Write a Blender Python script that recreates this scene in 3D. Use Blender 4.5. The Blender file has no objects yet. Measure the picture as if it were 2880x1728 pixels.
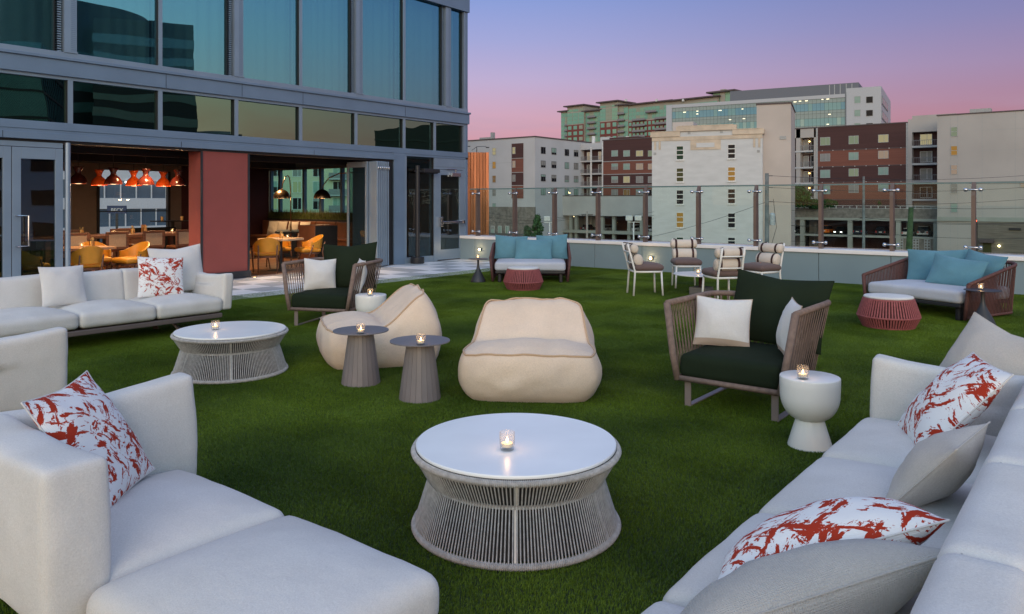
import bpy, bmesh, math, random
from mathutils import Vector, Matrix, noise
random.seed(7)
sc = bpy.context.scene
COL = sc.collection
PI = math.pi
def R(d): return math.radians(d)

# ---------------------------------------------------------------- camera
TH = R(38.2); FPX = 2150.0; EYE = 1.6
cam_d = bpy.data.cameras.new('camera'); cam = bpy.data.objects.new('camera', cam_d); COL.objects.link(cam)
cam.location = (0, 0, EYE); cam.rotation_euler = (R(90), 0, TH - R(90))
cam_d.sensor_width = 36; cam_d.lens = FPX / 2880 * 36; cam_d.shift_y = -(864 - 566) / 2880
cam_d.clip_start = 0.05; cam_d.clip_end = 5000
sc.camera = cam

# ---------------------------------------------------------------- sky (twilight: sunset glow behind the camera, belt of Venus ahead)
world = bpy.data.worlds.new('World'); sc.world = world; world.use_nodes = True
wt = world.node_tree; wn = wt.nodes; wl = wt.links
for n in list(wn): wn.remove(n)
def wnode(t, **k):
    n = wn.new(t)
    for a, b in k.items(): setattr(n, a, b)
    return n
def srgb(r, g, b):
    f = lambda c: c / 12.92 if c <= 0.04045 else ((c + 0.055) / 1.055) ** 2.4
    return (f(r / 255), f(g / 255), f(b / 255), 1)
def wramp(stops):
    n = wnode('ShaderNodeValToRGB'); cr = n.color_ramp
    while len(cr.elements) < len(stops): cr.elements.new(0.5)
    for e, (p, c) in zip(cr.elements, stops): e.position = p; e.color = c
    return n
SUN_AZ = 214.0                                # degrees, direction towards the set sun (behind the camera)
tc = wnode('ShaderNodeTexCoord'); sep = wnode('ShaderNodeSeparateXYZ'); wl.new(tc.outputs['Generated'], sep.inputs[0])
elev = wnode('ShaderNodeMath', operation='MULTIPLY'); elev.inputs[1].default_value = 1.0; wl.new(sep.outputs['Z'], elev.inputs[0])
# position on the ramps = sin(elevation)
def bright(c, k): return (c[0] * k, c[1] * k, c[2] * k, 1)
anti = wramp([(0.0, srgb(160, 112, 134)), (0.05, srgb(186, 126, 146)), (0.10, srgb(196, 148, 174)), (0.155, srgb(176, 158, 200)),
              (0.205, srgb(148, 152, 206)), (0.26, srgb(120, 142, 206)), (0.45, srgb(124, 148, 204)), (0.75, bright(srgb(138, 150, 186), 1.55)), (1.0, bright(srgb(148, 155, 176), 1.75))])
def bright(c, k): return (c[0] * k, c[1] * k, c[2] * k, 1)
glow = wramp([(0.0, bright(srgb(244, 170, 130), 2.2)), (0.06, bright(srgb(238, 186, 146), 2.3)), (0.12, bright(srgb(222, 204, 160), 2.3)), (0.2, bright(srgb(190, 210, 186), 2.2)),
              (0.32, bright(srgb(150, 192, 208), 2.1)), (0.5, bright(srgb(128, 164, 200), 1.9)), (0.75, bright(srgb(144, 157, 184), 1.85)), (1.0, bright(srgb(148, 155, 176), 1.75))])
wl.new(elev.outputs[0], anti.inputs[0]); wl.new(elev.outputs[0], glow.inputs[0])
dot = wnode('ShaderNodeVectorMath', operation='DOT_PRODUCT'); wl.new(tc.outputs['Generated'], dot.inputs[0])
dot.inputs[1].default_value = (math.cos(R(SUN_AZ)), math.sin(R(SUN_AZ)), 0)
fac = wnode('ShaderNodeMapRange'); fac.inputs['From Min'].default_value = -0.55; fac.inputs['From Max'].default_value = 0.35
fac.interpolation_type = 'SMOOTHSTEP'; wl.new(dot.outputs['Value'], fac.inputs[0])
# a touch darker and redder towards the south-east (right of the view)
mixa = wnode('ShaderNodeMixRGB'); wl.new(fac.outputs[0], mixa.inputs[0]); wl.new(anti.outputs[0], mixa.inputs[1]); wl.new(glow.outputs[0], mixa.inputs[2])
dot2 = wnode('ShaderNodeVectorMath', operation='DOT_PRODUCT'); wl.new(tc.outputs['Generated'], dot2.inputs[0])
dot2.inputs[1].default_value = (math.cos(R(-30)), math.sin(R(-30)), 0)
f2 = wnode('ShaderNodeMapRange'); f2.inputs['From Min'].default_value = 0.30; f2.inputs['From Max'].default_value = 0.92
f2.interpolation_type = 'SMOOTHSTEP'; wl.new(dot2.outputs['Value'], f2.inputs[0])
mixb = wnode('ShaderNodeMixRGB', blend_type='MULTIPLY'); wl.new(f2.outputs[0], mixb.inputs[0]); wl.new(mixa.outputs[0], mixb.inputs[1]); mixb.inputs[2].default_value = (0.62, 0.52, 0.62, 1)
# low clouds: thin streaks near the horizon, lit from below on the sunset side
mp = wnode('ShaderNodeMapping'); mp.inputs['Scale'].default_value = (5, 5, 26); wl.new(tc.outputs['Generated'], mp.inputs[0])
nz = wnode('ShaderNodeTexNoise'); nz.inputs['Scale'].default_value = 1.3; nz.inputs['Detail'].default_value = 6; wl.new(mp.outputs[0], nz.inputs[0])
cr = wramp([(0.47, (0, 0, 0, 1)), (0.64, (1, 1, 1, 1))]); wl.new(nz.outputs['Fac'], cr.inputs[0])
band = wramp([(0.0, (1, 1, 1, 1)), (0.055, (1, 1, 1, 1)), (0.125, (0, 0, 0, 1)), (1.0, (0, 0, 0, 1))]); wl.new(elev.outputs[0], band.inputs[0])
cm = wnode('ShaderNodeMath', operation='MULTIPLY'); wl.new(cr.outputs[0], cm.inputs[0]); wl.new(band.outputs[0], cm.inputs[1])
cm2 = wnode('ShaderNodeMath', operation='MULTIPLY'); wl.new(cm.outputs[0], cm2.inputs[0]); cm2.inputs[1].default_value = 0.8
ccol = wnode('ShaderNodeMixRGB'); wl.new(fac.outputs[0], ccol.inputs[0]); ccol.inputs[1].default_value = srgb(158, 140, 176); ccol.inputs[2].default_value = srgb(255, 150, 105)
mixc = wnode('ShaderNodeMixRGB'); wl.new(cm2.outputs[0], mixc.inputs[0]); wl.new(mixb.outputs[0], mixc.inputs[1]); wl.new(ccol.outputs[0], mixc.inputs[2])
bg1 = wnode('ShaderNodeBackground'); bg1.inputs[1].default_value = 1.0; wl.new(mixc.outputs[0], bg1.inputs[0])
sky = wnode('ShaderNodeTexSky'); sky.sky_type = 'NISHITA'; sky.sun_disc = False; sky.sun_elevation = R(1.0); sky.sun_rotation = R(90 - SUN_AZ)
bg2 = wnode('ShaderNodeBackground'); bg2.inputs[1].default_value = 0.05; wl.new(sky.outputs[0], bg2.inputs[0])
addw = wnode('ShaderNodeAddShader'); wl.new(bg1.outputs[0], addw.inputs[0]); wl.new(bg2.outputs[0], addw.inputs[1])
wo = wnode('ShaderNodeOutputWorld'); wl.new(addw.outputs[0], wo.inputs[0])

# last warm light of the sunset, very soft
sl = bpy.data.lights.new('sun', 'SUN'); sl.energy = 1.35; sl.angle = R(40); sl.color = (1.0, 0.80, 0.62)
so = bpy.data.objects.new('sun', sl); COL.objects.link(so)
_d = Vector((math.cos(R(SUN_AZ)), math.sin(R(SUN_AZ)), math.tan(R(16))))
so.rotation_euler = (-_d).to_track_quat('-Z', 'Y').to_euler()

sc.view_settings.view_transform = 'Standard'; sc.view_settings.look = 'None'
sc.view_settings.exposure = 0.05; sc.view_settings.gamma = 1.0; sc.view_settings.use_curve_mapping = False
sc.cycles.use_denoising = True
try: sc.cycles.denoiser = 'OPENIMAGEDENOISE'
except Exception: pass
sc.cycles.max_bounces = 10; sc.cycles.transparent_max_bounces = 24; sc.cycles.glossy_bounces = 5
sc.cycles.sample_clamp_indirect = 4.0; sc.cycles.caustics_reflective = False; sc.cycles.caustics_refractive = False

# ---------------------------------------------------------------- measuring: a picture point on a known plane -> its world coordinate
_F = Vector((math.cos(TH), math.sin(TH), 0)); _R = Vector((math.sin(TH), -math.cos(TH), 0)); _C = Vector((0, 0, EYE))
def ray(px, py): return _F + _R * ((px - 1440) / FPX) + Vector((0, 0, 1)) * ((566 - py) / FPX)
def on_x(px, py, x): d = ray(px, py); return _C + d * (x / d.x)
def on_y(px, py, y): d = ray(px, py); return _C + d * (y / d.y)
def at_t(px, py, t): return _C + ray(px, py) * t

# ---------------------------------------------------------------- materials
MATS = {}
def new_mat(name):
    m = bpy.data.materials.new(name); m.use_nodes = True
    for n in list(m.node_tree.nodes): m.node_tree.nodes.remove(n)
    MATS[name] = m
    return m, m.node_tree.nodes, m.node_tree.links
def N(ns, t, **k):
    n = ns.new(t)
    for a, b in k.items(): setattr(n, a, b)
    return n
def rgba(c): return (c[0], c[1], c[2], 1)
def M(name, col, rough=0.6, metal=0.0, var=0.12, scale=6.0, bump=0.0, bscale=120.0, spec=0.4, coord='Object', stretch=(1, 1, 1), col2=None, sheen=0.0, randv=0.0):
    m, ns, L = new_mat(name)
    out = N(ns, 'ShaderNodeOutputMaterial'); b = N(ns, 'ShaderNodeBsdfPrincipled'); L.new(b.outputs[0], out.inputs[0])
    b.inputs['Roughness'].default_value = rough; b.inputs['Metallic'].default_value = metal
    b.inputs['Specular IOR Level'].default_value = spec
    if sheen: b.inputs['Sheen Weight'].default_value = sheen
    t = N(ns, 'ShaderNodeTexCoord'); mp = N(ns, 'ShaderNodeMapping'); mp.inputs['Scale'].default_value = stretch; L.new(t.outputs[coord], mp.inputs[0])
    nz = N(ns, 'ShaderNodeTexNoise'); nz.inputs['Scale'].default_value = scale; nz.inputs['Detail'].default_value = 5; L.new(mp.outputs[0], nz.inputs[0])
    mx = N(ns, 'ShaderNodeMixRGB'); c2 = col2 or tuple(c * (1 - 2 * var) for c in col)
    c1 = col if col2 else tuple(min(1, c * (1 + var)) for c in col)
    mr = N(ns, 'ShaderNodeMapRange'); mr.inputs['From Min'].default_value = 0.3; mr.inputs['From Max'].default_value = 0.7; L.new(nz.outputs['Fac'], mr.inputs[0])
    L.new(mr.outputs[0], mx.inputs[0]); mx.inputs[1].default_value = rgba(c1); mx.inputs[2].default_value = rgba(c2)
    last = mx.outputs[0]
    if randv:
        oi = N(ns, 'ShaderNodeObjectInfo'); h = N(ns, 'ShaderNodeMapRange'); h.inputs['To Min'].default_value = 1 - randv; h.inputs['To Max'].default_value = 1 + randv
        L.new(oi.outputs['Random'], h.inputs[0]); mm = N(ns, 'ShaderNodeVectorMath', operation='SCALE'); L.new(last, mm.inputs[0]); L.new(h.outputs[0], mm.inputs['Scale']); last = mm.outputs[0]
    L.new(last, b.inputs['Base Color'])
    if bump:
        n2 = N(ns, 'ShaderNodeTexNoise'); n2.inputs['Scale'].default_value = bscale; n2.inputs['Detail'].default_value = 4; L.new(mp.outputs[0], n2.inputs[0])
        bp = N(ns, 'ShaderNodeBump'); bp.inputs['Strength'].default_value = bump; bp.inputs['Distance'].default_value = 0.02; L.new(n2.outputs['Fac'], bp.inputs['Height']); L.new(bp.outputs[0], b.inputs['Normal'])
    return m
def fabric(name, col, thread=420.0, bump=0.25, var=0.06, soil=0.0, soilcol=(0.3, 0.26, 0.2), weave=0.0, sheen=0.10, hem=0.0, hemcol=(0.42, 0.34, 0.28)):
    """woven cloth: crossing threads as fine relief, faint mottling and a little soiling"""
    m, ns, L = new_mat(name)
    out = N(ns, 'ShaderNodeOutputMaterial'); b = N(ns, 'ShaderNodeBsdfPrincipled'); L.new(b.outputs[0], out.inputs[0])
    b.inputs['Roughness'].default_value = 0.9; b.inputs['Specular IOR Level'].default_value = 0.15; b.inputs['Sheen Weight'].default_value = sheen
    t = N(ns, 'ShaderNodeTexCoord')
    nz = N(ns, 'ShaderNodeTexNoise'); nz.inputs['Scale'].default_value = 3.0; nz.inputs['Detail'].default_value = 6; L.new(t.outputs['Object'], nz.inputs[0])
    mr = N(ns, 'ShaderNodeMapRange'); mr.inputs['From Min'].default_value = 0.3; mr.inputs['From Max'].default_value = 0.7; L.new(nz.outputs['Fac'], mr.inputs[0])
    mx = N(ns, 'ShaderNodeMixRGB'); L.new(mr.outputs[0], mx.inputs[0]); mx.inputs[1].default_value = rgba(col); mx.inputs[2].default_value = rgba([c * (1 - 2 * var) for c in col])
    last = mx.outputs[0]
    if soil:
        ns2 = N(ns, 'ShaderNodeTexNoise'); ns2.inputs['Scale'].default_value = 1.7; ns2.inputs['Detail'].default_value = 8; L.new(t.outputs['Object'], ns2.inputs[0])
        m2 = N(ns, 'ShaderNodeMapRange'); m2.inputs['From Min'].default_value = 0.52; m2.inputs['From Max'].default_value = 0.72; m2.inputs['To Max'].default_value = soil; L.new(ns2.outputs['Fac'], m2.inputs[0])
        mz = N(ns, 'ShaderNodeMixRGB'); L.new(m2.outputs[0], mz.inputs[0]); L.new(last, mz.inputs[1]); mz.inputs[2].default_value = rgba(soilcol); last = mz.outputs[0]
    hs = []
    for q in ((thread * 2.2, thread * 0.35, thread * 0.35), (thread * 0.35, thread * 2.2, thread * 0.35), (thread * 0.35, thread * 0.35, thread * 2.2)):
        mp = N(ns, 'ShaderNodeMapping'); mp.inputs['Scale'].default_value = q; L.new(t.outputs['Object'], mp.inputs[0])
        tn = N(ns, 'ShaderNodeTexNoise'); tn.inputs['Scale'].default_value = 1.0; tn.inputs['Detail'].default_value = 1; L.new(mp.outputs[0], tn.inputs[0]); hs.append(tn)
    a = N(ns, 'ShaderNodeMath', operation='ADD'); L.new(hs[0].outputs['Fac'], a.inputs[0]); L.new(hs[1].outputs['Fac'], a.inputs[1])
    a2 = N(ns, 'ShaderNodeMath', operation='ADD'); L.new(a.outputs[0], a2.inputs[0]); L.new(hs[2].outputs['Fac'], a2.inputs[1])
    hm = N(ns, 'ShaderNodeMapRange'); hm.inputs['From Min'].default_value = 0.9; hm.inputs['From Max'].default_value = 2.1; hm.inputs['To Min'].default_value = 0.84; hm.inputs['To Max'].default_value = 1.12; L.new(a2.outputs[0], hm.inputs[0])
    sc_ = N(ns, 'ShaderNodeVectorMath', operation='SCALE'); L.new(last, sc_.inputs[0]); L.new(hm.outputs[0], sc_.inputs['Scale']); last = sc_.outputs[0]
    if hem:
        sx = N(ns, 'ShaderNodeSeparateXYZ'); L.new(t.outputs['UV'], sx.inputs[0]); lt = N(ns, 'ShaderNodeMath', operation='LESS_THAN'); lt.inputs[1].default_value = hem; L.new(sx.outputs['Y'], lt.inputs[0])
        mh = N(ns, 'ShaderNodeMixRGB'); L.new(lt.outputs[0], mh.inputs[0]); L.new(last, mh.inputs[1]); mh.inputs[2].default_value = rgba(hemcol); last = mh.outputs[0]
    L.new(last, b.inputs['Base Color'])
    hgt = a2.outputs[0]
    if weave:                                   # coarse basket weave that can be seen thread by thread
        ws = []
        for d in ('X', 'Y'):
            wv = N(ns, 'ShaderNodeTexWave'); wv.bands_direction = d; wv.inputs['Scale'].default_value = weave; wv.inputs['Distortion'].default_value = 0.8; L.new(t.outputs['UV'], wv.inputs[0]); ws.append(wv)
        wm = N(ns, 'ShaderNodeMath', operation='MULTIPLY'); L.new(ws[0].outputs['Fac'], wm.inputs[0]); L.new(ws[1].outputs['Fac'], wm.inputs[1])
        wa = N(ns, 'ShaderNodeMath', operation='ADD'); L.new(wm.outputs[0], wa.inputs[0]); L.new(hgt, wa.inputs[1]); hgt = wa.outputs[0]
    bp = N(ns, 'ShaderNodeBump'); bp.inputs['Strength'].default_value = bump; bp.inputs['Distance'].default_value = 0.004; L.new(hgt, bp.inputs['Height'])
    n3 = N(ns, 'ShaderNodeTexNoise'); n3.inputs['Scale'].default_value = 9; n3.inputs['Detail'].default_value = 3; L.new(t.outputs['Object'], n3.inputs[0])
    bp2 = N(ns, 'ShaderNodeBump'); bp2.inputs['Strength'].default_value = 0.18; bp2.inputs['Distance'].default_value = 0.03; L.new(n3.outputs['Fac'], bp2.inputs['Height']); L.new(bp.outputs[0], bp2.inputs['Normal'])
    L.new(bp2.outputs[0], b.inputs['Normal'])
    return m
def glass(name, trans=(0.9, 0.95, 0.93), refl=(1, 1, 1), base=0.06, ior=1.5, rough=0.0, wobble=0.0, wscale=0.6, frost=0.0):
    """thin pane: light passes straight, Fresnel reflection on top; wobble = the slight waviness of big panes"""
    m, ns, L = new_mat(name)
    out = N(ns, 'ShaderNodeOutputMaterial'); tr = N(ns, 'ShaderNodeBsdfTransparent'); tr.inputs[0].default_value = rgba(trans)
    gl = N(ns, 'ShaderNodeBsdfGlossy'); gl.inputs['Color'].default_value = rgba(refl); gl.inputs['Roughness'].default_value = rough
    fr = N(ns, 'ShaderNodeFresnel'); fr.inputs['IOR'].default_value = ior
    ad = N(ns, 'ShaderNodeMapRange'); ad.inputs['To Min'].default_value = base; ad.inputs['To Max'].default_value = 1.0; L.new(fr.outputs[0], ad.inputs[0])
    gm_ = N(ns, 'ShaderNodeNewGeometry'); inv = N(ns, 'ShaderNodeMath', operation='SUBTRACT'); inv.inputs[0].default_value = 1.0; L.new(gm_.outputs['Backfacing'], inv.inputs[1])
    fk = N(ns, 'ShaderNodeMath', operation='MULTIPLY'); L.new(ad.outputs[0], fk.inputs[0]); L.new(inv.outputs[0], fk.inputs[1])
    mx = N(ns, 'ShaderNodeMixShader'); L.new(fk.outputs[0], mx.inputs[0]); L.new(tr.outputs[0], mx.inputs[1]); L.new(gl.outputs[0], mx.inputs[2])
    if wobble:
        t = N(ns, 'ShaderNodeTexCoord'); nz = N(ns, 'ShaderNodeTexNoise'); nz.inputs['Scale'].default_value = wscale; nz.inputs['Detail'].default_value = 1; nz.noise_dimensions = '4D'
        oi = N(ns, 'ShaderNodeObjectInfo'); k = N(ns, 'ShaderNodeMath', operation='MULTIPLY'); k.inputs[1].default_value = 37; L.new(oi.outputs['Random'], k.inputs[0]); L.new(k.outputs[0], nz.inputs['W'])
        L.new(t.outputs['Object'], nz.inputs['Vector'])
        bp = N(ns, 'ShaderNodeBump'); bp.inputs['Strength'].default_value = 1.0; bp.inputs['Distance'].default_value = wobble; L.new(nz.outputs['Fac'], bp.inputs['Height']); L.new(bp.outputs[0], gl.inputs['Normal'])
    last = mx.outputs[0]
    if frost:
        df = N(ns, 'ShaderNodeBsdfTranslucent'); df.inputs[0].default_value = (0.9, 0.9, 0.9, 1); d2 = N(ns, 'ShaderNodeBsdfDiffuse'); d2.inputs[0].default_value = (0.85, 0.85, 0.85, 1); ma = N(ns, 'ShaderNodeMixShader'); L.new(df.outputs[0], ma.inputs[1]); L.new(d2.outputs[0], ma.inputs[2])
        mf = N(ns, 'ShaderNodeMixShader'); mf.inputs[0].default_value = frost; L.new(last, mf.inputs[1]); L.new(ma.outputs[0], mf.inputs[2]); last = mf.outputs[0]
    L.new(last, out.inputs[0])
    return m
def emit(name, col, strength):
    m, ns, L = new_mat(name)
    out = N(ns, 'ShaderNodeOutputMaterial'); e = N(ns, 'ShaderNodeEmission'); e.inputs[0].default_value = rgba(col); e.inputs[1].default_value = strength; L.new(e.outputs[0], out.inputs[0])
    return m

# ---------------------------------------------------------------- mesh helpers
class MB:
    """collects simple shapes and links them as ONE mesh object"""
    def __init__(s): s.v = []; s.f = []; s.uv = None
    def add(s, vs, fs, T=None):
        o = len(s.v)
        s.v += [(T @ Vector(p))[:] for p in vs] if T else [tuple(p) for p in vs]
        s.f += [tuple(i + o for i in f) for f in fs]; return s
    def box(s, x0, x1, y0, y1, z0, z1, T=None):
        return s.add([(x0, y0, z0), (x1, y0, z0), (x1, y1, z0), (x0, y1, z0), (x0, y0, z1), (x1, y0, z1), (x1, y1, z1), (x0, y1, z1)],
                     [(0, 3, 2, 1), (4, 5, 6, 7), (0, 1, 5, 4), (1, 2, 6, 5), (2, 3, 7, 6), (3, 0, 4, 7)], T)
    def bar(s, a, b, w, h=None, up=(0, 0, 1)):
        """rectangular bar from a to b, w across, h along up"""
        a, b = Vector(a), Vector(b); d = (b - a); l = d.length; d.normalize(); u = Vector(up)
        if abs(d.dot(u)) > 0.99: u = Vector((1, 0, 0))
        x = d.cross(u).normalized(); y = x.cross(d); h = h or w
        T = Matrix((x, y, d)).transposed().to_4x4(); T.translation = a
        return s.box(-w / 2, w / 2, -h / 2, h / 2, 0, l, T)
    def tube(s, pts, r, n=8, closed=False, cap=True, T=None):
        pts = [Vector(p) for p in pts]; m = len(pts); rs = r if isinstance(r, (list, tuple)) else [r] * m
        vs = []; prev = None
        for i, p in enumerate(pts):
            if closed: d = pts[(i + 1) % m] - pts[i - 1]
            else: d = pts[min(i + 1, m - 1)] - pts[max(i - 1, 0)]
            d.normalize()
            if prev is None:
                u = Vector((0, 0, 1)) if abs(d.z) < 0.9 else Vector((1, 0, 0)); x = d.cross(u).normalized()
            else: x = (prev - d * prev.dot(d)).normalized()
            prev = x; y = d.cross(x)
            for k in range(n):
                a = 2 * PI * k / n; vs.append(p + (x * math.cos(a) + y * math.sin(a)) * rs[i])
        fs = []
        for i in range(m if closed else m - 1):
            j = (i + 1) % m
            for k in range(n): fs.append((i * n + k, i * n + (k + 1) % n, j * n + (k + 1) % n, j * n + k))
        if cap and not closed: fs.append(tuple(range(n))[::-1]); fs.append(tuple((m - 1) * n + k for k in range(n)))
        return s.add(vs, fs, T)
    def lathe(s, prof, n=32, T=None, cap0=True, cap1=True):
        vs = []; fs = []
        for r, z in prof:
            for k in range(n): a = 2 * PI * k / n; vs.append((r * math.cos(a), r * math.sin(a), z))
        for i in range(len(prof) - 1):
            for k in range(n): fs.append((i * n + k, i * n + (k + 1) % n, (i + 1) * n + (k + 1) % n, (i + 1) * n + k))
        if cap0: fs.append(tuple(range(n))[::-1])
        if cap1: fs.append(tuple((len(prof) - 1) * n + k for k in range(n)))
        return s.add(vs, fs, T)
    def prism(s, poly, z0, z1, T=None):
        n = len(poly); vs = [(x, y, z0) for x, y in poly] + [(x, y, z1) for x, y in poly]
        return s.add(vs, [tuple(range(n))[::-1], tuple(range(n, 2 * n))] + [(i, (i + 1) % n, n + (i + 1) % n, n + i) for i in range(n)], T)
    def grid(s, fn, nu, nv, T=None):
        vs = [fn(i / nu, j / nv) for j in range(nv + 1) for i in range(nu + 1)]
        return s.add(vs, [(j * (nu + 1) + i, j * (nu + 1) + i + 1, (j + 1) * (nu + 1) + i + 1, (j + 1) * (nu + 1) + i) for j in range(nv) for i in range(nu)], T)
    def mesh(s, name, mat, smooth=False):
        me = bpy.data.meshes.new(name); me.from_pydata(s.v, [], s.f); me.materials.append(mat)
        if smooth: me.polygons.foreach_set('use_smooth', [True] * len(me.polygons))
        if s.uv:
            l = me.uv_layers.new(name='UVMap')
            for lp in me.loops: l.data[lp.index].uv = s.uv[lp.vertex_index]
        me.update(); return me
    def build(s, name, mat, parent=None, smooth=False, sharp=None, bevel=0.0, loc=None):
        me = s.mesh(name, mat, smooth)
        if smooth and sharp:
            try: me.set_sharp_from_angle(angle=R(sharp))
            except Exception: pass
        o = bpy.data.objects.new(name, me); COL.objects.link(o)
        if parent: o.parent = parent
        if loc: o.location = loc
        if bevel:
            b = o.modifiers.new('bevel', 'BEVEL'); b.width = bevel; b.segments = 2; b.limit_method = 'ANGLE'; b.angle_limit = R(40)
        return o
def inst(name, me, parent, loc=(0, 0, 0), rot=(0, 0, 0), scale=None):
    o = bpy.data.objects.new(name, me); COL.objects.link(o); o.parent = parent; o.location = loc; o.rotation_euler = rot
    if scale: o.scale = scale
    return o
def tag(o, label, cat, group=None):
    o['label'] = label; o['category'] = cat
    if group: o['group'] = group
    return o
def thing(name, label, cat, loc=(0, 0, 0), rz=0.0, group=None):
    o = bpy.data.objects.new(name, None); COL.objects.link(o); o.location = loc; o.rotation_euler = (0, 0, rz); o.empty_display_size = 0.2
    return tag(o, label, cat, group)
def struct(o): o['kind'] = 'structure'; return o
def stuff(o): o['kind'] = 'stuff'; return o
def copy_tree(o, parent=None):
    c = o.copy(); COL.objects.link(c)
    if parent: c.parent = parent
    for ch in o.children: copy_tree(ch, c)
    return c
def dup(root, loc, rz, label, group=None):
    c = copy_tree(root); c.location = loc; c.rotation_euler = (0, 0, rz); c['label'] = label
    if group: c['group'] = group
    return c
def face(deg): return R(deg + 90)              # local -Y looks towards this compass direction
# ---------------------------------------------------------------- material set
alu = M('aluminium_panel', (0.175, 0.25, 0.355), rough=0.42, metal=0.35, var=0.05, scale=1.5, spec=0.5)
alu_l = M('aluminium_frame', (0.24, 0.315, 0.41), rough=0.38, metal=0.4, var=0.04, scale=2)
dark = M('black_metal', (0.022, 0.022, 0.026), rough=0.45, var=0.1)
gasket = M('black_gasket', (0.012, 0.012, 0.014), rough=0.6)
steel = M('brushed_steel', (0.62, 0.62, 0.64), rough=0.22, metal=1.0, var=0.05, scale=30)
fac_glass = glass('facade_glass', trans=(0.50, 0.66, 0.68), refl=(0.25, 0.62, 0.83), base=0.48, ior=1.5, wobble=0.0025, wscale=0.9)
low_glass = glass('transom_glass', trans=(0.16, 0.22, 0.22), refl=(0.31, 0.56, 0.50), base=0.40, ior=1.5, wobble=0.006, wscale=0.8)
door_glass = glass('door_glass', trans=(0.55, 0.62, 0.64), refl=(0.5, 0.68, 0.85), base=0.16, wobble=0.004, wscale=0.7)
clear = glass('clear_glass', trans=(0.93, 0.97, 0.96), refl=(1, 1, 1), base=0.02)
rail_glass = glass('railing_glass', trans=(0.89, 0.955, 0.935), refl=(0.35, 0.45, 0.42), base=0.0)
curtain_m = M('sheer_curtain', (0.80, 0.80, 0.78), rough=0.9, var=0.03)
redwall = M('red_wall', (0.25, 0.062, 0.055), rough=0.75, var=0.04, scale=2)
darkred = M('dark_red_wall', (0.075, 0.020, 0.022), rough=0.7, var=0.06, scale=2)
black_trim = M('black_trim', (0.025, 0.027, 0.035), rough=0.55)
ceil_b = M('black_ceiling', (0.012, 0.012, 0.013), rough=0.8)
wood_ceil = M('wood_ceiling', (0.20, 0.065, 0.030), rough=0.5, var=0.2, scale=3, stretch=(0.6, 12, 1))
walnut = M('walnut_wood', (0.14, 0.065, 0.042), rough=0.42, var=0.2, scale=2.5, stretch=(1, 14, 14))
oak = M('oak_wood', (0.42, 0.22, 0.11), rough=0.45, var=0.15, scale=2.5, stretch=(1, 12, 12))
floorwood = M('floor_board_wood', (0.24, 0.10, 0.045), rough=0.4, var=0.22, scale=2.0, stretch=(1, 10, 1), randv=0.25)
taupe_wall = M('taupe_wall', (0.24, 0.19, 0.17), rough=0.8, var=0.04)
leather = M('mustard_leather', (0.56, 0.245, 0.025), rough=0.38, var=0.06, scale=8, bump=0.08, bscale=90)
brownleather = M('brown_leather', (0.17, 0.065, 0.032), rough=0.45, var=0.08, scale=6)
blackfab = M('black_fabric', (0.012, 0.013, 0.016), rough=0.8)
brass = M('brass', (0.80, 0.52, 0.22), rough=0.28, metal=1.0, var=0.06)
orange_lac = M('orange_lacquer', (0.62, 0.085, 0.012), rough=0.18, var=0.03, spec=0.6)
maroon_lac = M('maroon_lacquer', (0.085, 0.016, 0.012), rough=0.2, var=0.03, spec=0.6)
bronze = M('bronze', (0.36, 0.25, 0.17), rough=0.30, metal=1.0, var=0.05)
stucco = M('grey_stucco', (0.20, 0.27, 0.305), rough=0.85, var=0.03, scale=1.2)
coping_m = M('white_coping', (0.78, 0.76, 0.77), rough=0.6, var=0.02)
tile_w = M('white_tile', (0.76, 0.79, 0.82), rough=0.6, var=0.05, scale=4, randv=0.06, bump=0.1, bscale=150)
tile_g = M('grey_tile', (0.40, 0.44, 0.47), rough=0.6, var=0.06, scale=4, randv=0.08, bump=0.1, bscale=150)
grout = M('grey_grout', (0.25, 0.26, 0.27), rough=0.9)
post_m = M('brown_post_metal', (0.155, 0.112, 0.098), rough=0.40, metal=0.3, var=0.05)
edge_glass = M('green_glass_edge', (0.12, 0.20, 0.21), rough=0.2, var=0.05)
lampglow = emit('lamp_glow', (1.0, 0.62, 0.26), 14)
wallglow = emit('wall_lamp_glow', (1.0, 0.66, 0.28), 30)
flame_m = emit('candle_flame', (1.0, 0.56, 0.20), 15)
wax = M('candle_wax', (0.80, 0.66, 0.48), rough=0.6, var=0.02)

# ---------------------------------------------------------------- ground, road level and roof terrace
asphalt = M('asphalt', (0.052, 0.053, 0.056), rough=0.9, var=0.2, scale=0.4, bump=0.2, bscale=8)
struct(MB().box(-2500, 2500, -2500, 2500, -12.2, -12).build('ground', asphalt))
concrete = M('concrete', (0.30, 0.31, 0.31), rough=0.85, var=0.10, scale=1.0, bump=0.1, bscale=25)
YF, XP, YT = 14.15, 15.65, 11.17              # facade plane, parapet plane, turf edge
struct(MB().box(-8, XP + 0.5, -9, YF + 0.1, -12, -0.03).build('terrace', concrete))
# pavement of square tiles between the turf and the facade
pav = struct(MB().box(-3, XP, YT, YF + 0.06, -0.03, -0.006).build('pavement', grout))
tw = MB().box(-0.297, 0.297, -0.297, 0.297, -0.006, 0.006).mesh('tile', tile_w); tg = MB().box(-0.297, 0.297, -0.297, 0.297, -0.006, 0.006).mesh('tile', tile_g)
rt = random.Random(3)
for i in range(30):
    for j in range(5):
        x = XP - 0.3 - 0.6 * i; y = YT + 0.3 + 0.6 * j
        if x < -2: continue
        g = (i + j) % 2 == 1 and rt.random() < 0.86 and j != 0 or ((i * 7 + j * 3) % 11 == 0 and j != 0)
        if j == 0: g = (i % 4) in (1, 2) and rt.random() < 0.7
        inst('tile', tg if g else tw, pav, (x, y, rt.uniform(-0.001, 0.001)))

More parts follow.
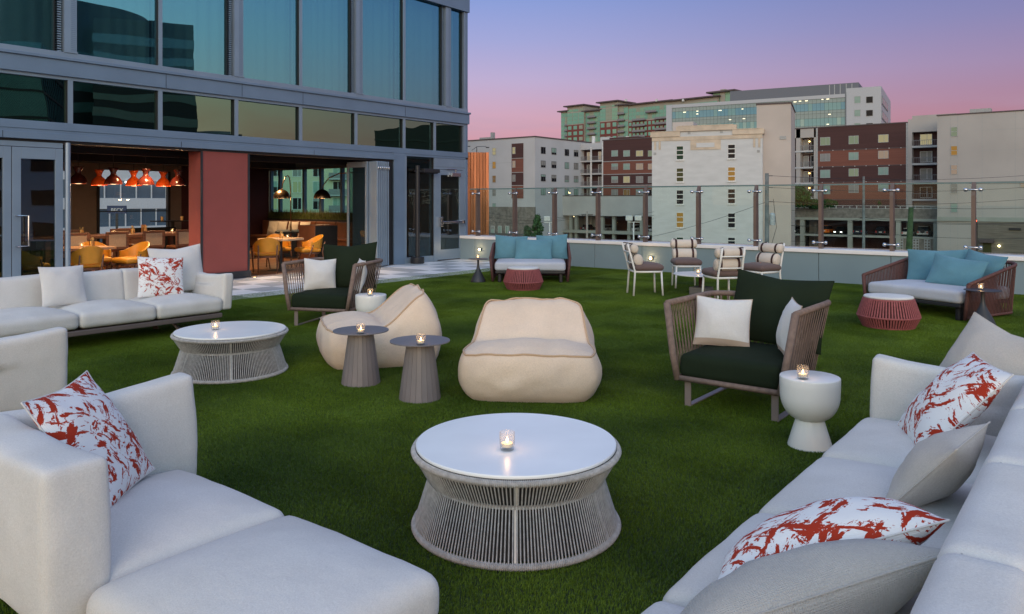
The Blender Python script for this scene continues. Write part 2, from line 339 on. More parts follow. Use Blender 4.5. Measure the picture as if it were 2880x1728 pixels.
# ---------------------------------------------------------------- hotel facade
hotel = thing('hotel_building', 'grey aluminium and glass hotel with an open restaurant front facing the terrace', 'building', (0, YF, 0))
XL, XR = -1.2, 15.93
mods = [XL + 0.0] + [5.64 - 1.58 * k for k in (4, 3, 2, 1)] + [5.64, 7.22, 8.81, 10.385, 11.955, 13.52]
mods = sorted(set(round(m, 3) for m in mods if m >= XL))
lows = mods + [14.63]
thick = [5.64 - 3.18, 5.64, 8.86, 12.05, 15.15]
# horizontal aluminium bands (local y: 0 = glass line, negative = towards the terrace)
b = MB()
b.box(XL, XR + 0.02, -0.10, 0.25, 3.73, 4.00).box(XL, XR + 0.04, -0.14, 0.25, 4.00, 4.05)
b.build('spandrel_band', alu, hotel, bevel=0.006)
b = MB().box(XL, XR, -0.06, 0.2, 4.05, 4.145); b.build('window_sill', alu_l, hotel, bevel=0.004)
b = MB().box(XL, XR, -0.045, 0.2, 3.675, 3.73); b.build('transom_head', alu_l, hotel)
b = MB().box(XL, 13.15, -0.10, 0.25, 2.63, 2.745).box(XL, XR, -0.05, 0.25, 2.745, 2.80).box(XL, XR, -0.06, 0.25, 2.80, 2.935)
b.build('header_beam', alu, hotel, bevel=0.005)
b = MB().box(XL, XR + 0.03, -0.10, 0.25, 6.83, 7.6); b.build('spandrel_band', alu, hotel, bevel=0.006)
for x in [4.0, 7.3, 8.9, 10.4, 13.5]: MB().box(x - 0.004, x + 0.004, -0.1025, -0.09, 3.735, 3.998).build('panel_joint', gasket, hotel)
for x in [4.6, 7.6, 10.7]: MB().box(x - 0.004, x + 0.004, -0.1025, -0.09, 2.635, 2.742).build('panel_joint', gasket, hotel)
# lower (transom) row
for x0, x1 in zip(lows, lows[1:] + [15.75]):
    MB().box(x0 + 0.04, x1 - 0.04, 0.03, 0.045, 2.935, 3.675).build('transom_pane', low_glass, hotel)
    MB().box(x1 - 0.055, x1 - 0.04, -0.02, 0.03, 2.935, 3.675).build('pane_gasket', gasket, hotel)
for x in lows + [15.80]:
    MB().box(x - 0.04, x + 0.04, -0.045, 0.2, 2.935, 3.675).build('mullion', alu_l, hotel)
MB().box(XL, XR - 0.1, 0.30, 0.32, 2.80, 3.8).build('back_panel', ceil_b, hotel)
# upper row with sheer curtains, vents beside the thick mullions
ups = sorted([m for m in mods if abs(m - 5.64) > 0.01 and abs(m - 8.81) > 0.01 and abs(m - 11.955) > 0.01 and abs(m - 2.48) > 0.01] + thick)
ups = [u for u in ups if u > XL + 0.3]
edges = [XL] + ups + [15.75]
for x0, x1 in zip(edges, edges[1:]):
    l = 0.10 if x0 in thick else 0.035; r = 0.10 if x1 in thick else 0.035; v = 0.14 if x1 in thick else 0.0
    MB().box(x0 + l, x1 - r - v, 0.03, 0.05, 4.145, 6.83).build('window_pane', fac_glass, hotel)
    MB().box(x1 - r - v - 0.015, x1 - r - v, -0.02, 0.03, 4.145, 6.83).build('pane_gasket', gasket, hotel)
    if v:
        MB().box(x1 - r - v, x1 - r - 0.02, 0.10, 0.12, 4.145, 6.83).build('vent_back', gasket, hotel)
        s = MB()
        for k in range(64): z = 4.16 + k * 0.0418; s.box(x1 - r - v * 0.62, x1 - r - 0.02, 0.02, 0.09, z, z + 0.022)
        stuff(s.build('vent_slats', alu_l, hotel))
    x0c, x1c = x0 + 0.03, x1 - 0.03; W = x1c - x0c; ph = rt.uniform(0, 6); fo = rt.uniform(0.9, 1.2)
    def cur(u, w, x0c=x0c, W=W, ph=ph, fo=fo):
        x = x0c + W * u; gather = 0.5 + 0.5 * math.sin(u * 3.1 + ph)
        y = 0.34 + 0.020 * math.sin(x * 26 * fo + ph + 0.25 * math.sin(3 * w)) * (0.4 + gather) + 0.02 * math.sin(x * 9 + ph)
        return (x, y, 4.0 + 2.9 * w)
    MB().grid(cur, 90, 3).build('curtain', curtain_m, hotel, smooth=True)
for x in ups + [15.80]:
    w = 0.10 if x in thick else 0.035
    MB().box(x - w, x + w, -0.05, 0.2, 4.145, 6.83).build('mullion', alu_l, hotel)
    if x in thick:
        s = MB()
        for k in range(80): z = 4.17 + k * 0.033; s.box(x + 0.005, x + 0.085, -0.054, -0.048, z, z + 0.015)
        stuff(s.build('louvre', alu, hotel)); MB().box(x - 0.11, x + 0.11, -0.075, -0.045, 4.145, 4.17).build('louvre_bracket', alu_l, hotel)
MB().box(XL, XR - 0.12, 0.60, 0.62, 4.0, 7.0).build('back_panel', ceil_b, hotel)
# corner post and right return wall (with side windows onto the street)
MB().box(15.84, XR, -0.05, 0.15, 0.0, 7.6).build('corner_post', alu, hotel, bevel=0.004)
# ground floor, right end: column panel, fixed pane, door
MB().box(13.15, 13.52, -0.06, 0.2, 0.0, 2.80).build('column_cover', alu, hotel, bevel=0.005)
MB().box(13.52, 13.60, -0.045, 0.15, 0.0, 2.745).build('mullion', alu_l, hotel)
MB().box(14.60, 14.70, -0.045, 0.15, 0.0, 2.745).build('mullion', alu_l, hotel)
MB().box(13.60, 14.60, -0.03, 0.12, 0.0, 0.16).build('window_sill', alu_l, hotel)
MB().box(13.60, 14.60, 0.03, 0.045, 0.16, 2.745).build('fixed_pane', door_glass, hotel)
MB().box(14.58, 14.6, -0.02, 0.03, 0.16, 2.745).build('pane_gasket', gasket, hotel)
MB().box(14.70, 15.84, -0.04, 0.12, 2.52, 2.745).build('door_head', alu_l, hotel)
dr = MB().box(14.74, 14.87, -0.03, 0.03, 0.03, 2.44).box(15.62, 15.76, -0.03, 0.03, 0.03, 2.44).box(14.87, 15.62, -0.03, 0.03, 0.03, 0.30).box(14.87, 15.62, -0.03, 0.03, 2.30, 2.44)
door = dr.build('door', alu_l, hotel, bevel=0.004)
MB().box(14.87, 15.62, -0.006, 0.006, 0.30, 2.30).build('door_pane', door_glass, door)
h = MB().box(14.84, 15.72, -0.12, -0.08, 1.00, 1.06).box(14.78, 14.86, -0.13, -0.03, 0.92, 1.18).box(15.66, 15.74, -0.13, -0.03, 0.98, 1.08); h.build('push_bar', steel, door, bevel=0.01)
h = MB().box(15.25, 15.60, -0.10, -0.03, 2.26, 2.37).box(15.05, 15.45, -0.09, -0.07, 2.45, 2.475).box(15.40, 15.425, -0.09, -0.07, 2.37, 2.46); h.build('door_closer', steel, door, bevel=0.008)
MB().box(14.70, 14.74, -0.03, 0.1, 0.0, 2.52).box(15.76, 15.84, -0.03, 0.1, 0.0, 2.52).box(14.74, 15.76, -0.03, 0.1, 2.45, 2.52).build('door_frame', alu_l, hotel)
# black rail under the head and threshold
MB().box(XL, 13.15, -0.02, 0.22, 2.585, 2.63).build('door_track', dark, hotel)
MB().box(XL, 13.2, -0.10, 0.20, 0.004, 0.016).build('threshold', M('threshold_metal', (0.42, 0.40, 0.42), rough=0.35, metal=0.6), hotel)

# left folding door (closed leaf) with its pull handle
def leaf(x0, x1, handle=True):
    fr = MB().box(x0, x0 + 0.13, -0.05, 0.02, 0.02, 2.49).box(x1 - 0.12, x1, -0.05, 0.02, 0.02, 2.49).box(x0 + 0.13, x1 - 0.12, -0.05, 0.02, 2.30, 2.49).box(x0 + 0.13, x1 - 0.12, -0.05, 0.02, 0.02, 0.20)
    d = fr.build('glazed_door', alu_l, hotel, bevel=0.004)
    MB().box(x0 + 0.13, x1 - 0.12, -0.02, -0.008, 0.20, 2.30).build('door_pane', door_glass, d)
    MB().box(x0 - 0.006, x0 + 0.0, -0.04, 0.03, 0.02, 2.49).build('gasket', gasket, d)
    if handle:
        hx = x0 + 0.22
        MB().tube([(x0 + 0.06, -0.05, 1.36), (x0 + 0.06, -0.12, 1.36), (hx, -0.12, 1.36), (hx, -0.12, 0.86), (x0 + 0.06, -0.12, 0.86), (x0 + 0.06, -0.05, 0.86)], 0.017, 8).build('handle', steel, d, smooth=True, sharp=50)
    return d
leaf(4.75, 5.52); leaf(3.95, 4.74); leaf(3.17, 3.94, False); leaf(2.39, 3.16)
MB().box(XL, 5.52, -0.04, 0.05, 2.50, 2.585).build('door_head', alu_l, hotel)
MB().lathe([(0.045, 0), (0.045, 2.60)], 20).build('round_jamb', alu_l, hotel, smooth=True, sharp=40, loc=(5.60, -0.03, 0.0))
# stack of folded leaves at the right end of the opening + one leaf ajar
for k in range(6):
    x = 12.38 + k * 0.085
    lf = MB().box(x, x + 0.055, -0.30 + 0.02 * k, 0.60, 0.03, 2.56).build('folded_leaf', alu_l, hotel, bevel=0.012)
    MB().tube([(x + 0.027, -0.32 + 0.02 * k, 2.36), (x + 0.027, -0.32 + 0.02 * k, 2.44)], 0.018, 8).build('hinge', steel, lf, smooth=True)
    MB().box(x + 0.0555, x + 0.083, -0.20, 0.5, 0.03, 2.55).build('leaf_gasket', gasket, lf)
MB().box(12.92, 13.15, -0.02, 0.5, 0.02, 2.58).build('folded_leaf', gasket, hotel)
T = Matrix.Translation((12.34, 0.0, 0)) @ Matrix.Rotation(R(88), 4, 'Z')
lv = MB().box(0, 0.07, -0.02, 0.02, 0.03, 2.56, T).box(0.70, 0.77, -0.02, 0.02, 0.03, 2.56, T).box(0.07, 0.70, -0.02, 0.02, 2.42, 2.56, T).box(0.07, 0.70, -0.02, 0.02, 0.03, 0.15, T).build('glazed_door', alu_l, hotel, bevel=0.004)
MB().box(0.07, 0.70, -0.005, 0.005, 0.15, 2.42, T).build('door_pane', door_glass, lv)
# red column in the opening
c = MB().box(8.08, 9.08, -0.02, 0.50, 0.16, 2.585).build('red_column', redwall, hotel)
MB().box(8.02, 9.14, -0.06, 0.56, 0.0, 0.16).build('column_base', black_trim, hotel, bevel=0.004)
MB().box(8.045, 8.078, -0.035, 0.0, 0.16, 2.58).box(9.082, 9.12, -0.035, 0.0, 0.16, 2.58).build('column_trim', black_trim, hotel)
# room behind: floor boards, walls, ceilings, windows
YB = 9.05                                     # back wall (local y)
fl = MB().box(-1.0, 15.9, 0.21, YB, -0.03, -0.012).build('floor', M('subfloor', (0.05, 0.03, 0.02), rough=0.8), hotel)
plank = MB().box(-0.95, 0.95, -0.088, 0.088, -0.012, 0.0).mesh('plank', floorwood)
for j in range(24):
    for i in range(7):
        inst('plank', plank, fl, (3.6 + 1.908 * i + 0.9 * (j % 2), 0.32 + 0.18 * j, 0.004))
MB().box(4.0, 15.9, 4.65, YB, -0.012, 0.0035).build('carpet', M('dark_carpet', (0.05, 0.03, 0.025), rough=0.9), hotel)
MB().box(-1.2, 15.9, 0.25, 1.05, 2.66, 2.70).build('front_ceiling', wood_ceil, hotel)
MB().box(-1.2, 15.9, 1.05, YB, 2.70, 2.78).build('ceiling', ceil_b, hotel)
MB().box(-1.2, 15.9, 1.05, 1.20, 2.50, 2.70).build('ceiling_beam', ceil_b, hotel)
MB().box(4.2, 12.6, 3.2, 3.6, 2.46, 2.70).build('ceiling_beam', ceil_b, hotel)
MB().box(-1.2, -1.1, 0.2, YB, 0, 2.75).build('side_wall', taupe_wall, hotel)
# back wall with the large window towards the street (x 10.05-12.1) and a narrow one
bw = MB().box(-1.2, 9.05, YB, YB + 0.15, 0, 2.75).box(9.30, 9.98, YB, YB + 0.15, 0, 2.75).box(12.18, 12.55, YB, YB + 0.15, 0, 2.75)
bw.box(9.98, 12.18, YB, YB + 0.15, 2.52, 2.75).box(9.05, 9.30, YB, YB + 0.15, 2.45, 2.75).box(9.05, 9.30, YB, YB + 0.15, 0, 0.5).box(9.98, 12.18, YB, YB + 0.15, 0, 0.4)
bw.build('back_wall', taupe_wall, hotel)
MB().box(12.55, 15.75, YB, YB + 0.15, 0, 2.75).build('back_wall', darkred, hotel)
MB().box(9.98, 12.18, YB + 0.05, YB + 0.065, 0.4, 2.52).box(9.05, 9.30, YB + 0.05, YB + 0.065, 0.5, 2.45).build('window_pane', clear, hotel)
MB().box(9.98, 10.06, YB - 0.03, YB + 0.1, 0.4, 2.52).box(12.10, 12.18, YB - 0.03, YB + 0.1, 0.4, 2.52).box(10.06, 12.10, YB + 0.02, YB + 0.09, 1.28, 1.31).build('window_frame', black_trim, hotel)
# partition between the two rooms behind the red column
MB().box(8.60, 8.72, 0.56, 1.3, 0, 2.70).build('partition', darkred, hotel)
# right side wall: windows to the street with mullions (x = 15.78)
sw = MB().box(15.75, XR - 0.02, 0.15, 3.9, 0, 2.75).box(15.75, XR - 0.02, 3.9, YB + 0.15, 0, 1.22).box(15.75, XR - 0.02, 3.9, YB + 0.15, 2.66, 2.80)
sw.build('side_wall', taupe_wall, hotel)
for y in (4.0, 5.15, 6.2, 7.1, 8.45, 8.98): MB().box(15.74, XR - 0.08, y - 0.05, y + 0.05, 1.22, 2.66).build('mullion', alu, hotel)
MB().box(15.80, 15.815, 3.9, YB, 1.22, 2.66).build('window_pane', glass('tinted_glass', trans=(0.62, 0.88, 0.84), base=0.03), hotel)
# upper body of the hotel (roof side never seen but casts and reflects)
MB().box(XL, XR, 0.66, 20, 7.55, 7.75).box(XR - 0.12, XR, 0.15, YB + 0.2, 2.80, 7.6).box(XL, XR, YB + 0.16, YB + 0.3, 2.76, 7.6).build('outer_wall', alu, hotel)
# lit ceiling spots
for (x, y) in ((9.6, 2.2), (12.2, 1.6), (6.6, 0.65)):
    MB().lathe([(0.10, 0), (0.12, 0.02)], 20).build('downlight', lampglow if x == 6.6 else bronze, hotel, loc=(x, y, 2.665 if y < 1 else 2.68))
# ---------------------------------------------------------------- parapet and glass balustrade
pw = thing('parapet_wall', 'low grey panelled parapet wall with white coping under the glass railing', 'wall', (XP, 0, 0))
joints = [14.15, 13.6, 9.79, 8.52, 4.59, 3.28, -0.6, -2.0, -6.0]
for a, b_ in zip(joints, joints[1:]):
    MB().box(0.0, 0.20, b_ + 0.006, a - 0.006, -0.03, 0.575).build('wall_panel', stucco, pw, bevel=0.003)
MB().box(0.03, 0.32, -6, 14.10, -0.5, 0.56).build('wall_core', concrete, pw)
MB().box(-0.035, 0.46, -6, 14.12, 0.577, 0.652).build('coping', coping_m, pw, bevel=0.008)
gb = thing('glass_balustrade', 'frameless glass railing with brown metal posts standing on the white parapet', 'railing', (XP, 0, 0.652))
ys = [13.62, 12.34, 11.07, 9.79, 8.51, 7.2, 5.91, 4.59, 3.29, 1.96, 0.66, -0.64, -1.94]
prof = [(0.11, -0.002), (0.25, -0.002), (0.235, 1.18), (0.225, 1.285), (0.195, 1.285), (0.125, 1.14), (0.11, 1.05)]
def post_mesh():
    m = MB(); n = len(prof); vs = [(x, -0.032, z) for x, z in prof] + [(x, 0.032, z) for x, z in prof]
    m.add(vs, [tuple(range(n)), tuple(range(n, 2 * n))[::-1]] + [(i, n + i, n + (i + 1) % n, (i + 1) % n) for i in range(n)])
    return m.mesh('post', post_m)
pm = post_mesh()
cl = MB()
for s in (-1, 1): cl.lathe([(0.004, -0.035), (0.03, -0.025), (0.036, 0.0), (0.03, 0.025), (0.004, 0.035)], 12, Matrix.Translation((0.0, s * 0.115, 0)) @ Matrix.Rotation(R(90), 4, 'X'))
cl.tube([(0, -0.12, 0), (0, 0.12, 0)], 0.013, 8); clm = cl.mesh('clamp', steel, True)
for y in ys:
    p = inst('post', pm, gb, (-0.02, y, 0)); inst('clamp', clm, p, (0.09, 0, 1.15)); inst('clamp', clm, p, (0.09, 0, 0.125))
for a, b_ in zip([13.98] + ys, ys):
    if a - b_ < 0.5: a, b_ = 13.98, 13.66
    MB().box(0.245, 0.262, b_ + 0.02, a - 0.02, 0.03, 1.262).build('glass_panel', rail_glass, gb)
MB().box(0.238, 0.268, -2, 13.98, 1.262, 1.292).build('glass_edge', edge_glass, gb)
MB().box(0.24, 0.266, -2, 13.98, 0.02, 0.030).build('bottom_channel', steel, gb)
def wall_light(y, label):
    t = thing('wall_light', label, 'wall light', (XP, y, 0.30), 0, 'lit wall lights on the parapet')
    MB().box(-0.05, 0.0, -0.045, 0.045, -0.032, 0.032).build('housing', dark, t, bevel=0.004)
    MB().lathe([(0.03, 0), (0.02, 0.018), (0.0, 0.022)], 14, Matrix.Rotation(R(-90), 4, 'Y')).build('lens', wallglow, t, loc=(-0.052, 0, 0))
    l = bpy.data.lights.new('wall_bulb', 'POINT'); l.energy = 2.0; l.color = (1, 0.62, 0.3); l.shadow_soft_size = 0.03
    o = bpy.data.objects.new('wall_bulb', l); COL.objects.link(o); o.parent = t; o.location = (-0.13, 0, 0)
wall_light(13.39, 'lit wall light on the parapet by the exit door, above a small black table')
wall_light(8.27, 'lit wall light on the parapet just right of the white chair seen in profile')
# black patio heater with a side arm
t = thing('patio_heater', 'slim black pole heater with a side arm standing by the glass exit door', 'patio heater', (13.86, 13.98, 0.006))
MB().lathe([(0.0, 0), (0.17, 0), (0.175, 0.02), (0.175, 0.15), (0.16, 0.165), (0.0, 0.165)], 28).build('base', dark, t, smooth=True, sharp=40)
MB().lathe([(0.055, 0.16), (0.055, 2.50), (0.0, 2.51)], 18).build('pole', dark, t, smooth=True, sharp=40)
MB().bar((-0.10, 0, 2.36), (0.18, 0, 2.36), 0.05, 0.04).build('bracket', dark, t)
MB().box(0.16, 0.74, -0.09, 0.09, 2.33, 2.43).box(0.20, 0.70, -0.06, 0.06, 2.31, 2.33).build('heater_head', dark, t, bevel=0.02)
# small up-light in the threshold by the red column
t = thing('ground_light', 'tiny lit recessed floor light beside the base of the red column', 'floor light', (9.16, 14.0, 0.006))
MB().lathe([(0.035, 0), (0.035, 0.012), (0.026, 0.013)], 16).build('rim', steel, t); MB().lathe([(0.022, 0.0135), (0.0, 0.016)], 14).build('lens', lampglow, t)

# copper clad screen beyond the corner
t = thing('copper_screen', 'ribbed copper clad screen wall behind the hotel corner', 'screen wall', (17.6, 15.4, 0))
cop = M('copper_sheet', (0.52, 0.20, 0.095), rough=0.42, metal=0.6, var=0.25, scale=2.0, stretch=(6, 6, 0.3), randv=0.3)
A_, B_ = Vector((17.30, 16.75, 0)), Vector((18.42, 15.42, 0)); n = 18; e = (B_ - A_) / n; nn_ = Vector((-e.y, e.x, 0)).normalized() * -1
rc = random.Random(4)
for k in range(n):
    p0, p1 = A_ + e * k, A_ + e * (k + 1); d = rc.choice((0.0, 0.03, 0.05, 0.015)); q0, q1 = p0 + nn_ * d, p1 + nn_ * d
    b0, b1 = p0 - nn_ * 0.6, p1 - nn_ * 0.6
    MB().prism([(v.x - 17.6, v.y - 15.4) for v in (q0, q1, b1, b0)], -3.0, 3.13).build('copper_panel', cop, t, bevel=0.008)

# ---------------------------------------------------------------- artificial turf
turf_m, ns, L = new_mat('turf_blade')
out = N(ns, 'ShaderNodeOutputMaterial'); b = N(ns, 'ShaderNodeBsdfPrincipled'); b.inputs['Roughness'].default_value = 0.5; b.inputs['Specular IOR Level'].default_value = 0.2; L.new(b.outputs[0], out.inputs[0])
g = N(ns, 'ShaderNodeNewGeometry'); nz = N(ns, 'ShaderNodeTexNoise'); nz.inputs['Scale'].default_value = 0.9; nz.inputs['Detail'].default_value = 5; L.new(g.outputs['Position'], nz.inputs['Vector'])
n2 = N(ns, 'ShaderNodeTexNoise'); n2.inputs['Scale'].default_value = 90; L.new(g.outputs['Position'], n2.inputs['Vector'])
r1 = N(ns, 'ShaderNodeValToRGB'); r1.color_ramp.elements[0].position = 0.32; r1.color_ramp.elements[0].color = (0.042, 0.082, 0.008, 1); r1.color_ramp.elements[1].position = 0.70; r1.color_ramp.elements[1].color = (0.125, 0.205, 0.020, 1); L.new(nz.outputs['Fac'], r1.inputs[0])
r2 = N(ns, 'ShaderNodeValToRGB'); r2.color_ramp.elements[0].position = 0.35; r2.color_ramp.elements[0].color = (0.75, 0.8, 0.7, 1); r2.color_ramp.elements[1].position = 0.68; r2.color_ramp.elements[1].color = (1.35, 1.2, 1.0, 1); L.new(n2.outputs['Fac'], r2.inputs[0])
mm = N(ns, 'ShaderNodeMixRGB', blend_type='MULTIPLY'); mm.inputs[0].default_value = 1; L.new(r1.outputs[0], mm.inputs[1]); L.new(r2.outputs[0], mm.inputs[2]); L.new(mm.outputs[0], b.inputs['Base Color'])
turf_base = M('turf_backing', (0.022, 0.040, 0.012), rough=0.95, var=0.2, scale=40)
struct(MB().box(-6, XP, -7, YT, -0.03, -0.004).build('lawn', turf_base))
S = 0.5
pr = random.Random(11); P = MB()
for k in range(8000):
    x, y = pr.uniform(-S / 2, S / 2), pr.uniform(-S / 2, S / 2); a = pr.uniform(0, 2 * PI); hgt = pr.uniform(0.007, 0.0135); w = pr.uniform(0.0009, 0.0016)
    lx, ly = pr.gauss(0.002, 0.0045), pr.gauss(0, 0.0045); dx, dy = math.cos(a) * w, math.sin(a) * w; o = len(P.v)
    P.v += [(x - dx, y - dy, -0.004), (x + dx, y + dy, -0.004), (x + dx * 0.8 + lx * 0.5, y + dy * 0.8 + ly * 0.5, hgt * 0.6), (x - dx * 0.8 + lx * 0.5, y - dy * 0.8 + ly * 0.5, hgt * 0.6), (x + lx * 1.5, y + ly * 1.5, hgt)]
    P.f += [(o, o + 1, o + 2, o + 3), (o + 3, o + 2, o + 4)]
patch_me = P.mesh('turf_patch', turf_m)
patch = bpy.data.objects.new('turf_patch', patch_me)          # only used as the instance source, never linked to the scene
pts = []
for i in range(int((XP - 0.2) / S)):
    for j in range(-1, int(YT / S)):
        x = XP - 0.02 - S / 2 - i * S; y = YT - S / 2 - j * S
        if y < 0.2 and x < 1: continue
        v = Vector((x, y, 0)); d = v.dot(_F); l = v.dot(_R)
        if d > 1.2 and abs(l) < 0.67 * d + 1.0: pts.append((x, y, 0))
        elif d > -1: pts.append((x, y, 0)) if (abs(l) < 0.9 * d + 2.5) else None
me = bpy.data.meshes.new('artificial_turf'); me.from_pydata([p for p in pts if p], [], []); me.materials.append(turf_m)
turf = bpy.data.objects.new('artificial_turf', me); COL.objects.link(turf); stuff(turf); turf['label'] = 'dark green artificial turf covering the roof terrace'
ng = bpy.data.node_groups.new('turf_nodes', 'GeometryNodeTree')
ng.interface.new_socket('Geometry', in_out='INPUT', socket_type='NodeSocketGeometry'); ng.interface.new_socket('Geometry', in_out='OUTPUT', socket_type='NodeSocketGeometry')
gi = ng.nodes.new('NodeGroupInput'); go = ng.nodes.new('NodeGroupOutput'); ip = ng.nodes.new('GeometryNodeInstanceOnPoints'); oi = ng.nodes.new('GeometryNodeObjectInfo')
oi.inputs['Object'].default_value = patch; ri = ng.nodes.new('FunctionNodeRandomValue'); ri.data_type = 'INT'; ri.inputs['Min'].default_value = 0; ri.inputs['Max'].default_value = 3
mu = ng.nodes.new('ShaderNodeMath'); mu.operation = 'MULTIPLY'; mu.inputs[1].default_value = PI / 2
iout = [s for s in ri.outputs if s.enabled and s.type == 'INT'][0]
for s in ri.inputs:
    if s.enabled and s.name == 'Max' and s.type == 'INT': s.default_value = 3
    if s.enabled and s.name == 'Min' and s.type == 'INT': s.default_value = 0
ng.links.new(iout, mu.inputs[0]); cx = ng.nodes.new('ShaderNodeCombineXYZ'); ng.links.new(mu.outputs[0], cx.inputs['Z'])
ng.links.new(gi.outputs[0], ip.inputs['Points']); ng.links.new(oi.outputs['Geometry'], ip.inputs['Instance']); ng.links.new(cx.outputs[0], ip.inputs['Rotation']); ng.links.new(ip.outputs[0], go.inputs[0])
md = turf.modifiers.new('turf', 'NODES'); md.node_group = ng
# ---------------------------------------------------------------- soft shapes
def _steps(n): # parameters from -1 to 1, denser near the ends
    t = [-1, -0.985, -0.955, -0.90, -0.82]; m = [-0.82 + 1.64 * k / n for k in range(1, n)]
    return t + m + [-x for x in t[::-1]]
def softbox(w, d, h, r=0.05, crown=0.0, bulge=0.0, n=8, wr=0.004, seed=0, sag=0.0, crown_bottom=0.0, seam=None):
    """cushion: rounded box centred in x,y with its underside at z=0; crown = domed top, bulge = swollen sides, wr = wrinkles"""
    a, b, c = w / 2, d / 2, h / 2; st = _steps(n); m = len(st) - 1; B = MB(); idx = {}
    r = min(r, a * 0.98, b * 0.98, c * 0.98)
    def P(u, v, t, raw=False):
        k = (round(u, 4), round(v, 4), round(t, 4))
        if k in idx and not raw: return idx[k]
        p = Vector((u * a, v * b, t * c))
        q = Vector((max(-a + r, min(a - r, p.x)), max(-b + r, min(b - r, p.y)), max(-c + r, min(c - r, p.z)))); e = p - q
        if e.length > 1e-9: p = q + e.normalized() * r
        fx, fy, fz = 1 - min(1, abs(p.x / a)) ** 2.4, 1 - min(1, abs(p.y / b)) ** 2.4, 1 - min(1, abs(p.z / c)) ** 2
        k1 = max(0, p.z / c); p2 = p.copy()
        p2.z += crown * fx * fy * k1 + (-crown_bottom * fx * fy * max(0, -p.z / c))
        p2.x += bulge * fz * (0.3 + 0.7 * fy) * (p.x / a); p2.y += bulge * fz * (0.3 + 0.7 * fx) * (p.y / b)
        p2.z -= sag * (1 - fx) * (1 - fy) * k1
        if wr:
            nv = noise.noise(Vector((p.x * 5 + seed * 7.1, p.y * 5 - seed * 3.3, p.z * 5 + seed))) + 0.5 * noise.noise(Vector((p.x * 13 + seed, p.y * 13, p.z * 13)))
            p2 += (p.normalized() if p.length > 0 else Vector((0, 0, 1))) * nv * wr
        p2.z += c
        if raw: return p2[:]
        idx[k] = len(B.v); B.v.append(p2[:]); return idx[k]
    for ax in range(3):
        for s in (-1, 1):
            for i in range(m):
                for j in range(m):
                    q = []
                    for (x, y) in ((st[i], st[j]), (st[i + 1], st[j]), (st[i + 1], st[j + 1]), (st[i], st[j + 1])):
                        t = [0, 0, 0]; t[ax] = s; t[(ax + 1) % 3] = x; t[(ax + 2) % 3] = y; q.append(P(*t))
                    B.f.append(tuple(q) if s > 0 else tuple(q[::-1]))
    if seam:                                   # ('x', v): stitched line round the cushion in the x-z plane at depth v; ('y', u) in the y-z plane
        ax, k = seam; f_ = [i / 12 - 1 for i in range(25)]
        path = [(1, k, t) for t in f_]
        if ax == 'y': path = [(k, p[0], p[2]) for p in path]
        B.seam = [P(*p, raw=True) for p in path]
    return B
def pillow_mb(w, h, t, seed=0, n=26, pull=0.055, dent=0.0, wr=0.006):
    """scatter cushion standing on its edge: x across, z up from 0, thickness along y, front = -y; pulled-in edges and sharp corners"""
    B = MB(); B.uv = []
    for side in (-1, 1):
        o = len(B.v)
        for j in range(n + 1):
            for i in range(n + 1):
                u = math.sin((-1 + 2 * i / n) * PI / 2); v = math.sin((-1 + 2 * j / n) * PI / 2)
                x = u * w / 2 * (1 - pull * (1 - v * v)); z = v * h / 2 * (1 - pull * (1 - u * u))
                th = (max(0, 1 - u * u) ** 0.62) * (max(0, 1 - v * v) ** 0.62)
                if v > 0 and dent: z -= dent * h * (1 - abs(u)) ** 1.2 * v ** 1.5; th *= 1 - 0.35 * dent * 5 * (1 - abs(u)) * v
                e = 1 - max(abs(u), abs(v)) ** 6
                nv = noise.noise(Vector((x * 9 + seed * 5, z * 9 - seed * 2, side))) * wr * 1.6 * e + noise.noise(Vector((x * 26 + seed, z * 26, side * 3))) * wr * 0.6 * e
                r2 = max(abs(u), abs(v)); nv += math.sin(14 * math.atan2(v, u) + seed) * wr * 0.35 * max(0, r2 - 0.55) * e * 2
                y = side * (t / 2 * th + nv)
                B.v.append((x, y, z + h / 2)); B.uv.append((u * 0.5 + 0.5, v * 0.5 + 0.5))
        for j in range(n):
            for i in range(n):
                q = (o + j * (n + 1) + i, o + j * (n + 1) + i + 1, o + (j + 1) * (n + 1) + i + 1, o + (j + 1) * (n + 1) + i)
                B.f.append(q if side < 0 else q[::-1])
    return B
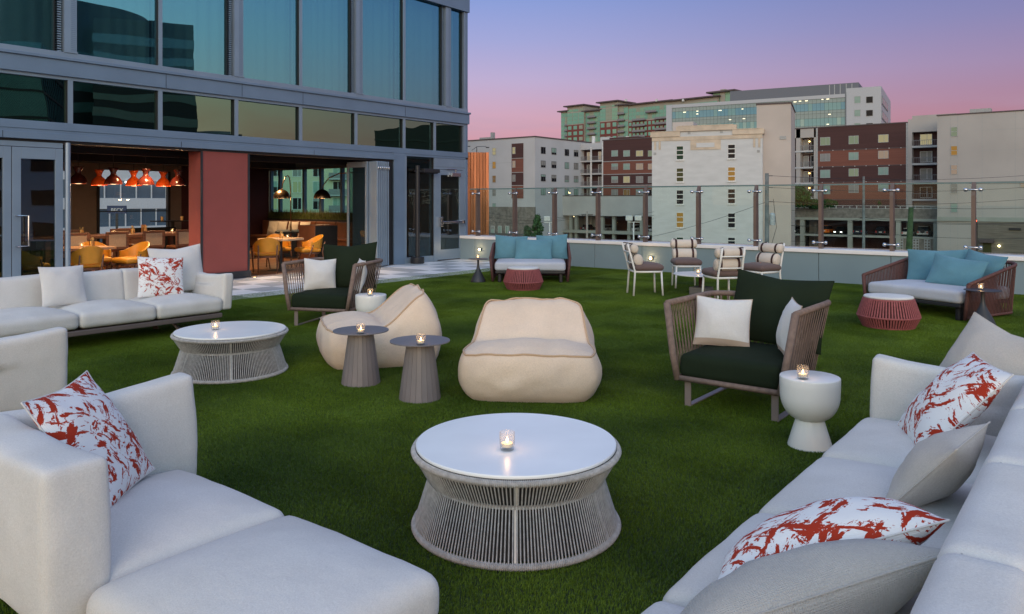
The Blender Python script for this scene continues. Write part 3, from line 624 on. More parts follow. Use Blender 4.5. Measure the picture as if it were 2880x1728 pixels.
def print_fabric(name):
    """white cloth with brush-stroke print in rust red: flat print, made of stretched ragged noise"""
    m, ns, L = new_mat(name)
    out = N(ns, 'ShaderNodeOutputMaterial'); b = N(ns, 'ShaderNodeBsdfPrincipled'); b.inputs['Roughness'].default_value = 0.9; b.inputs['Specular IOR Level'].default_value = 0.15; L.new(b.outputs[0], out.inputs[0])
    t = N(ns, 'ShaderNodeTexCoord'); oi = N(ns, 'ShaderNodeObjectInfo')
    k = N(ns, 'ShaderNodeVectorMath', operation='SCALE'); k.inputs[0].default_value = (31, 17, 5); L.new(oi.outputs['Random'], k.inputs['Scale'])
    ad = N(ns, 'ShaderNodeVectorMath', operation='ADD'); L.new(t.outputs['UV'], ad.inputs[0]); L.new(k.outputs[0], ad.inputs[1])
    wn_ = N(ns, 'ShaderNodeTexNoise'); wn_.inputs['Scale'].default_value = 2.2; wn_.inputs['Detail'].default_value = 1; L.new(ad.outputs[0], wn_.inputs[0])
    wsub = N(ns, 'ShaderNodeVectorMath', operation='MULTIPLY_ADD'); L.new(wn_.outputs['Color'], wsub.inputs[0]); wsub.inputs[1].default_value = (0.30, 0.30, 0); L.new(ad.outputs[0], wsub.inputs[2])
    def strokes(ang, sx, sy, s, lo, hi):
        rot = N(ns, 'ShaderNodeMapping'); rot.inputs['Rotation'].default_value = (0, 0, R(ang)); L.new(wsub.outputs[0], rot.inputs[0])
        mp = N(ns, 'ShaderNodeMapping'); mp.inputs['Scale'].default_value = (sx, sy, 1); L.new(rot.outputs[0], mp.inputs[0])
        nz = N(ns, 'ShaderNodeTexNoise'); nz.inputs['Scale'].default_value = s; nz.inputs['Detail'].default_value = 5; nz.inputs['Roughness'].default_value = 0.70; L.new(mp.outputs[0], nz.inputs[0])
        mr = N(ns, 'ShaderNodeMapRange'); mr.inputs['From Min'].default_value = lo; mr.inputs['From Max'].default_value = hi; L.new(nz.outputs['Fac'], mr.inputs[0]); return mr
    a1 = strokes(38, 1.0, 2.6, 4.4, 0.55, 0.56); a2 = strokes(-50, 1.0, 2.8, 3.8, 0.56, 0.57); a3 = strokes(10, 1.2, 2.2, 6.0, 0.615, 0.625)
    mx = N(ns, 'ShaderNodeMath', operation='MAXIMUM'); L.new(a1.outputs[0], mx.inputs[0]); L.new(a2.outputs[0], mx.inputs[1])
    mx2 = N(ns, 'ShaderNodeMath', operation='MAXIMUM'); L.new(mx.outputs[0], mx2.inputs[0]); L.new(a3.outputs[0], mx2.inputs[1])
    c = N(ns, 'ShaderNodeMixRGB'); L.new(mx2.outputs[0], c.inputs[0]); c.inputs[1].default_value = (0.74, 0.75, 0.76, 1); c.inputs[2].default_value = (0.36, 0.035, 0.016, 1); L.new(c.outputs[0], b.inputs['Base Color'])
    wv = N(ns, 'ShaderNodeTexWave'); wv.inputs['Scale'].default_value = 32; L.new(t.outputs['UV'], wv.inputs[0])
    bp = N(ns, 'ShaderNodeBump'); bp.inputs['Strength'].default_value = 0.25; bp.inputs['Distance'].default_value = 0.003; L.new(wv.outputs['Fac'], bp.inputs['Height']); L.new(bp.outputs[0], b.inputs['Normal'])
    return m
sofa_f = fabric('light_grey_outdoor_fabric', (0.645, 0.635, 0.615), soil=0.16)
seam_m = fabric('seam_thread', (0.50, 0.485, 0.465))
white_f = fabric('white_fabric', (0.66, 0.655, 0.645))
beige_p = fabric('sand_pillow_fabric', (0.52, 0.48, 0.43), thread=300, bump=0.3)
weave_p = fabric('coarse_woven_fabric', (0.50, 0.49, 0.46), thread=300, bump=0.6, weave=36)
hem_f = fabric('hemmed_white_fabric', (0.66, 0.655, 0.645), hem=0.13)
green_f = fabric('dark_green_fabric', (0.014, 0.023, 0.012), var=0.1, sheen=0.0)
teal_f = fabric('teal_fabric', (0.115, 0.265, 0.34), var=0.12, bump=0.35)
lounge_f = fabric('cream_lounger_fabric', (0.74, 0.59, 0.46), soil=0.22, soilcol=(0.42, 0.38, 0.36), thread=260)
lounge_pipe = fabric('sand_piping', (0.55, 0.38, 0.25))
seat_grey = fabric('pale_grey_fabric', (0.47, 0.50, 0.57))
brown_f = fabric('taupe_fabric', (0.145, 0.10, 0.092))
cream_f = fabric('cream_fabric', (0.62, 0.55, 0.48))
print_f = print_fabric('rust_print_fabric')
taupe_m = M('taupe_frame_metal', (0.155, 0.125, 0.118), rough=0.45, metal=0.2, var=0.04)
taupe_l = M('taupe_sled_metal', (0.235, 0.195, 0.185), rough=0.42, metal=0.25, var=0.04)
strap_m = M('taupe_rope', (0.200, 0.142, 0.118), rough=0.75, var=0.12, scale=30, bump=0.25, bscale=260)
brown_strap = M('brown_rope', (0.105, 0.045, 0.040), rough=0.7, var=0.12, scale=30, bump=0.25, bscale=260)
pink_strap = M('rose_rope', (0.30, 0.085, 0.088), rough=0.7, var=0.1, scale=30, bump=0.25, bscale=260)
cord_m = M('grey_white_rope', (0.46, 0.45, 0.44), rough=0.8, var=0.12, scale=40, bump=0.35, bscale=420)
white_met = M('white_metal', (0.72, 0.72, 0.70), rough=0.4, var=0.02)
stone_top = M('white_stone_top', (0.82, 0.84, 0.84), rough=0.30, var=0.03, scale=2.5, spec=0.35)
grey_lac = M('grey_lacquer', (0.165, 0.155, 0.172), rough=0.38, var=0.04)
grey_cone = M('grey_cone_lacquer', (0.195, 0.168, 0.165), rough=0.42, var=0.05)
char_m = M('charcoal_metal', (0.036, 0.037, 0.043), rough=0.42, var=0.05)
white_lac = M('white_lacquer', (0.72, 0.72, 0.70), rough=0.30, var=0.015)
conc_d = M('grey_plinth', (0.16, 0.15, 0.145), rough=0.8, var=0.1)

_ps = [0]
def pillow(label, mat, base, w, h, t, facing, lean=12, roll=0, group=None, name='pillow', dent=0.0, wr=0.006, pull=0.055):
    _ps[0] += 1
    pb_ = pillow_mb(w, h, t, seed=_ps[0] * 1.7, dent=dent, wr=wr, pull=pull); o = pb_.build(name, mat, smooth=True); n_ = 26; W_ = n_ + 1
    rim = [k for k in range(W_)] + [k * W_ + n_ for k in range(1, W_)] + [n_ * W_ + n_ - k for k in range(1, W_)] + [(n_ - k) * W_ for k in range(1, n_)]
    sm = MB().tube([pb_.v[k] for k in rim], 0.0036, 5, closed=True); sm.uv = [(0.99, 0.01)] * len(sm.v); sm.build('seam', white_f if mat is print_f else mat, o, smooth=True)
    c = Matrix.Translation((0, 0, h / 2)); T = Matrix.Translation(base) @ Matrix.Rotation(face(facing), 4, 'Z') @ Matrix.Rotation(R(-lean), 4, 'X') @ c @ Matrix.Rotation(R(roll), 4, 'Y') @ c.inverted()
    o.matrix_world = T; o.location, o.rotation_euler = T.to_translation(), T.to_euler()
    return tag(o, label, 'pillow', group)

# ---------------------------------------------------------------- candles
cup_g = glass('candle_glass', trans=(0.97, 0.97, 0.97), refl=(0.12, 0.12, 0.12), base=0.02, rough=0.25, ior=1.3, frost=0.05)
def make_candle(label):
    t = thing('candle_holder', label, 'candle', (0, 0, 0), 0, 'lit candles in small fluted glasses')
    def cup(u, v):
        a = 2 * PI * u; fl = 0.0010 * math.cos(26 * a)
        pr = [(0.0, 0.0), (0.030, 0.0), (0.0335, 0.010), (0.0355, 0.03), (0.0365, 0.086), (0.0335, 0.086), (0.0325, 0.03), (0.030, 0.016), (0.0, 0.014)]
        k = v * (len(pr) - 1); i = min(int(k), len(pr) - 2); f = k - i
        r = pr[i][0] + (pr[i + 1][0] - pr[i][0]) * f; z = pr[i][1] + (pr[i + 1][1] - pr[i][1]) * f
        if 0.02 < z < 0.085 and i < 4: r += fl
        return (r * math.cos(a), r * math.sin(a), z)
    MB().grid(cup, 78, 16).build('glass_cup', cup_g, t, smooth=True, sharp=30)
    MB().lathe([(0.026, 0.017), (0.027, 0.034), (0.0, 0.033)], 20).build('candle_wax', wax, t, smooth=True, sharp=40)
    MB().lathe([(0.001, 0.033), (0.0055, 0.040), (0.0062, 0.046), (0.003, 0.056), (0.0, 0.064)], 10).build('flame', flame_m, t, smooth=True)
    l = bpy.data.lights.new('candle_light', 'POINT'); l.energy = 0.20; l.color = (1.0, 0.58, 0.25); l.shadow_soft_size = 0.012
    o = bpy.data.objects.new('candle_light', l); COL.objects.link(o); o.parent = t; o.location = (0, 0, 0.070)
    return t
_candle = None
def candle(x, y, z, label):
    global _candle
    if _candle is None: _candle = make_candle(label); _candle.location = (x, y, z); return _candle
    return dup(_candle, (x, y, z), random.uniform(0, 6), label)

# ---------------------------------------------------------------- sofas
def sofa(name, label, loc, facing, nseats, back_seats, arms, seat_w=0.83, depth=0.90, top=0.75, legs=True, lean=0.12, seat_z=0.235, seat_h=0.175):
    """local: seats along +x from 0, front edge at y=0 looking -y; back_seats = list of (x0, x1) pads; arms = list of x positions with side"""
    t = thing(name, label, 'sofa', loc, face(facing))
    W = nseats * seat_w
    MB().box(0.0, W, 0.03, depth - 0.05, 0.165, 0.225).build('frame', taupe_m, t, bevel=0.012)
    for x in ([0.5, W - 0.55] if legs else []):
        lg = MB().bar((x, 0.22, 0.17), (x + 0.10, 0.10, 0.0), 0.06, 0.02).bar((x, depth - 0.25, 0.17), (x + 0.10, depth - 0.13, 0.0), 0.06, 0.02).box(x - 0.03, x + 0.03, 0.2, depth - 0.2, 0.14, 0.164)
        lg.build('leg', taupe_m, t)
    for k in range(nseats):
        softbox(seat_w - 0.006, depth - 0.02, seat_h, 0.055, crown=0.055, bulge=0.008, seed=k + len(name) + facing, wr=0.007).build('seat_cushion', sofa_f, t, smooth=True, loc=(seat_w * (k + 0.5), depth / 2 - 0.01, seat_z))
    for k, (x0, x1) in enumerate(back_seats):
        b = softbox(x1 - x0 + 0.002, 0.20, top - 0.24, 0.045 if lean > 0.05 else 0.026, crown=0.012, bulge=0.022, seed=k + 31 + facing, wr=0.006, seam=('x', -0.5))
        hw_ = (x1 - x0) / 2; f = lambda L3: [(x, y + (z - 0.2) * lean, z - (0.02 * math.cos(x / hw_ * PI / 2) - 0.012 if z > 0.35 else 0)) for x, y, z in L3]; b.v = f(b.v)
        bo = b.build('back_cushion', sofa_f, t, smooth=True, loc=((x0 + x1) / 2, depth - 0.02, 0.25)); MB().tube(f(b.seam), 0.0022, 5).build('seam', seam_m, bo, smooth=True)
    for x, side, ln, y0, at_ in arms:
        b = softbox(0.13, ln, at_ - 0.25, 0.030, crown=0.010, bulge=0.014, seed=x * 3 + 5, wr=0.006, n=10, seam=('y', 0.45 * side))
        f = lambda L3: [(xx + side * (z - 0.2) * 0.06, y, z - (0.045 * math.sin((y / ln + 0.5) * PI) if z > 0.3 else 0)) for xx, y, z in L3]; b.v = f(b.v)
        bo = b.build('arm_cushion', sofa_f, t, smooth=True, loc=(x + side * 0.068, ln / 2 + y0, 0.255)); MB().tube(f(b.seam), 0.0022, 5).build('seam', seam_m, bo, smooth=True)
    return t
# far left: three seats along the facade, looking to the camera side (-Y)
sofa('sofa', 'long light grey sofa with three seat cushions in front of the restaurant opening', (1.88, 8.60, 0), -90, 4, [(0, .83), (.83, 1.66), (1.66, 2.49), (2.49, 3.32)], [(3.32, 1, 0.95, 0.02, 0.70)], depth=0.92)
# near left: faces +X, backrest only behind its far seat, arm at the far end; local x runs towards +Y ... facing 0 -> local -y = +X, local x = +Y
sofa('sofa', 'light grey sofa at the lower left with a backless end seat and one patterned pillow', (1.83, 1.72, 0), 0, 2, [(0.845, 1.70)], [(1.70, 1, 1.06, -0.10, 0.77)], lean=0.02, seat_w=0.83, depth=0.80, seat_z=0.215, seat_h=0.17)
# second sofa beyond it, mostly out of the picture: only its near arm shows
sofa('sofa', 'light grey sofa cut off by the left edge, showing only its plain arm', (2.12, 5.58, 0), 0, 2, [(0, .83), (.83, 1.66)], [(0.0, -1, 1.06, -0.04, 0.76)], depth=0.90)
# right: long sofa facing +Y, arm at its far end; local x runs towards -X, so the far end is x = 0
sofa('sofa', 'long light grey sofa running along the right side with five scattered pillows', (4.52, 1.09, 0), 90, 4, [(0, .81), (.81, 1.62), (1.62, 2.43), (2.43, 3.24)], [(0.0, -1, 0.92, 0.04, 0.74)], seat_w=0.81, depth=0.84, seat_h=0.185)

# pillows on the sofas
G1 = 'red and white patterned pillows'; G2 = 'plain pale pillows on the grey sofas'
pillow('small plain pale grey pillow leaning on the sofa near the closed glass door', white_f, (3.62, 9.18, 0.435), 0.47, 0.45, 0.15, -88, 16, 1, G2)
pillow('red and white patterned pillow beside the big white one on the sofa by the restaurant', print_f, (4.66, 9.05, 0.435), 0.53, 0.50, 0.17, -102, 17, 4, G1)
pillow('large plain white pillow in the right corner of the sofa before the red column', white_f, (5.02, 9.32, 0.44), 0.66, 0.60, 0.20, -98, 14, -3, G2, dent=0.05)
pillow('red and white patterned pillow tilted in the corner of the lower left sofa', print_f, (1.475, 3.12, 0.425), 0.53, 0.52, 0.17, -46, 33, 0, G1, dent=0.02)
pillow('big beige pillow standing at the far end of the right sofa', beige_p, (4.80, 0.64, 0.42), 0.62, 0.56, 0.22, 140, 30, 10, G2, dent=0.04)
pillow('red and white patterned pillow leaning on the big beige one on the right sofa', print_f, (4.07, 0.78, 0.44), 0.52, 0.54, 0.20, 114, 42, 0, G1)
pillow('beige pillow seen edge-on against the backrest in the middle of the right sofa', beige_p, (3.30, 0.66, 0.43), 0.46, 0.40, 0.19, 84, 40, 0, G2)
def pillow_edge(label, mat, near_bottom, near_top, wdir, w, t, group, dent=0.0):
    """pillow given by its near side edge (bottom and top corner) and the direction in which it extends away"""
    a, b = Vector(near_bottom), Vector(near_top); z = (b - a); h = z.length; z.normalize(); x = -(Vector(wdir) - z * Vector(wdir).dot(z)).normalized(); y = z.cross(x)
    o = pillow(label, mat, (0, 0, 0), w, h, t, 0, group=group, dent=dent); T = Matrix((x, y, z)).transposed().to_4x4(); T.translation = a - x * (w / 2)
    o.location, o.rotation_euler = T.to_translation(), T.to_euler(); return o
pillow_edge('red and white patterned pillow wedged behind the near grey pillow on the right sofa', print_f, (2.13, 0.92, 0.475), (2.43, 0.36, 0.71), (0.88, 0.38, -0.30), 0.38, 0.24, G1)
pillow_edge('coarse woven grey pillow closest to the camera on the right sofa', weave_p, (1.77, 0.90, 0.47), (2.25, 0.31, 0.705), (0.786, 0.343, -0.44), 0.40, 0.25, G2)

# ---------------------------------------------------------------- rope tables
backing_m = M('dark_cord_backing', (0.035, 0.033, 0.032), rough=0.9)
def zigzag_table(label, loc, r=0.5, h=0.41):
    t = thing('coffee_table', label, 'coffee table', loc, 0, 'round white-topped tables on corded bases')
    k = r / 0.5
    MB().lathe([(0.0, h - 0.016), (r * 0.985, h - 0.016), (r * 0.99, h - 0.012), (r * 0.99, h - 0.003), (r * 0.985, h), (0.0, h)], 96).build('table_top', stone_top, t, smooth=True, sharp=40)
    ring = lambda rr, z, n=96: [(rr * math.cos(2 * PI * i / n), rr * math.sin(2 * PI * i / n), z) for i in range(n)]
    MB().tube(ring(r * 1.005, h - 0.032), 0.013, 10, closed=True).build('top_ring', cord_m, t, smooth=True)
    MB().tube(ring(0.425 * k, 0.245), 0.010, 8, closed=True).build('waist_ring', cord_m, t, smooth=True)
    MB().tube(ring(r * 1.0, 0.017), 0.014, 10, closed=True).build('base_ring', cord_m, t, smooth=True)
    nn = 190
    lo, up, wr = MB(), MB(), MB()
    for i in range(nn):
        a = 2 * PI * (i + 0.25 * math.sin(i * 12.9)) / nn; c, s = math.cos(a), math.sin(a)
        lo.tube([(r * 1.005 * c, r * 1.005 * s, 0.02), (0.43 * k * c, 0.43 * k * s, 0.25)], 0.0036, 5, cap=False)
        a2 = a + PI / nn; c, s = math.cos(a2), math.sin(a2)
        up.tube([(0.43 * k * c, 0.43 * k * s, 0.24), (r * 1.01 * c, r * 1.01 * s, h - 0.04)], 0.0036, 5, cap=False)
    for i in range(nn * 2):
        a = 2 * PI * i / (nn * 2); c, s = math.cos(a), math.sin(a)
        for rr, z, q in ((r * 1.005, h - 0.032, 0.0145), (r, 0.017, 0.0155)):
            wr.tube([((rr + q * math.cos(b)) * c, (rr + q * math.cos(b)) * s, z + q * math.sin(b)) for b in (PI * 0.62, PI * 0.3, 0, -PI * 0.3, -PI * 0.5)], 0.0030, 4, cap=False)
    stuff(lo.build('lower_cords', cord_m, t, smooth=True)); stuff(up.build('upper_cords', cord_m, t, smooth=True)); stuff(wr.build('wrapped_cords', cord_m, t, smooth=True))
    MB().lathe([(0.455 * k, 0.02), (0.392 * k, 0.245), (0.455 * k, h - 0.04)], 64, None, False, False).build('cord_backing', backing_m, t, smooth=True)  # added dark backing that blackens the gaps between the cords
    for i in range(6):
        a = 2 * PI * i / 6 + math.atan2(loc[1], loc[0]) + PI; c, s = math.cos(a), math.sin(a)
        lg = MB().bar((r * 0.985 * c, r * 0.985 * s, 0.02), (0.415 * k * c, 0.415 * k * s, 0.245), 0.016, 0.008, up=(c, s, 0)).bar((0.415 * k * c, 0.415 * k * s, 0.245), (r * 0.985 * c, r * 0.985 * s, h - 0.03), 0.016, 0.008, up=(c, s, 0))
        lg.build('leg', white_met, t)
    return t
zigzag_table('round white-topped table on a corded hourglass base nearest the camera', (3.00, 2.335, 0))
zigzag_table('round white-topped table on a corded hourglass base in front of the long left sofa', (4.00, 6.50, 0), h=0.40)
candle(2.86, 2.28, 0.41, 'lit glass candle on the white round table nearest the camera')
candle(3.89, 6.58, 0.40, 'lit glass candle on the white round table by the left sofa')

# ---------------------------------------------------------------- grey cone tables, white pedestal tables, charcoal trumpet tables
def cone_table(label, loc, h, rot):
    t = thing('side_table', label, 'side table', loc, rot, 'grey side tables with faceted cone bases')
    MB().lathe([(0.0, h - 0.009), (0.242, h - 0.009), (0.243, h - 0.005), (0.242, h), (0, h)], 72).build('table_top', grey_lac, t, smooth=True, sharp=40)
    for k in range(22):
        a0, a1 = 2 * PI * (k + 0.02) / 22, 2 * PI * (k + 0.98) / 22; q = []
        for rr, z in ((0.171, 0.0), (0.108, h - 0.009)):
            q += [(rr * math.cos(a0), rr * math.sin(a0), z), (rr * math.cos(a1), rr * math.sin(a1), z), ((rr - 0.008) * math.cos(a1), (rr - 0.008) * math.sin(a1), z), ((rr - 0.008) * math.cos(a0), (rr - 0.008) * math.sin(a0), z)]
        MB().add(q, [(0, 1, 5, 4), (1, 2, 6, 5), (2, 3, 7, 6), (3, 0, 4, 7), (3, 2, 1, 0), (4, 5, 6, 7)]).build('base_facet', grey_cone, t)
    MB().lathe([(0.165, 0.002), (0.10, h - 0.01)], 32).build('base_core', grey_cone, t, smooth=True)
    return t
cone_table('grey cone-based side table on the left, in front of the sideways lounger', (4.46, 5.20, 0), 0.468, 0.1)
cone_table('grey cone-based side table on the right, nearer to the front-facing lounger', (4.41, 4.42, 0), 0.472, 0.3)
candle(4.33, 5.05, 0.468, 'lit glass candle on the left grey cone table'); candle(4.27, 4.27, 0.472, 'lit glass candle on the right grey cone table')
def pedestal(label, loc):
    t = thing('pedestal_table', label, 'side table', loc, 0, 'white bowl-shaped pedestal tables')
    pr = [(0.0, 0.165)] + [(0.186 * math.sin(a) ** 0.75, 0.345 - 0.182 * math.cos(a)) for a in [R(x) for x in (8, 16, 26, 36, 46, 56, 66, 76, 84, 90)]] + [(0.188, 0.40), (0.188, 0.448), (0.186, 0.4545), (0.183, 0.456), (0, 0.456)]
    MB().lathe(pr, 64).build('bowl', white_lac, t, smooth=True, sharp=50)
    MB().lathe([(0, 0), (0.138, 0), (0.139, 0.006), (0.085, 0.186), (0, 0.19)], 56).build('foot', white_lac, t, smooth=True, sharp=40)
    return t
pedestal('white bowl-shaped pedestal table beside the nearer dark green armchair', (5.13, 1.56, 0)); candle(5.02, 1.57, 0.456, 'lit glass candle on the white pedestal table by the nearer armchair')
pedestal('white bowl-shaped pedestal table beside the farther dark green armchair', (6.29, 7.15, 0)); candle(6.20, 7.06, 0.456, 'lit glass candle on the white pedestal table by the farther armchair')
def trumpet(label, loc, r=0.2):
    t = thing('trumpet_table', label, 'side table', loc, 0, 'charcoal trumpet-footed side tables')
    MB().lathe([(0, 0.452), (r, 0.452), (r + 0.002, 0.456), (r, 0.460), (0, 0.460)], 56).build('table_top', char_m, t, smooth=True, sharp=40)
    pr = [(0, 0), (0.146, 0), (0.150, 0.012), (0.146, 0.03), (0.120, 0.09), (0.090, 0.15), (0.062, 0.20), (0.040, 0.25), (0.027, 0.30), (0.021, 0.36), (0.020, 0.452)]
    MB().lathe(pr, 48).build('foot', char_m, t, smooth=True, sharp=50)
    return t
trumpet('charcoal trumpet-footed table to the left of the far daybed', (11.45, 9.86, 0)); candle(11.44, 9.86, 0.46, 'lit glass candle on the charcoal table by the far daybed')
trumpet('charcoal trumpet-footed table in front of the right-hand daybed arm', (11.45, 1.32, 0), 0.212); candle(11.44, 1.34, 0.46, 'lit glass candle on the charcoal table by the right-hand daybed')

# ---------------------------------------------------------------- rope stools
def stool(label, loc, r=0.355):
    t = thing('stool', label, 'stool', loc, 0, 'rose red corded stools'); k = r / 0.355
    ring = lambda rr, z, n=72: [(rr * math.cos(2 * PI * i / n), rr * math.sin(2 * PI * i / n), z) for i in range(n)]
    r0, r1, r2 = 0.29 * k, 0.355 * k, 0.285 * k
    for nm, rr, z in (('base_ring', r0, 0.014), ('middle_ring', r1, 0.145), ('top_ring', r2, 0.362)): MB().tube(ring(rr, z), 0.012, 8, closed=True).build(nm, pink_strap, t, smooth=True)
    lo, up = MB(), MB(); nn = 66
    for i in range(nn):
        for q, (b, ra, za, rb, zb) in enumerate(((lo, r0, 0.014, r1, 0.145), (up, r1, 0.145, r2, 0.362))):
            a = 2 * PI * (i + 0.5 * q) / nn; a2 = a + 0.010 * math.sin(i * 5.1); u = (math.cos(a), math.sin(a), 0)
            b.bar(((ra + .008) * math.cos(a), (ra + .008) * math.sin(a), za), ((rb + .008) * math.cos(a2), (rb + .008) * math.sin(a2), zb), 0.019, 0.008, up=u)
    stuff(lo.build('lower_straps', pink_strap, t)); stuff(up.build('upper_straps', pink_strap, t))
    MB().lathe([(r0 * 0.93, 0.01), (r1 * 0.93, 0.145), (r2 * 0.9, 0.35)], 40).build('inner_shell', M('dark_rose_shell', (0.045, 0.012, 0.014), rough=0.8), t, smooth=True)
    MB().lathe([(0, 0.370), (0.272 * k, 0.370), (0.284 * k, 0.376), (0.286 * k, 0.386), (0.276 * k, 0.398), (0.2 * k, 0.404), (0, 0.405)], 56).build('seat_pad', white_f, t, smooth=True)
    return t
stool('rose red corded stool with a white pad before the far daybed', (11.03, 8.42, 0)); stool('rose red corded stool with a white pad before the right-hand daybed', (10.60, 2.25, 0), 0.362)

# ---------------------------------------------------------------- rope armchairs
def upath(hw, y0, y1, rc, z, n=8):
    """U-shaped plan path: from the front left (x=-hw, y=y0) round the back (y=y1) to the front right"""
    p = [(-hw, y0, z), (-hw, y1 - rc, z)]
    p += [(-hw + rc - rc * math.cos(a), y1 - rc + rc * math.sin(a), z) for a in [PI / 2 * k / n for k in range(1, n + 1)]]
    return p + [(-x, y, zz) for x, y, zz in p[::-1]]
def along(path, s):
    P = [Vector(p) for p in path]; ls = [(P[i + 1] - P[i]).length for i in range(len(P) - 1)]; L_ = sum(ls); d = s * L_
    for i, l in enumerate(ls):
        if d <= l or i == len(ls) - 1: return P[i].lerp(P[i + 1], min(1, d / max(l, 1e-9)))
        d -= l
def armchair(label, loc, facing):
    t = thing('armchair', label, 'armchair', loc, face(facing), 'dark green corded armchairs')
    base = upath(0.40, -0.42, 0.40, 0.10, 0.225); top = upath(0.50, -0.40, 0.53, 0.17, 0.795)
    MB().tube(base, 0.022, 10, closed=True).build('base_ring', strap_m, t, smooth=True)
    MB().tube(top, 0.024, 10).build('top_rail', strap_m, t, smooth=True)
    for s in (-1, 1): MB().tube([(s * 0.40, -0.42, 0.21), (s * 0.44, -0.425, 0.42), (s * 0.50, -0.405, 0.80)], 0.027, 10).build('front_post', strap_m, t, smooth=True)
    mid = upath(0.43, -0.41, 0.47, 0.14, 0.50)
    nn = 46
    for layer in (0, 1):
        for i in range(nn):
            s = (i + 0.5 + 0.5 * layer) / (nn + 0.5); sk = 0.008 * (1 if layer else -1)
            a = along(base, min(1, max(0, s + sk))); c = along(top, min(1, max(0, s - sk))); m = (a + c) / 2
            n_ = Vector((m.x, m.y - 0.0, 0)).normalized(); off = n_ * (0.010 if layer == 0 else -0.006)
            MB().bar(a + off, c + off, 0.0125, 0.006, up=n_).build('strap', strap_m, t)
    for s in (-1, 1):
        x = s * 0.34
        MB().box(x - 0.026, x + 0.026, -0.37, -0.355, 0.0, 0.205).box(x - 0.026, x + 0.026, 0.36, 0.375, 0.0, 0.205).box(x - 0.026, x + 0.026, -0.355, 0.36, 0.0, 0.013).build('sled_leg', taupe_l, t, bevel=0.004)
    MB().box(-0.38, 0.38, -0.40, 0.38, 0.20, 0.228).build('seat_frame', taupe_m, t)
    softbox(0.78, 0.83, 0.185, 0.05, crown=0.03, bulge=0.008, seed=facing, wr=0.004).build('seat_cushion', green_f, t, smooth=True, loc=(0, -0.01, 0.23))
    return t
armchair('dark green armchair with corded sides next to the nearer white pedestal table', (5.90, 2.27, 0), 180)
armchair('dark green armchair with corded sides next to the far white pedestal table', (6.46, 8.07, 0), 204)
GG = 'big dark green back pillows'; GW = 'white pillows in the green armchairs'
def inl(loc, facing, x, y, z):
    v = Matrix.Translation(loc) @ Matrix.Rotation(face(facing), 4, 'Z') @ Vector((x, y, z)); return v
A1, A2 = (5.90, 2.27, 0), (6.46, 8.07, 0)
pillow('dark green back pillow in the nearer armchair', green_f, inl(A1, 180, 0.10, 0.27, 0.43), 0.80, 0.60, 0.20, 180, 22, 4, GG, dent=0.05)
pillow('white pillow with a grey hem at the left side of the nearer armchair', hem_f, inl(A1, 180, -0.20, -0.04, 0.43), 0.44, 0.40, 0.15, 196, 16, 2, GW, dent=0.03)
pillow('white pillow squeezed against the right arm of the nearer armchair', hem_f, inl(A1, 180, 0.29, -0.05, 0.43), 0.42, 0.42, 0.16, 118, 14, 2, GW)
pillow('dark green back pillow in the farther armchair', green_f, inl(A2, 204, 0.06, 0.27, 0.42), 0.78, 0.62, 0.20, 206, 12, -3, GG, dent=0.05)
pillow('white pillow at the left side of the farther armchair', white_f, inl(A2, 204, -0.20, 0.02, 0.42), 0.42, 0.42, 0.16, 243, 12, 3, GW, dent=0.04)
pillow('white pillow half hidden by the right arm of the farther armchair', white_f, inl(A2, 204, 0.34, -0.02, 0.42), 0.42, 0.42, 0.16, 150, 10, 0, GW)

# ---------------------------------------------------------------- corded daybeds
def daybed(label, loc, facing, w=1.46, d=1.12):
    t = thing('daybed', label, 'daybed', loc, face(facing), 'brown corded daybeds with pale mattresses'); hw = w / 2
    base = upath(hw, -d / 2, d / 2, 0.12, 0.055); tp = upath(hw + 0.05, -d / 2 + 0.0, d / 2 + 0.07, 0.2, 0.5); T2 = []
    for x, y, z in tp:
        f = (y + d / 2) / (d + 0.07); T2.append((x, y, 0.50 + 0.235 * min(1, f) ** 0.85))
    MB().tube(T2, 0.024, 10).build('top_rail', brown_strap, t, smooth=True)
    MB().tube(base, 0.020, 8).build('bottom_rail', brown_strap, t, smooth=True)
    for s in (-1, 1): MB().tube([(s * hw, -d / 2, 0.03), (s * (hw + 0.05), -d / 2, 0.505)], 0.026, 8).build('front_post', brown_strap, t, smooth=True)
    b1 = MB(); nn = 112
    for i in range(nn):
        s = (i + 0.5) / nn; a = along(base, s); c = along(T2, s); m = (a + c) / 2
        n_ = Vector((m.x / hw ** 2, max(0, m.y) / (d / 2) ** 2 + 0.001, 0)).normalized(); b1.bar(a + n_ * 0.006, c + n_ * 0.006, 0.0175, 0.008, up=n_)
    stuff(b1.build('straps', brown_strap, t))
    MB().box(-hw + 0.05, hw - 0.05, -d / 2 - 0.02, d / 2 - 0.05, 0.185, 0.235).build('frame', dark, t, bevel=0.01)
    for x in (-hw + 0.13, hw - 0.13):
        for y in (-d / 2 + 0.10, d / 2 - 0.2): MB().box(x - 0.035, x + 0.035, y - 0.05, y + 0.05, 0.0, 0.19).build('leg', dark, t, bevel=0.02)
    softbox(w - 0.08, d + 0.02, 0.175, 0.05, crown=0.02, bulge=0.008, seed=3 + facing, wr=0.004, n=10).build('mattress', seat_grey, t, smooth=True, loc=(0, -0.03, 0.235))
    return t
D1, D2 = (12.40, 9.28, 0), (12.42, 1.98, 0)
daybed('brown corded daybed with pale mattress and three blue pillows near the exit door', D1, 216)
daybed('brown corded daybed with pale mattress and three blue pillows at the right', D2, 157, d=1.18)
GT = 'blue pillows on the daybeds'
pillow('blue pillow at the left end of the far daybed', teal_f, inl(D1, 216, -0.40, 0.28, 0.40), 0.68, 0.50, 0.18, 222, 16, 3, GT, dent=0.02)
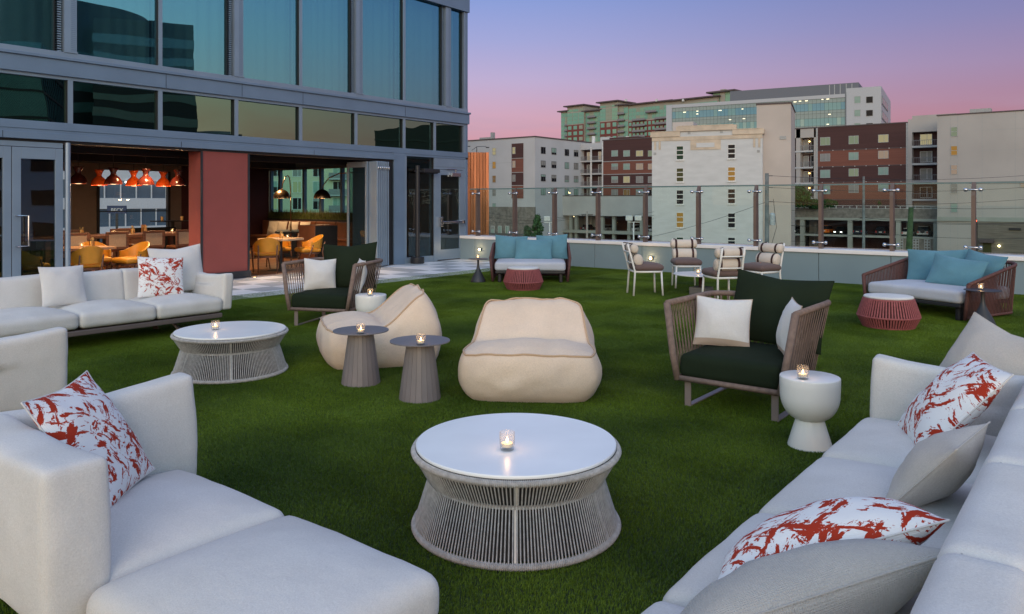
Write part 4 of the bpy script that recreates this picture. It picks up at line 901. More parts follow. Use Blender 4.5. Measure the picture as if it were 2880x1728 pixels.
pillow('blue pillow at the right end of the far daybed', teal_f, inl(D1, 216, 0.42, 0.28, 0.40), 0.66, 0.52, 0.18, 205, 16, -3, GT, dent=0.02)
pillow('blue pillow in front of the other two on the far daybed', teal_f, inl(D1, 216, 0.06, 0.02, 0.40), 0.76, 0.46, 0.18, 216, 22, 1, GT, dent=0.03)
pillow('large blue pillow at the left end of the right-hand daybed', teal_f, inl(D2, 157, -0.22, 0.30, 0.40), 0.82, 0.50, 0.18, 178, 18, -2, GT, dent=0.02)
pillow('blue pillow at the back right corner of the right-hand daybed', teal_f, inl(D2, 157, 0.40, 0.26, 0.40), 0.62, 0.50, 0.18, 150, 20, 8, GT, dent=0.03)
pillow('blue pillow leaning in front on the right-hand daybed', teal_f, inl(D2, 157, 0.30, -0.12, 0.40), 0.70, 0.46, 0.18, 172, 28, 8, GT, dent=0.03)

# ---------------------------------------------------------------- cream loungers
def lounger(label, loc, facing, seed):
    t = thing('lounger', label, 'lounge chair', loc, face(facing), 'cream bean-bag loungers')
    Lh = 0.53; hw0 = 0.53
    def ztop(y):                               # seat line rising into the backrest
        k = (y + Lh) / (2 * Lh); s = max(0, min(1, (k - 0.44) / 0.44)); s = s * s * (3 - 2 * s)
        return 0.385 - 0.03 * math.sin(min(1, k / 0.44) * PI) * 0.2 + 0.300 * s + (0.02 * (1 - k / 0.08) * -1 if k < 0.08 else 0)
    def hw(y):
        k = (y + Lh) / (2 * Lh); s = max(0, min(1, (k - 0.15) / 0.75)); s = s * s * (3 - 2 * s); return 0.535 - 0.10 * s - 0.05 * max(0, (k - 0.76) / 0.12) ** 3
    ny, nx, nz = 40, 28, 14
    def wr(p, a=0.008): return a * noise.noise(Vector((p[0] * 4 + seed, p[1] * 4, p[2] * 6))) + 0.45 * a * noise.noise(Vector((p[0] * 11, p[1] * 11 + seed, p[2] * 11)))
    def top(u, v):
        x = 2 * u - 1; q = 2 * v - 1; xs = x * (1 - 0.07 * abs(q) ** 7); qs = q * (1 - 0.045 * abs(x) ** 7)   # rounded corners
        y = -Lh + (qs + 1) / 2 * (2 * Lh - 0.13); h_ = hw(y)
        f = (1 - x * x) ** 0.8
        cr = f * (0.062 * math.sin(min(1, v * 1.02 / 0.56) * PI) + 0.024) if v < 0.56 else f * 0.024
        crease = -0.030 * math.exp(-((v - 0.57) / 0.05) ** 2) * (1 - x ** 4)
        z = ztop(y) + cr + crease; yy = y - 0.035 * (1 - x * x) * max(0, 1 - v * 8)
        z += 0.014 * math.sin(x * 7 + seed) * max(0, v - 0.9) * 6
        return (xs * h_, yy, z + wr((xs, y, z), 0.012) * (1 - x ** 8))
    b = MB(); b.grid(top, nx, ny)
    loop = [(k / nx, 0) for k in range(nx)] + [(1, k / ny) for k in range(ny)] + [(1 - k / nx, 1) for k in range(nx)] + [(0, 1 - k / ny) for k in range(ny)]
    sq = lambda a, e: math.copysign(abs(a) ** e, a)
    cols = []
    for u, v in loop:
        P_ = Vector(top(u, v)); x = 2 * u - 1; q = 2 * v - 1
        Q_ = Vector((x * 0.50 * (1 - 0.12 * abs(q) ** 5), q * 0.51 * (1 - 0.10 * abs(x) ** 5) + 0.01, 0.0))
        nv = Vector((sq(x, 5), sq(q, 5), 0)); nv = nv.normalized() if nv.length else nv
        col_ = []
        for k in range(nz + 1):
            w = k / nz; p = Q_.lerp(P_, w ** 0.9); bl = 0.072 * math.sin(PI * w ** 0.8) ** 0.75
            if q > 0.6 and P_.z > 0.5: bl += 0.05 * math.sin(PI * w) * (q - 0.6) / 0.4
            p = p + nv * bl; p = p + nv * (wr((p.x * 1.6, p.y * 1.6, p.z), 0.017) * math.sin(PI * w))
            p.z = max(0.0, p.z); col_.append(p[:])
        cols.append(col_)
    m_ = len(cols); vs = [p for c_ in cols for p in c_]
    b.add(vs, [(a * (nz + 1) + k, ((a + 1) % m_) * (nz + 1) + k, ((a + 1) % m_) * (nz + 1) + k + 1, a * (nz + 1) + k + 1) for a in range(m_) for k in range(nz)])
    me = b.mesh('body', lounge_f, True); bm = bmesh.new(); bm.from_mesh(me); bmesh.ops.remove_doubles(bm, verts=bm.verts, dist=0.0005); bmesh.ops.recalc_face_normals(bm, faces=bm.faces); bm.to_mesh(me); bm.free()
    me.polygons.foreach_set('use_smooth', [True] * len(me.polygons)); inst('body', me, t)
    edge = [top(0, 1 - k / 40) for k in range(41)] + [top(k / 24, 0) for k in range(1, 25)] + [top(1, k / 40) for k in range(1, 41)] + [top(1 - k / 24, 1) for k in range(1, 24)]
    edge = [(x, y, z + 0.004 + (0.012 * noise.noise(Vector((x * 9, seed, 0))) if y > 0.3 else 0)) for x, y, z in edge]
    MB().tube(edge, 0.0085, 7, closed=True).build('piping', lounge_pipe, t, smooth=True)
    return t
lounger('cream bean-bag lounger facing the camera between the grey tables and the armchair', (5.26, 3.93, 0), 214, 3.0)
lounger('cream bean-bag lounger turned sideways behind the two grey cone tables', (5.29, 5.89, 0), 146.5, 8.0)

# ---------------------------------------------------------------- white chairs with roll cushions, and their table
def roll_chair(label, loc, facing):
    t = thing('roll_chair', label, 'chair', loc, face(facing), 'white framed chairs with strapped roll cushions')
    for s in (-1, 1):
        MB().tube([(s * 0.235, -0.235, 0.0), (s * 0.215, -0.215, 0.405)], 0.017, 10).build('front_leg', white_met, t, smooth=True)
        MB().tube([(s * 0.215, 0.265, 0.0), (s * 0.20, 0.235, 0.41), (s * 0.19, 0.30, 0.66), (s * 0.185, 0.36, 0.88)], 0.017, 10).build('back_post', white_met, t, smooth=True)
    MB().tube([(-0.20, 0.235, 0.405), (-0.235, 0.05, 0.405), (-0.23, -0.18, 0.405), (-0.17, -0.24, 0.405), (0.17, -0.24, 0.405), (0.23, -0.18, 0.405), (0.235, 0.05, 0.405), (0.20, 0.235, 0.405)], 0.018, 8, closed=True).build('seat_ring', white_met, t, smooth=True)
    for z, y in ((0.56, 0.275), (0.745, 0.325)): MB().tube([(-0.19, y, z), (-0.1, y + 0.02, z), (0.1, y + 0.02, z), (0.19, y, z)], 0.012, 8).build('cross_bar', white_met, t, smooth=True)
    softbox(0.50, 0.49, 0.105, 0.05, crown=0.035, bulge=0.012, seed=facing, n=8, wr=0.003).build('seat_cushion', brown_f, t, smooth=True, loc=(0, -0.01, 0.42))
    for z, y, ry, rz_, ln in ((0.605, 0.175, 0.082, 0.105, 0.46), (0.795, 0.245, 0.068, 0.080, 0.50)):
        pr = [(0.0, -ln / 2), (0.55, -ln / 2 + 0.003), (0.85, -ln / 2 + 0.014), (1.0, -ln / 2 + 0.04), (1.0, ln / 2 - 0.04), (0.85, ln / 2 - 0.014), (0.55, ln / 2 - 0.003), (0.0, ln / 2)]
        T = Matrix.Translation((0, y, z)) @ Matrix.Rotation(R(-16), 4, 'X') @ Matrix.Diagonal((1, ry, rz_, 1)) @ Matrix.Rotation(R(90), 4, 'Y')
        rl = MB().lathe(pr, 26, T).build('roll_cushion', cream_f, t, smooth=True, sharp=70)
        for s in (-1, 1):
            q = [(1.035, -0.02), (1.045, -0.02), (1.045, 0.02), (1.035, 0.02), (1.035, -0.02)]
            T2 = Matrix.Translation((s * 0.15, y, z)) @ Matrix.Rotation(R(-16), 4, 'X') @ Matrix.Diagonal((1, ry, rz_, 1)) @ Matrix.Rotation(R(90), 4, 'Y')
            MB().lathe(q, 26, T2, False, False).build('strap', brown_strap_f, rl, smooth=True, sharp=40)
    for s in (-1, 1): MB().tube([(s * 0.15, 0.26, 0.875), (s * 0.165, 0.33, 0.885), (s * 0.187, 0.365, 0.865)], 0.008, 6).build('strap_loop', brown_strap_f, t, smooth=True)
    return t
brown_strap_f = M('brown_webbing', (0.045, 0.018, 0.016), rough=0.7)
TC = Vector((12.30, 5.55, 0))
roll_chair('white chair with roll cushions seen in profile, at the left of the small table', (11.72, 6.31, 0), -46)
roll_chair('white chair with roll cushions facing the camera against the parapet', (13.16, 6.24, 0), 216)
roll_chair('white chair with roll cushions seen from behind, nearest the small table', (11.56, 4.86, 0), 50)
roll_chair('white chair with roll cushions at the right, turned towards the small table', (12.85, 4.72, 0), 158)
t = thing('bistro_table', 'low round white table on a dark column between the four white chairs', 'table', TC)
MB().lathe([(0, 0.340), (0.47, 0.340), (0.473, 0.346), (0.47, 0.355), (0, 0.355)], 72).build('table_top', white_lac, t, smooth=True, sharp=40)
MB().tube([(0, 0, 0.12), (0, 0, 0.341)], 0.045, 14).build('column', brown_strap_f, t, smooth=True, sharp=40)
MB().box(-0.155, 0.155, -0.155, 0.155, 0.0, 0.13).build('plinth', conc_d, t, bevel=0.008)
candle(12.24, 5.58, 0.355, 'lit glass candle on the low table between the white chairs')
# ---------------------------------------------------------------- restaurant interior (behind the open facade)
def light(kind, loc, e, col, parent=None, size=0.05, **k):
    l = bpy.data.lights.new('lamp_or_fill', kind); l.energy = e; l.color = col
    if kind in ('POINT', 'SPOT'): l.shadow_soft_size = size
    for a, b in k.items(): setattr(l, a, b)
    o = bpy.data.objects.new('lamp_or_fill', l); COL.objects.link(o); o.location = loc
    if parent: o.parent = parent
    return o
def tub_chair(label, loc, facing):
    t = thing('tub_chair', label, 'chair', loc, face(facing), 'mustard leather tub chairs')
    softbox(0.50, 0.48, 0.10, 0.045, crown=0.02, n=6, wr=0.002).build('seat', leather, t, smooth=True, loc=(0, -0.02, 0.40))
    def shell(u, v):
        a = PI * (-0.08 + 1.16 * u); up = math.sin(max(0, min(PI, a))) ** 1.5
        zt = 0.63 + 0.17 * up; zb = 0.50 - 0.02 * up; z = zb + (zt - zb) * v; rr = 0.285 + 0.05 * up * v
        return (-rr * math.cos(a), 0.02 + rr * 0.98 * math.sin(a), z)
    m = MB().grid(shell, 26, 5); n0 = len(m.v); k = len(m.f)
    m.v += [(x * 0.90, 0.02 + (y - 0.02) * 0.90, z) for x, y, z in m.v]; m.f += [tuple(i + n0 for i in f[::-1]) for f in m.f[:k]]
    W, H_ = 27, 5; rim = [(i, i + 1) for i in range(26)]; top_ = [H_ * W + i for i in range(W)]
    for i in range(26): m.f.append((i + 1, i, n0 + i, n0 + i + 1)); m.f.append((top_[i], top_[i + 1], n0 + top_[i + 1], n0 + top_[i]))
    for j in range(H_): m.f.append((j * W, (j + 1) * W, n0 + (j + 1) * W, n0 + j * W)); m.f.append(((j + 1) * W + 26, j * W + 26, n0 + j * W + 26, n0 + (j + 1) * W + 26))
    m.build('backrest', leather, t, smooth=True, sharp=50)
    for s in (-1, 1):
        MB().tube([(s * 0.25, -0.22, 0.0), (s * 0.285, -0.05, 0.42), (s * 0.30, 0.0, 0.58)], [0.012, 0.018, 0.013], 8).build('leg', walnut, t, smooth=True)
        MB().tube([(s * 0.20, 0.32, 0.0), (s * 0.19, 0.27, 0.42), (s * 0.20, 0.33, 0.64)], [0.012, 0.018, 0.013], 8).build('leg', walnut, t, smooth=True)
    MB().lathe([(0.0, 0.355), (0.25, 0.36), (0.26, 0.40), (0.0, 0.405)], 28).build('seat_frame', walnut, t, smooth=True, sharp=40)
    return t
for l, x, y, f in (('mustard tub chair with its back to the terrace in the left dining bay', 6.08, 14.62, 88), ('mustard tub chair at the right of the left dining table, seen from the side', 7.10, 15.02, 190),
                   ('mustard tub chair behind the left dining table', 6.75, 15.75, -100), ('mustard tub chair seen through the closed glass door', 5.30, 15.0, 20),
                   ('mustard tub chair with its back to the terrace in the right dining bay', 9.92, 14.72, 62), ('mustard tub chair at the right of the right dining table', 11.22, 14.95, 165),
                   ('mustard tub chair behind the right dining table', 10.95, 15.75, -110), ('mustard tub chair half hidden by the red column', 9.62, 15.45, -10)):
    tub_chair(l, (x, y, 0), f)
def dining(label, loc, mat, rz):
    t = thing('dining_table', label, 'table', loc, rz)
    MB().prism([(-0.42, -0.30), (-0.30, -0.42), (0.30, -0.42), (0.42, -0.30), (0.42, 0.30), (0.30, 0.42), (-0.30, 0.42), (-0.42, 0.30)], 0.70, 0.745).build('table_top', mat, t, bevel=0.004)
    MB().tube([(0, 0, 0.02), (0, 0, 0.70)], 0.04, 12).build('column', dark, t, smooth=True, sharp=40); MB().lathe([(0, 0), (0.30, 0), (0.29, 0.012), (0.05, 0.03), (0, 0.03)], 28).build('foot', dark, t, smooth=True, sharp=30)
    return t
dining('wooden dining table among mustard chairs in the left bay', (6.28, 15.05, 0), oak, 0.1); dining('pale wooden dining table among mustard chairs in the right bay', (10.56, 15.10, 0), M('pale_wood', (0.55, 0.36, 0.22), rough=0.4, var=0.1, scale=2, stretch=(1, 10, 1)), 0.35)
# long communal table and its counter chairs
t = thing('communal_table', 'long dark wooden communal table deeper inside the restaurant', 'table', (6.9, 16.95, 0))
MB().box(-2.5, 2.4, -0.45, 0.45, 0.82, 0.885).build('table_top', walnut, t, bevel=0.006)
for x in (-2.3, -0.7, 0.8, 2.2):
    for y in (-0.36, 0.36): MB().box(x - 0.045, x + 0.045, y - 0.045, y + 0.045, 0, 0.82).build('leg', walnut, t)
MB().box(-2.3, 2.2, -0.03, 0.03, 0.16, 0.22).build('foot_rail', brass, t)
cane = M('cane_panel', (0.36, 0.27, 0.20), rough=0.8, var=0.1, scale=60)
def counter_chair(label, x, y, rz):
    t = thing('counter_chair', label, 'counter chair', (x, y, 0), rz, 'cane-backed counter chairs at the communal table')
    MB().box(-0.22, 0.22, -0.22, 0.20, 0.56, 0.62).build('seat', brownleather, t, bevel=0.02)
    fr = MB().box(-0.235, -0.175, -0.25, -0.21, 0.60, 0.97).box(0.175, 0.235, -0.25, -0.21, 0.60, 0.97).box(-0.175, 0.175, -0.25, -0.21, 0.92, 0.97).box(-0.175, 0.175, -0.25, -0.21, 0.60, 0.66); fr.build('back_frame', walnut, t, bevel=0.01)
    MB().box(-0.175, 0.175, -0.238, -0.222, 0.66, 0.92).build('cane_panel', cane, t)
    for sx in (-1, 1):
        for sy in (-1, 1): MB().bar((sx * 0.205, sy * 0.205 - 0.02, 0.57), (sx * 0.215, sy * 0.215 - 0.02, 0.0), 0.035).build('leg', walnut, t)
    MB().box(-0.2, 0.2, -0.235, -0.215, 0.22, 0.25).build('stretcher', walnut, t)
for l, x, y, rz in (('cane-backed counter chair next to the round door jamb on the terrace side', 6.56, 16.32, 0.0), ('cane-backed counter chair second from the round door jamb on the terrace side', 7.32, 16.32, 0.05),
                    ('cane-backed counter chair second from the red column on the terrace side', 8.10, 16.32, -0.04), ('cane-backed counter chair beside the red column on the terrace side', 8.80, 16.32, 0.03),
                    ('cane-backed counter chair on the window side, below the darkest left lamp', 6.2, 17.6, PI), ('cane-backed counter chair on the window side, under the middle lamps', 7.15, 17.6, PI), ('cane-backed counter chair on the window side nearest the red column', 8.2, 17.6, PI)):
    counter_chair(l, x, y, rz)
def vase(label, x, y, z, flowers=True, h=0.11, r=0.042):
    t = thing('brass_vase', label, 'vase', (x, y, z), 0, 'brass table vases in the restaurant')
    MB().lathe([(0, 0), (r, 0), (r * 1.02, h), (r * 0.92, h), (r * 0.9, 0.02), (0, 0.02)], 20).build('pot', brass, t, smooth=True, sharp=40)
    if flowers:
        rr = random.Random(int(x * 50)); m = MB()
        for k in range(12): a = rr.uniform(0, 6.28); q = rr.uniform(0.01, 0.05); m.tube([(0, 0, h * 0.7), (q * math.cos(a), q * math.sin(a), h + rr.uniform(0.0, 0.07))], [0.003, 0.008], 4)
        stuff(m.build('flowers', M('dried_flowers_%d' % _ps[0], (0.45, 0.33, 0.15), rough=0.8), t)); _ps[0] += 1
for l, x, y, z in (('brass vase on the left dining table', 6.38, 15.03, 0.745), ('brass vase with twigs on the right dining table', 10.52, 15.02, 0.745), ('brass vase on the communal table near the round door jamb', 6.95, 16.85, 0.885), ('brass vase in the middle of the communal table', 8.02, 16.88, 0.885),
                   ('smaller brass vase right of the middle one on the communal table', 8.35, 17.0, 0.885)): vase(l, x, y, z)
candle(6.18, 14.98, 0.745, 'lit glass candle on the left dining table'); candle(10.66, 14.98, 0.745, 'lit glass candle on the right dining table'); candle(7.55, 16.75, 0.885, 'lit glass candle on the communal table'); candle(8.95, 16.95, 0.885, 'lit glass candle at the column end of the communal table')
# pendant lamps
def pendant(label, x, y, mat, e):
    t = thing('pendant_lamp', label, 'pendant lamp', (x, y, 1.95), 0, 'hourglass pendant lamps over the communal table')
    pr = [(0.172, 0.0), (0.170, 0.03), (0.150, 0.095), (0.112, 0.150), (0.070, 0.185), (0.052, 0.215), (0.056, 0.25), (0.078, 0.30), (0.105, 0.345)]
    pr += [(r - 0.006, z) for r, z in pr[::-1]]
    MB().lathe(pr, 40, None, False, False).build('lamp_shade', mat, t, smooth=True)
    MB().lathe([(0.0, 0.03), (0.03, 0.045), (0.036, 0.07), (0.02, 0.10), (0, 0.115)], 14).build('bulb', lampglow, t, smooth=True)
    MB().tube([(0, 0, 0.10), (0, 0, 0.73)], 0.006, 6).build('cord', dark, t)
    light('POINT', (0, 0, -0.03), e, (1, 0.6, 0.28), t, 0.05)
for l, x in (('dark maroon hourglass pendant beside the round door jamb', 6.70), ('dark maroon hourglass pendant overlapping the leftmost orange one', 7.39), ('dark maroon hourglass pendant overlapping the middle orange one', 8.07), ('dark maroon hourglass pendant closest to the red column', 8.79)): pendant(l, x, 16.4, maroon_lac, 9)
for l, x in (('glossy orange hourglass pendant, leftmost of the orange ones', 7.67), ('glossy orange hourglass pendant, middle of the orange ones', 8.43), ('glossy orange hourglass pendant, the orange one nearest the red column', 9.13)): pendant(l, x, 17.7, orange_lac, 9)
# ceiling spots over the dining tables; those deeper inside are added fill
for x, y, e in ((6.4, 14.75, 210), (10.5, 14.75, 290), (7.9, 15.9, 240), (9.5, 18.5, 160), (12.6, 18.6, 260), (14.3, 20.5, 240)):
    light('SPOT', (x, y, 2.62), e, (1, 0.62, 0.30), None, 0.06, spot_size=R(115), spot_blend=0.7)
light('SPOT', (8.3, 15.9, 2.45), 110, (1, 0.55, 0.25), None, 0.06, spot_size=R(70), spot_blend=0.6).rotation_euler = (R(55), 0, R(-10))  # added fill tilted towards the back of the room, no fixture
# banquette, hedge planter, cushions, dark table, booth end in the right bay
t = thing('banquette', 'brown leather banquette below the grass planter at the side windows', 'banquette', (15.1, 17.0, 0))
MB().box(-0.35, 0.15, 0.0, 5.9, 0.10, 0.40).box(-0.38, 0.15, 0.0, 5.9, 0.40, 0.47).build('seat', brownleather, t, bevel=0.02)
for k in range(6): MB().box(0.15, 0.36, k * 0.98 + 0.01, k * 0.98 + 0.97, 0.40, 0.95).build('back_panel', brownleather, t, bevel=0.03)
t = thing('grass_planter', 'planter of tall ornamental grass on the banquette below the side windows', 'planter', (15.56, 17.0, 0.95))
MB().box(-0.09, 0.09, 0, 5.9, -0.02, 0.06).build('trough', dark, t)
gm = M('ornamental_grass', (0.085, 0.11, 0.028), rough=0.7, var=0.3, scale=12); rg = random.Random(5); m = MB()
for k in range(1500):
    y = rg.uniform(0.02, 5.88); x = rg.uniform(-0.07, 0.07); a = rg.gauss(0, 0.05); w = rg.uniform(0.008, 0.016); hh = rg.uniform(0.26, 0.42); o = len(m.v)
    m.v += [(x, y - w, 0.05), (x, y + w, 0.05), (x + a * 0.4, y + a + w * 0.3, hh)]; m.f.append((o, o + 1, o + 2))
stuff(m.build('grass', gm, t))
for l, y in (('sand pillow on the banquette, first from the dark red wall', 21.9), ('sand pillow on the banquette, second from the dark red wall', 21.4), ('sand pillow on the banquette, third from the dark red wall', 20.8), ('sand pillow on the banquette, nearest the folded doors', 20.2)):
    pillow(l, cream_f, (14.95, y, 0.47), 0.52, 0.48, 0.15, 180, 12, 0, 'sand pillows on the banquette')
t = thing('dark_table', 'long dark table standing in front of the banquette', 'table', (13.5, 18.9, 0), R(52))
MB().box(-0.85, 0.85, -0.35, 0.35, 0.70, 0.74).build('table_top', dark, t)
for x in (-0.6, 0.6): MB().box(x - 0.04, x + 0.04, -0.2, 0.2, 0, 0.70).build('leg', dark, t)
vase('slim brass vase on the dark table, left one', 13.45, 18.75, 0.74, False, 0.15, 0.03); vase('slim brass vase on the dark table, right one', 13.95, 18.55, 0.74, False, 0.16, 0.03)
t = thing('booth_end', 'black booth end panel beside the folded glass doors', 'partition', (12.35, 15.75, 0))
MB().box(-0.35, 0.35, -0.04, 0.04, 0, 0.97).build('panel', blackfab, t, bevel=0.01); MB().box(-0.38, -0.35, -0.05, 0.6, 0, 0.99).box(-0.35, 0.35, 0.04, 0.5, 0.3, 0.99).build('bench_back', brownleather, t, bevel=0.02)
def arc_lamp(label, x, y, pts):
    t = thing('arc_lamp', label, 'floor lamp', (x, y, 0), 0, 'bronze dome arc lamps')
    pr = [(0.235 * math.cos(a), 1.68 + 0.25 * math.sin(a)) for a in [PI / 2 * k / 10 for k in range(10)]] + [(0.02, 1.93)]
    pr += [(r - 0.006 if r > 0.03 else r * 0.5, z - 0.006) for r, z in pr[::-1]]
    MB().lathe(pr, 36, None, False, False).build('lamp_shade', bronze, t, smooth=True)
    MB().lathe([(0, 1.70), (0.05, 1.73), (0.05, 1.78), (0, 1.83)], 14).build('bulb', lampglow, t, smooth=True)
    MB().tube(pts, 0.016, 8).build('stem', bronze, t, smooth=True); MB().lathe([(0, 0), (0.16, 0), (0.16, 0.02), (0, 0.03)], 20).build('foot', bronze, t, loc=(pts[-1][0], pts[-1][1], 0))
    light('POINT', (0, 0, 1.66), 9, (1, 0.62, 0.28), t, 0.05)
arc_lamp('bronze dome lamp on a narrow hooked stem, left of the two', 12.9, 18.4, [(0, 0, 1.92), (0.02, -0.02, 2.1), (0.08, -0.06, 2.28), (0.13, -0.10, 2.32), (0.17, -0.13, 2.25), (0.19, -0.15, 1.9), (0.2, -0.16, 0.0)])
arc_lamp('bronze dome lamp on a wide arc, right of the two', 13.6, 17.5, [(0, 0, 1.92), (0.02, -0.03, 2.05), (0.12, -0.15, 2.25), (0.30, -0.38, 2.38), (0.55, -0.68, 2.40), (0.78, -0.95, 2.28), (0.88, -1.08, 2.0), (0.90, -1.10, 0.0)])
# lounge furniture silhouettes at the street window
t = thing('lounge_sofa', 'dark high-backed lounge sofa at the far street window', 'sofa', (10.3, 21.2, 0))
MB().box(-0.6, 1.0, -0.05, 0.1, 0.1, 0.86).build('backrest', blackfab, t, bevel=0.04); MB().box(-0.6, 1.0, 0.1, 0.75, 0.1, 0.45).build('seat', blackfab, t, bevel=0.03); MB().box(0.85, 1.0, 0.1, 0.75, 0.45, 0.7).build('armrest', blackfab, t, bevel=0.03)
t = thing('bar_table', 'dark high table with brass vases at the far street window', 'table', (11.45, 21.7, 0))
MB().box(-0.5, 0.5, -0.3, 0.3, 1.0, 1.03).build('table_top', dark, t); MB().box(-0.05, 0.05, -0.05, 0.05, 0, 1.0).build('column', dark, t)
vase('brass vase on the high table, left one at the street window', 11.15, 21.7, 1.03, False, 0.12, 0.04); vase('brass vase on the high table, right one at the street window', 11.75, 21.7, 1.03, False, 0.12, 0.04)
t = thing('bar_counter', 'low lit bar counter with glasses behind the communal table', 'counter', (9.3, 20.0, 0))
MB().box(-0.5, 0.55, -0.3, 0.3, 0.70, 0.74).build('counter_top', oak, t); MB().box(-0.45, 0.5, -0.25, 0.25, 0, 0.70).build('cabinet', walnut, t); MB().box(0.47, 0.50, -0.1, 0.1, 0.74, 0.98).build('end_panel', oak, t)
light('POINT', (9.3, 19.9, 1.25), 5, (1, 0.62, 0.28), None, 0.1)
# ---------------------------------------------------------------- the city beyond the terrace
plaster = M('pale_plaster', (0.44, 0.45, 0.465), rough=0.9, var=0.05, scale=0.15)
plaster_w = M('warm_plaster', (0.39, 0.37, 0.35), rough=0.9, var=0.06, scale=0.12)
plaster_b = M('beige_plaster', (0.46, 0.41, 0.375), rough=0.9, var=0.06, scale=0.2)
brick_w = M('white_painted_brick', (0.52, 0.535, 0.545), rough=0.9, var=0.045, scale=0.5, bump=0.05, bscale=6, stretch=(1, 1, 3))
brick_y = M('cream_brick', (0.55, 0.46, 0.36), rough=0.9, var=0.1, scale=0.8)
side_d = M('dark_brown_siding', (0.065, 0.028, 0.026), rough=0.8, var=0.08, scale=0.3, stretch=(0.2, 1, 8))
side_r = M('russet_siding', (0.175, 0.065, 0.045), rough=0.8, var=0.08, scale=0.3, stretch=(0.2, 1, 8))
brick_r = M('red_brick', (0.16, 0.045, 0.038), rough=0.9, var=0.1, scale=0.2)
agg = M('aggregate_concrete', (0.20, 0.185, 0.165), rough=0.95, var=0.18, scale=1.5, bump=0.3, bscale=12)
conc_l = M('light_concrete', (0.42, 0.43, 0.43), rough=0.9, var=0.06, scale=0.2)
beam_m = M('greenish_concrete', (0.30, 0.32, 0.29), rough=0.9, var=0.08, scale=0.4)
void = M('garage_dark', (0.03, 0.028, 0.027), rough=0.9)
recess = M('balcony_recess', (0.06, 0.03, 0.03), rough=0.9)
roofline = M('dark_flashing', (0.09, 0.07, 0.07), rough=0.7)
white_fr = M('white_window_frame', (0.62, 0.63, 0.62), rough=0.5)
grey_fr = M('grey_window_frame', (0.33, 0.34, 0.34), rough=0.5)
dark_fr = M('dark_window_frame', (0.10, 0.10, 0.10), rough=0.5)
railm = M('balcony_rail_metal', (0.20, 0.20, 0.21), rough=0.5)
def pane(name, col, rough=0.2, spec=0.15): return M(name, col, rough=rough, spec=spec, var=0.06, scale=0.6)
P_dark = pane('pane_dark', (0.012, 0.013, 0.018)); P_green = pane('pane_dark_green', (0.015, 0.045, 0.030)); P_teal = pane('pane_pale_teal', (0.24, 0.34, 0.30)); P_grey = pane('pane_grey_blind', (0.24, 0.24, 0.23))  # pale teal has the sky's reflection over blinds put into its colour
P_ol = pane('pane_olive', (0.06, 0.065, 0.03)); P_lit = emit('pane_lit_yellow', (0.80, 0.70, 0.40), 0.42); P_amb = emit('pane_lit_amber', (0.92, 0.50, 0.13), 0.32); P_pink = emit('pane_lit_pink', (0.80, 0.60, 0.45), 0.36); P_dim = emit('pane_lit_dim', (0.70, 0.42, 0.20), 0.22); P_gl = emit('pane_lit_green', (0.58, 0.68, 0.46), 0.32)
rw = random.Random(21)
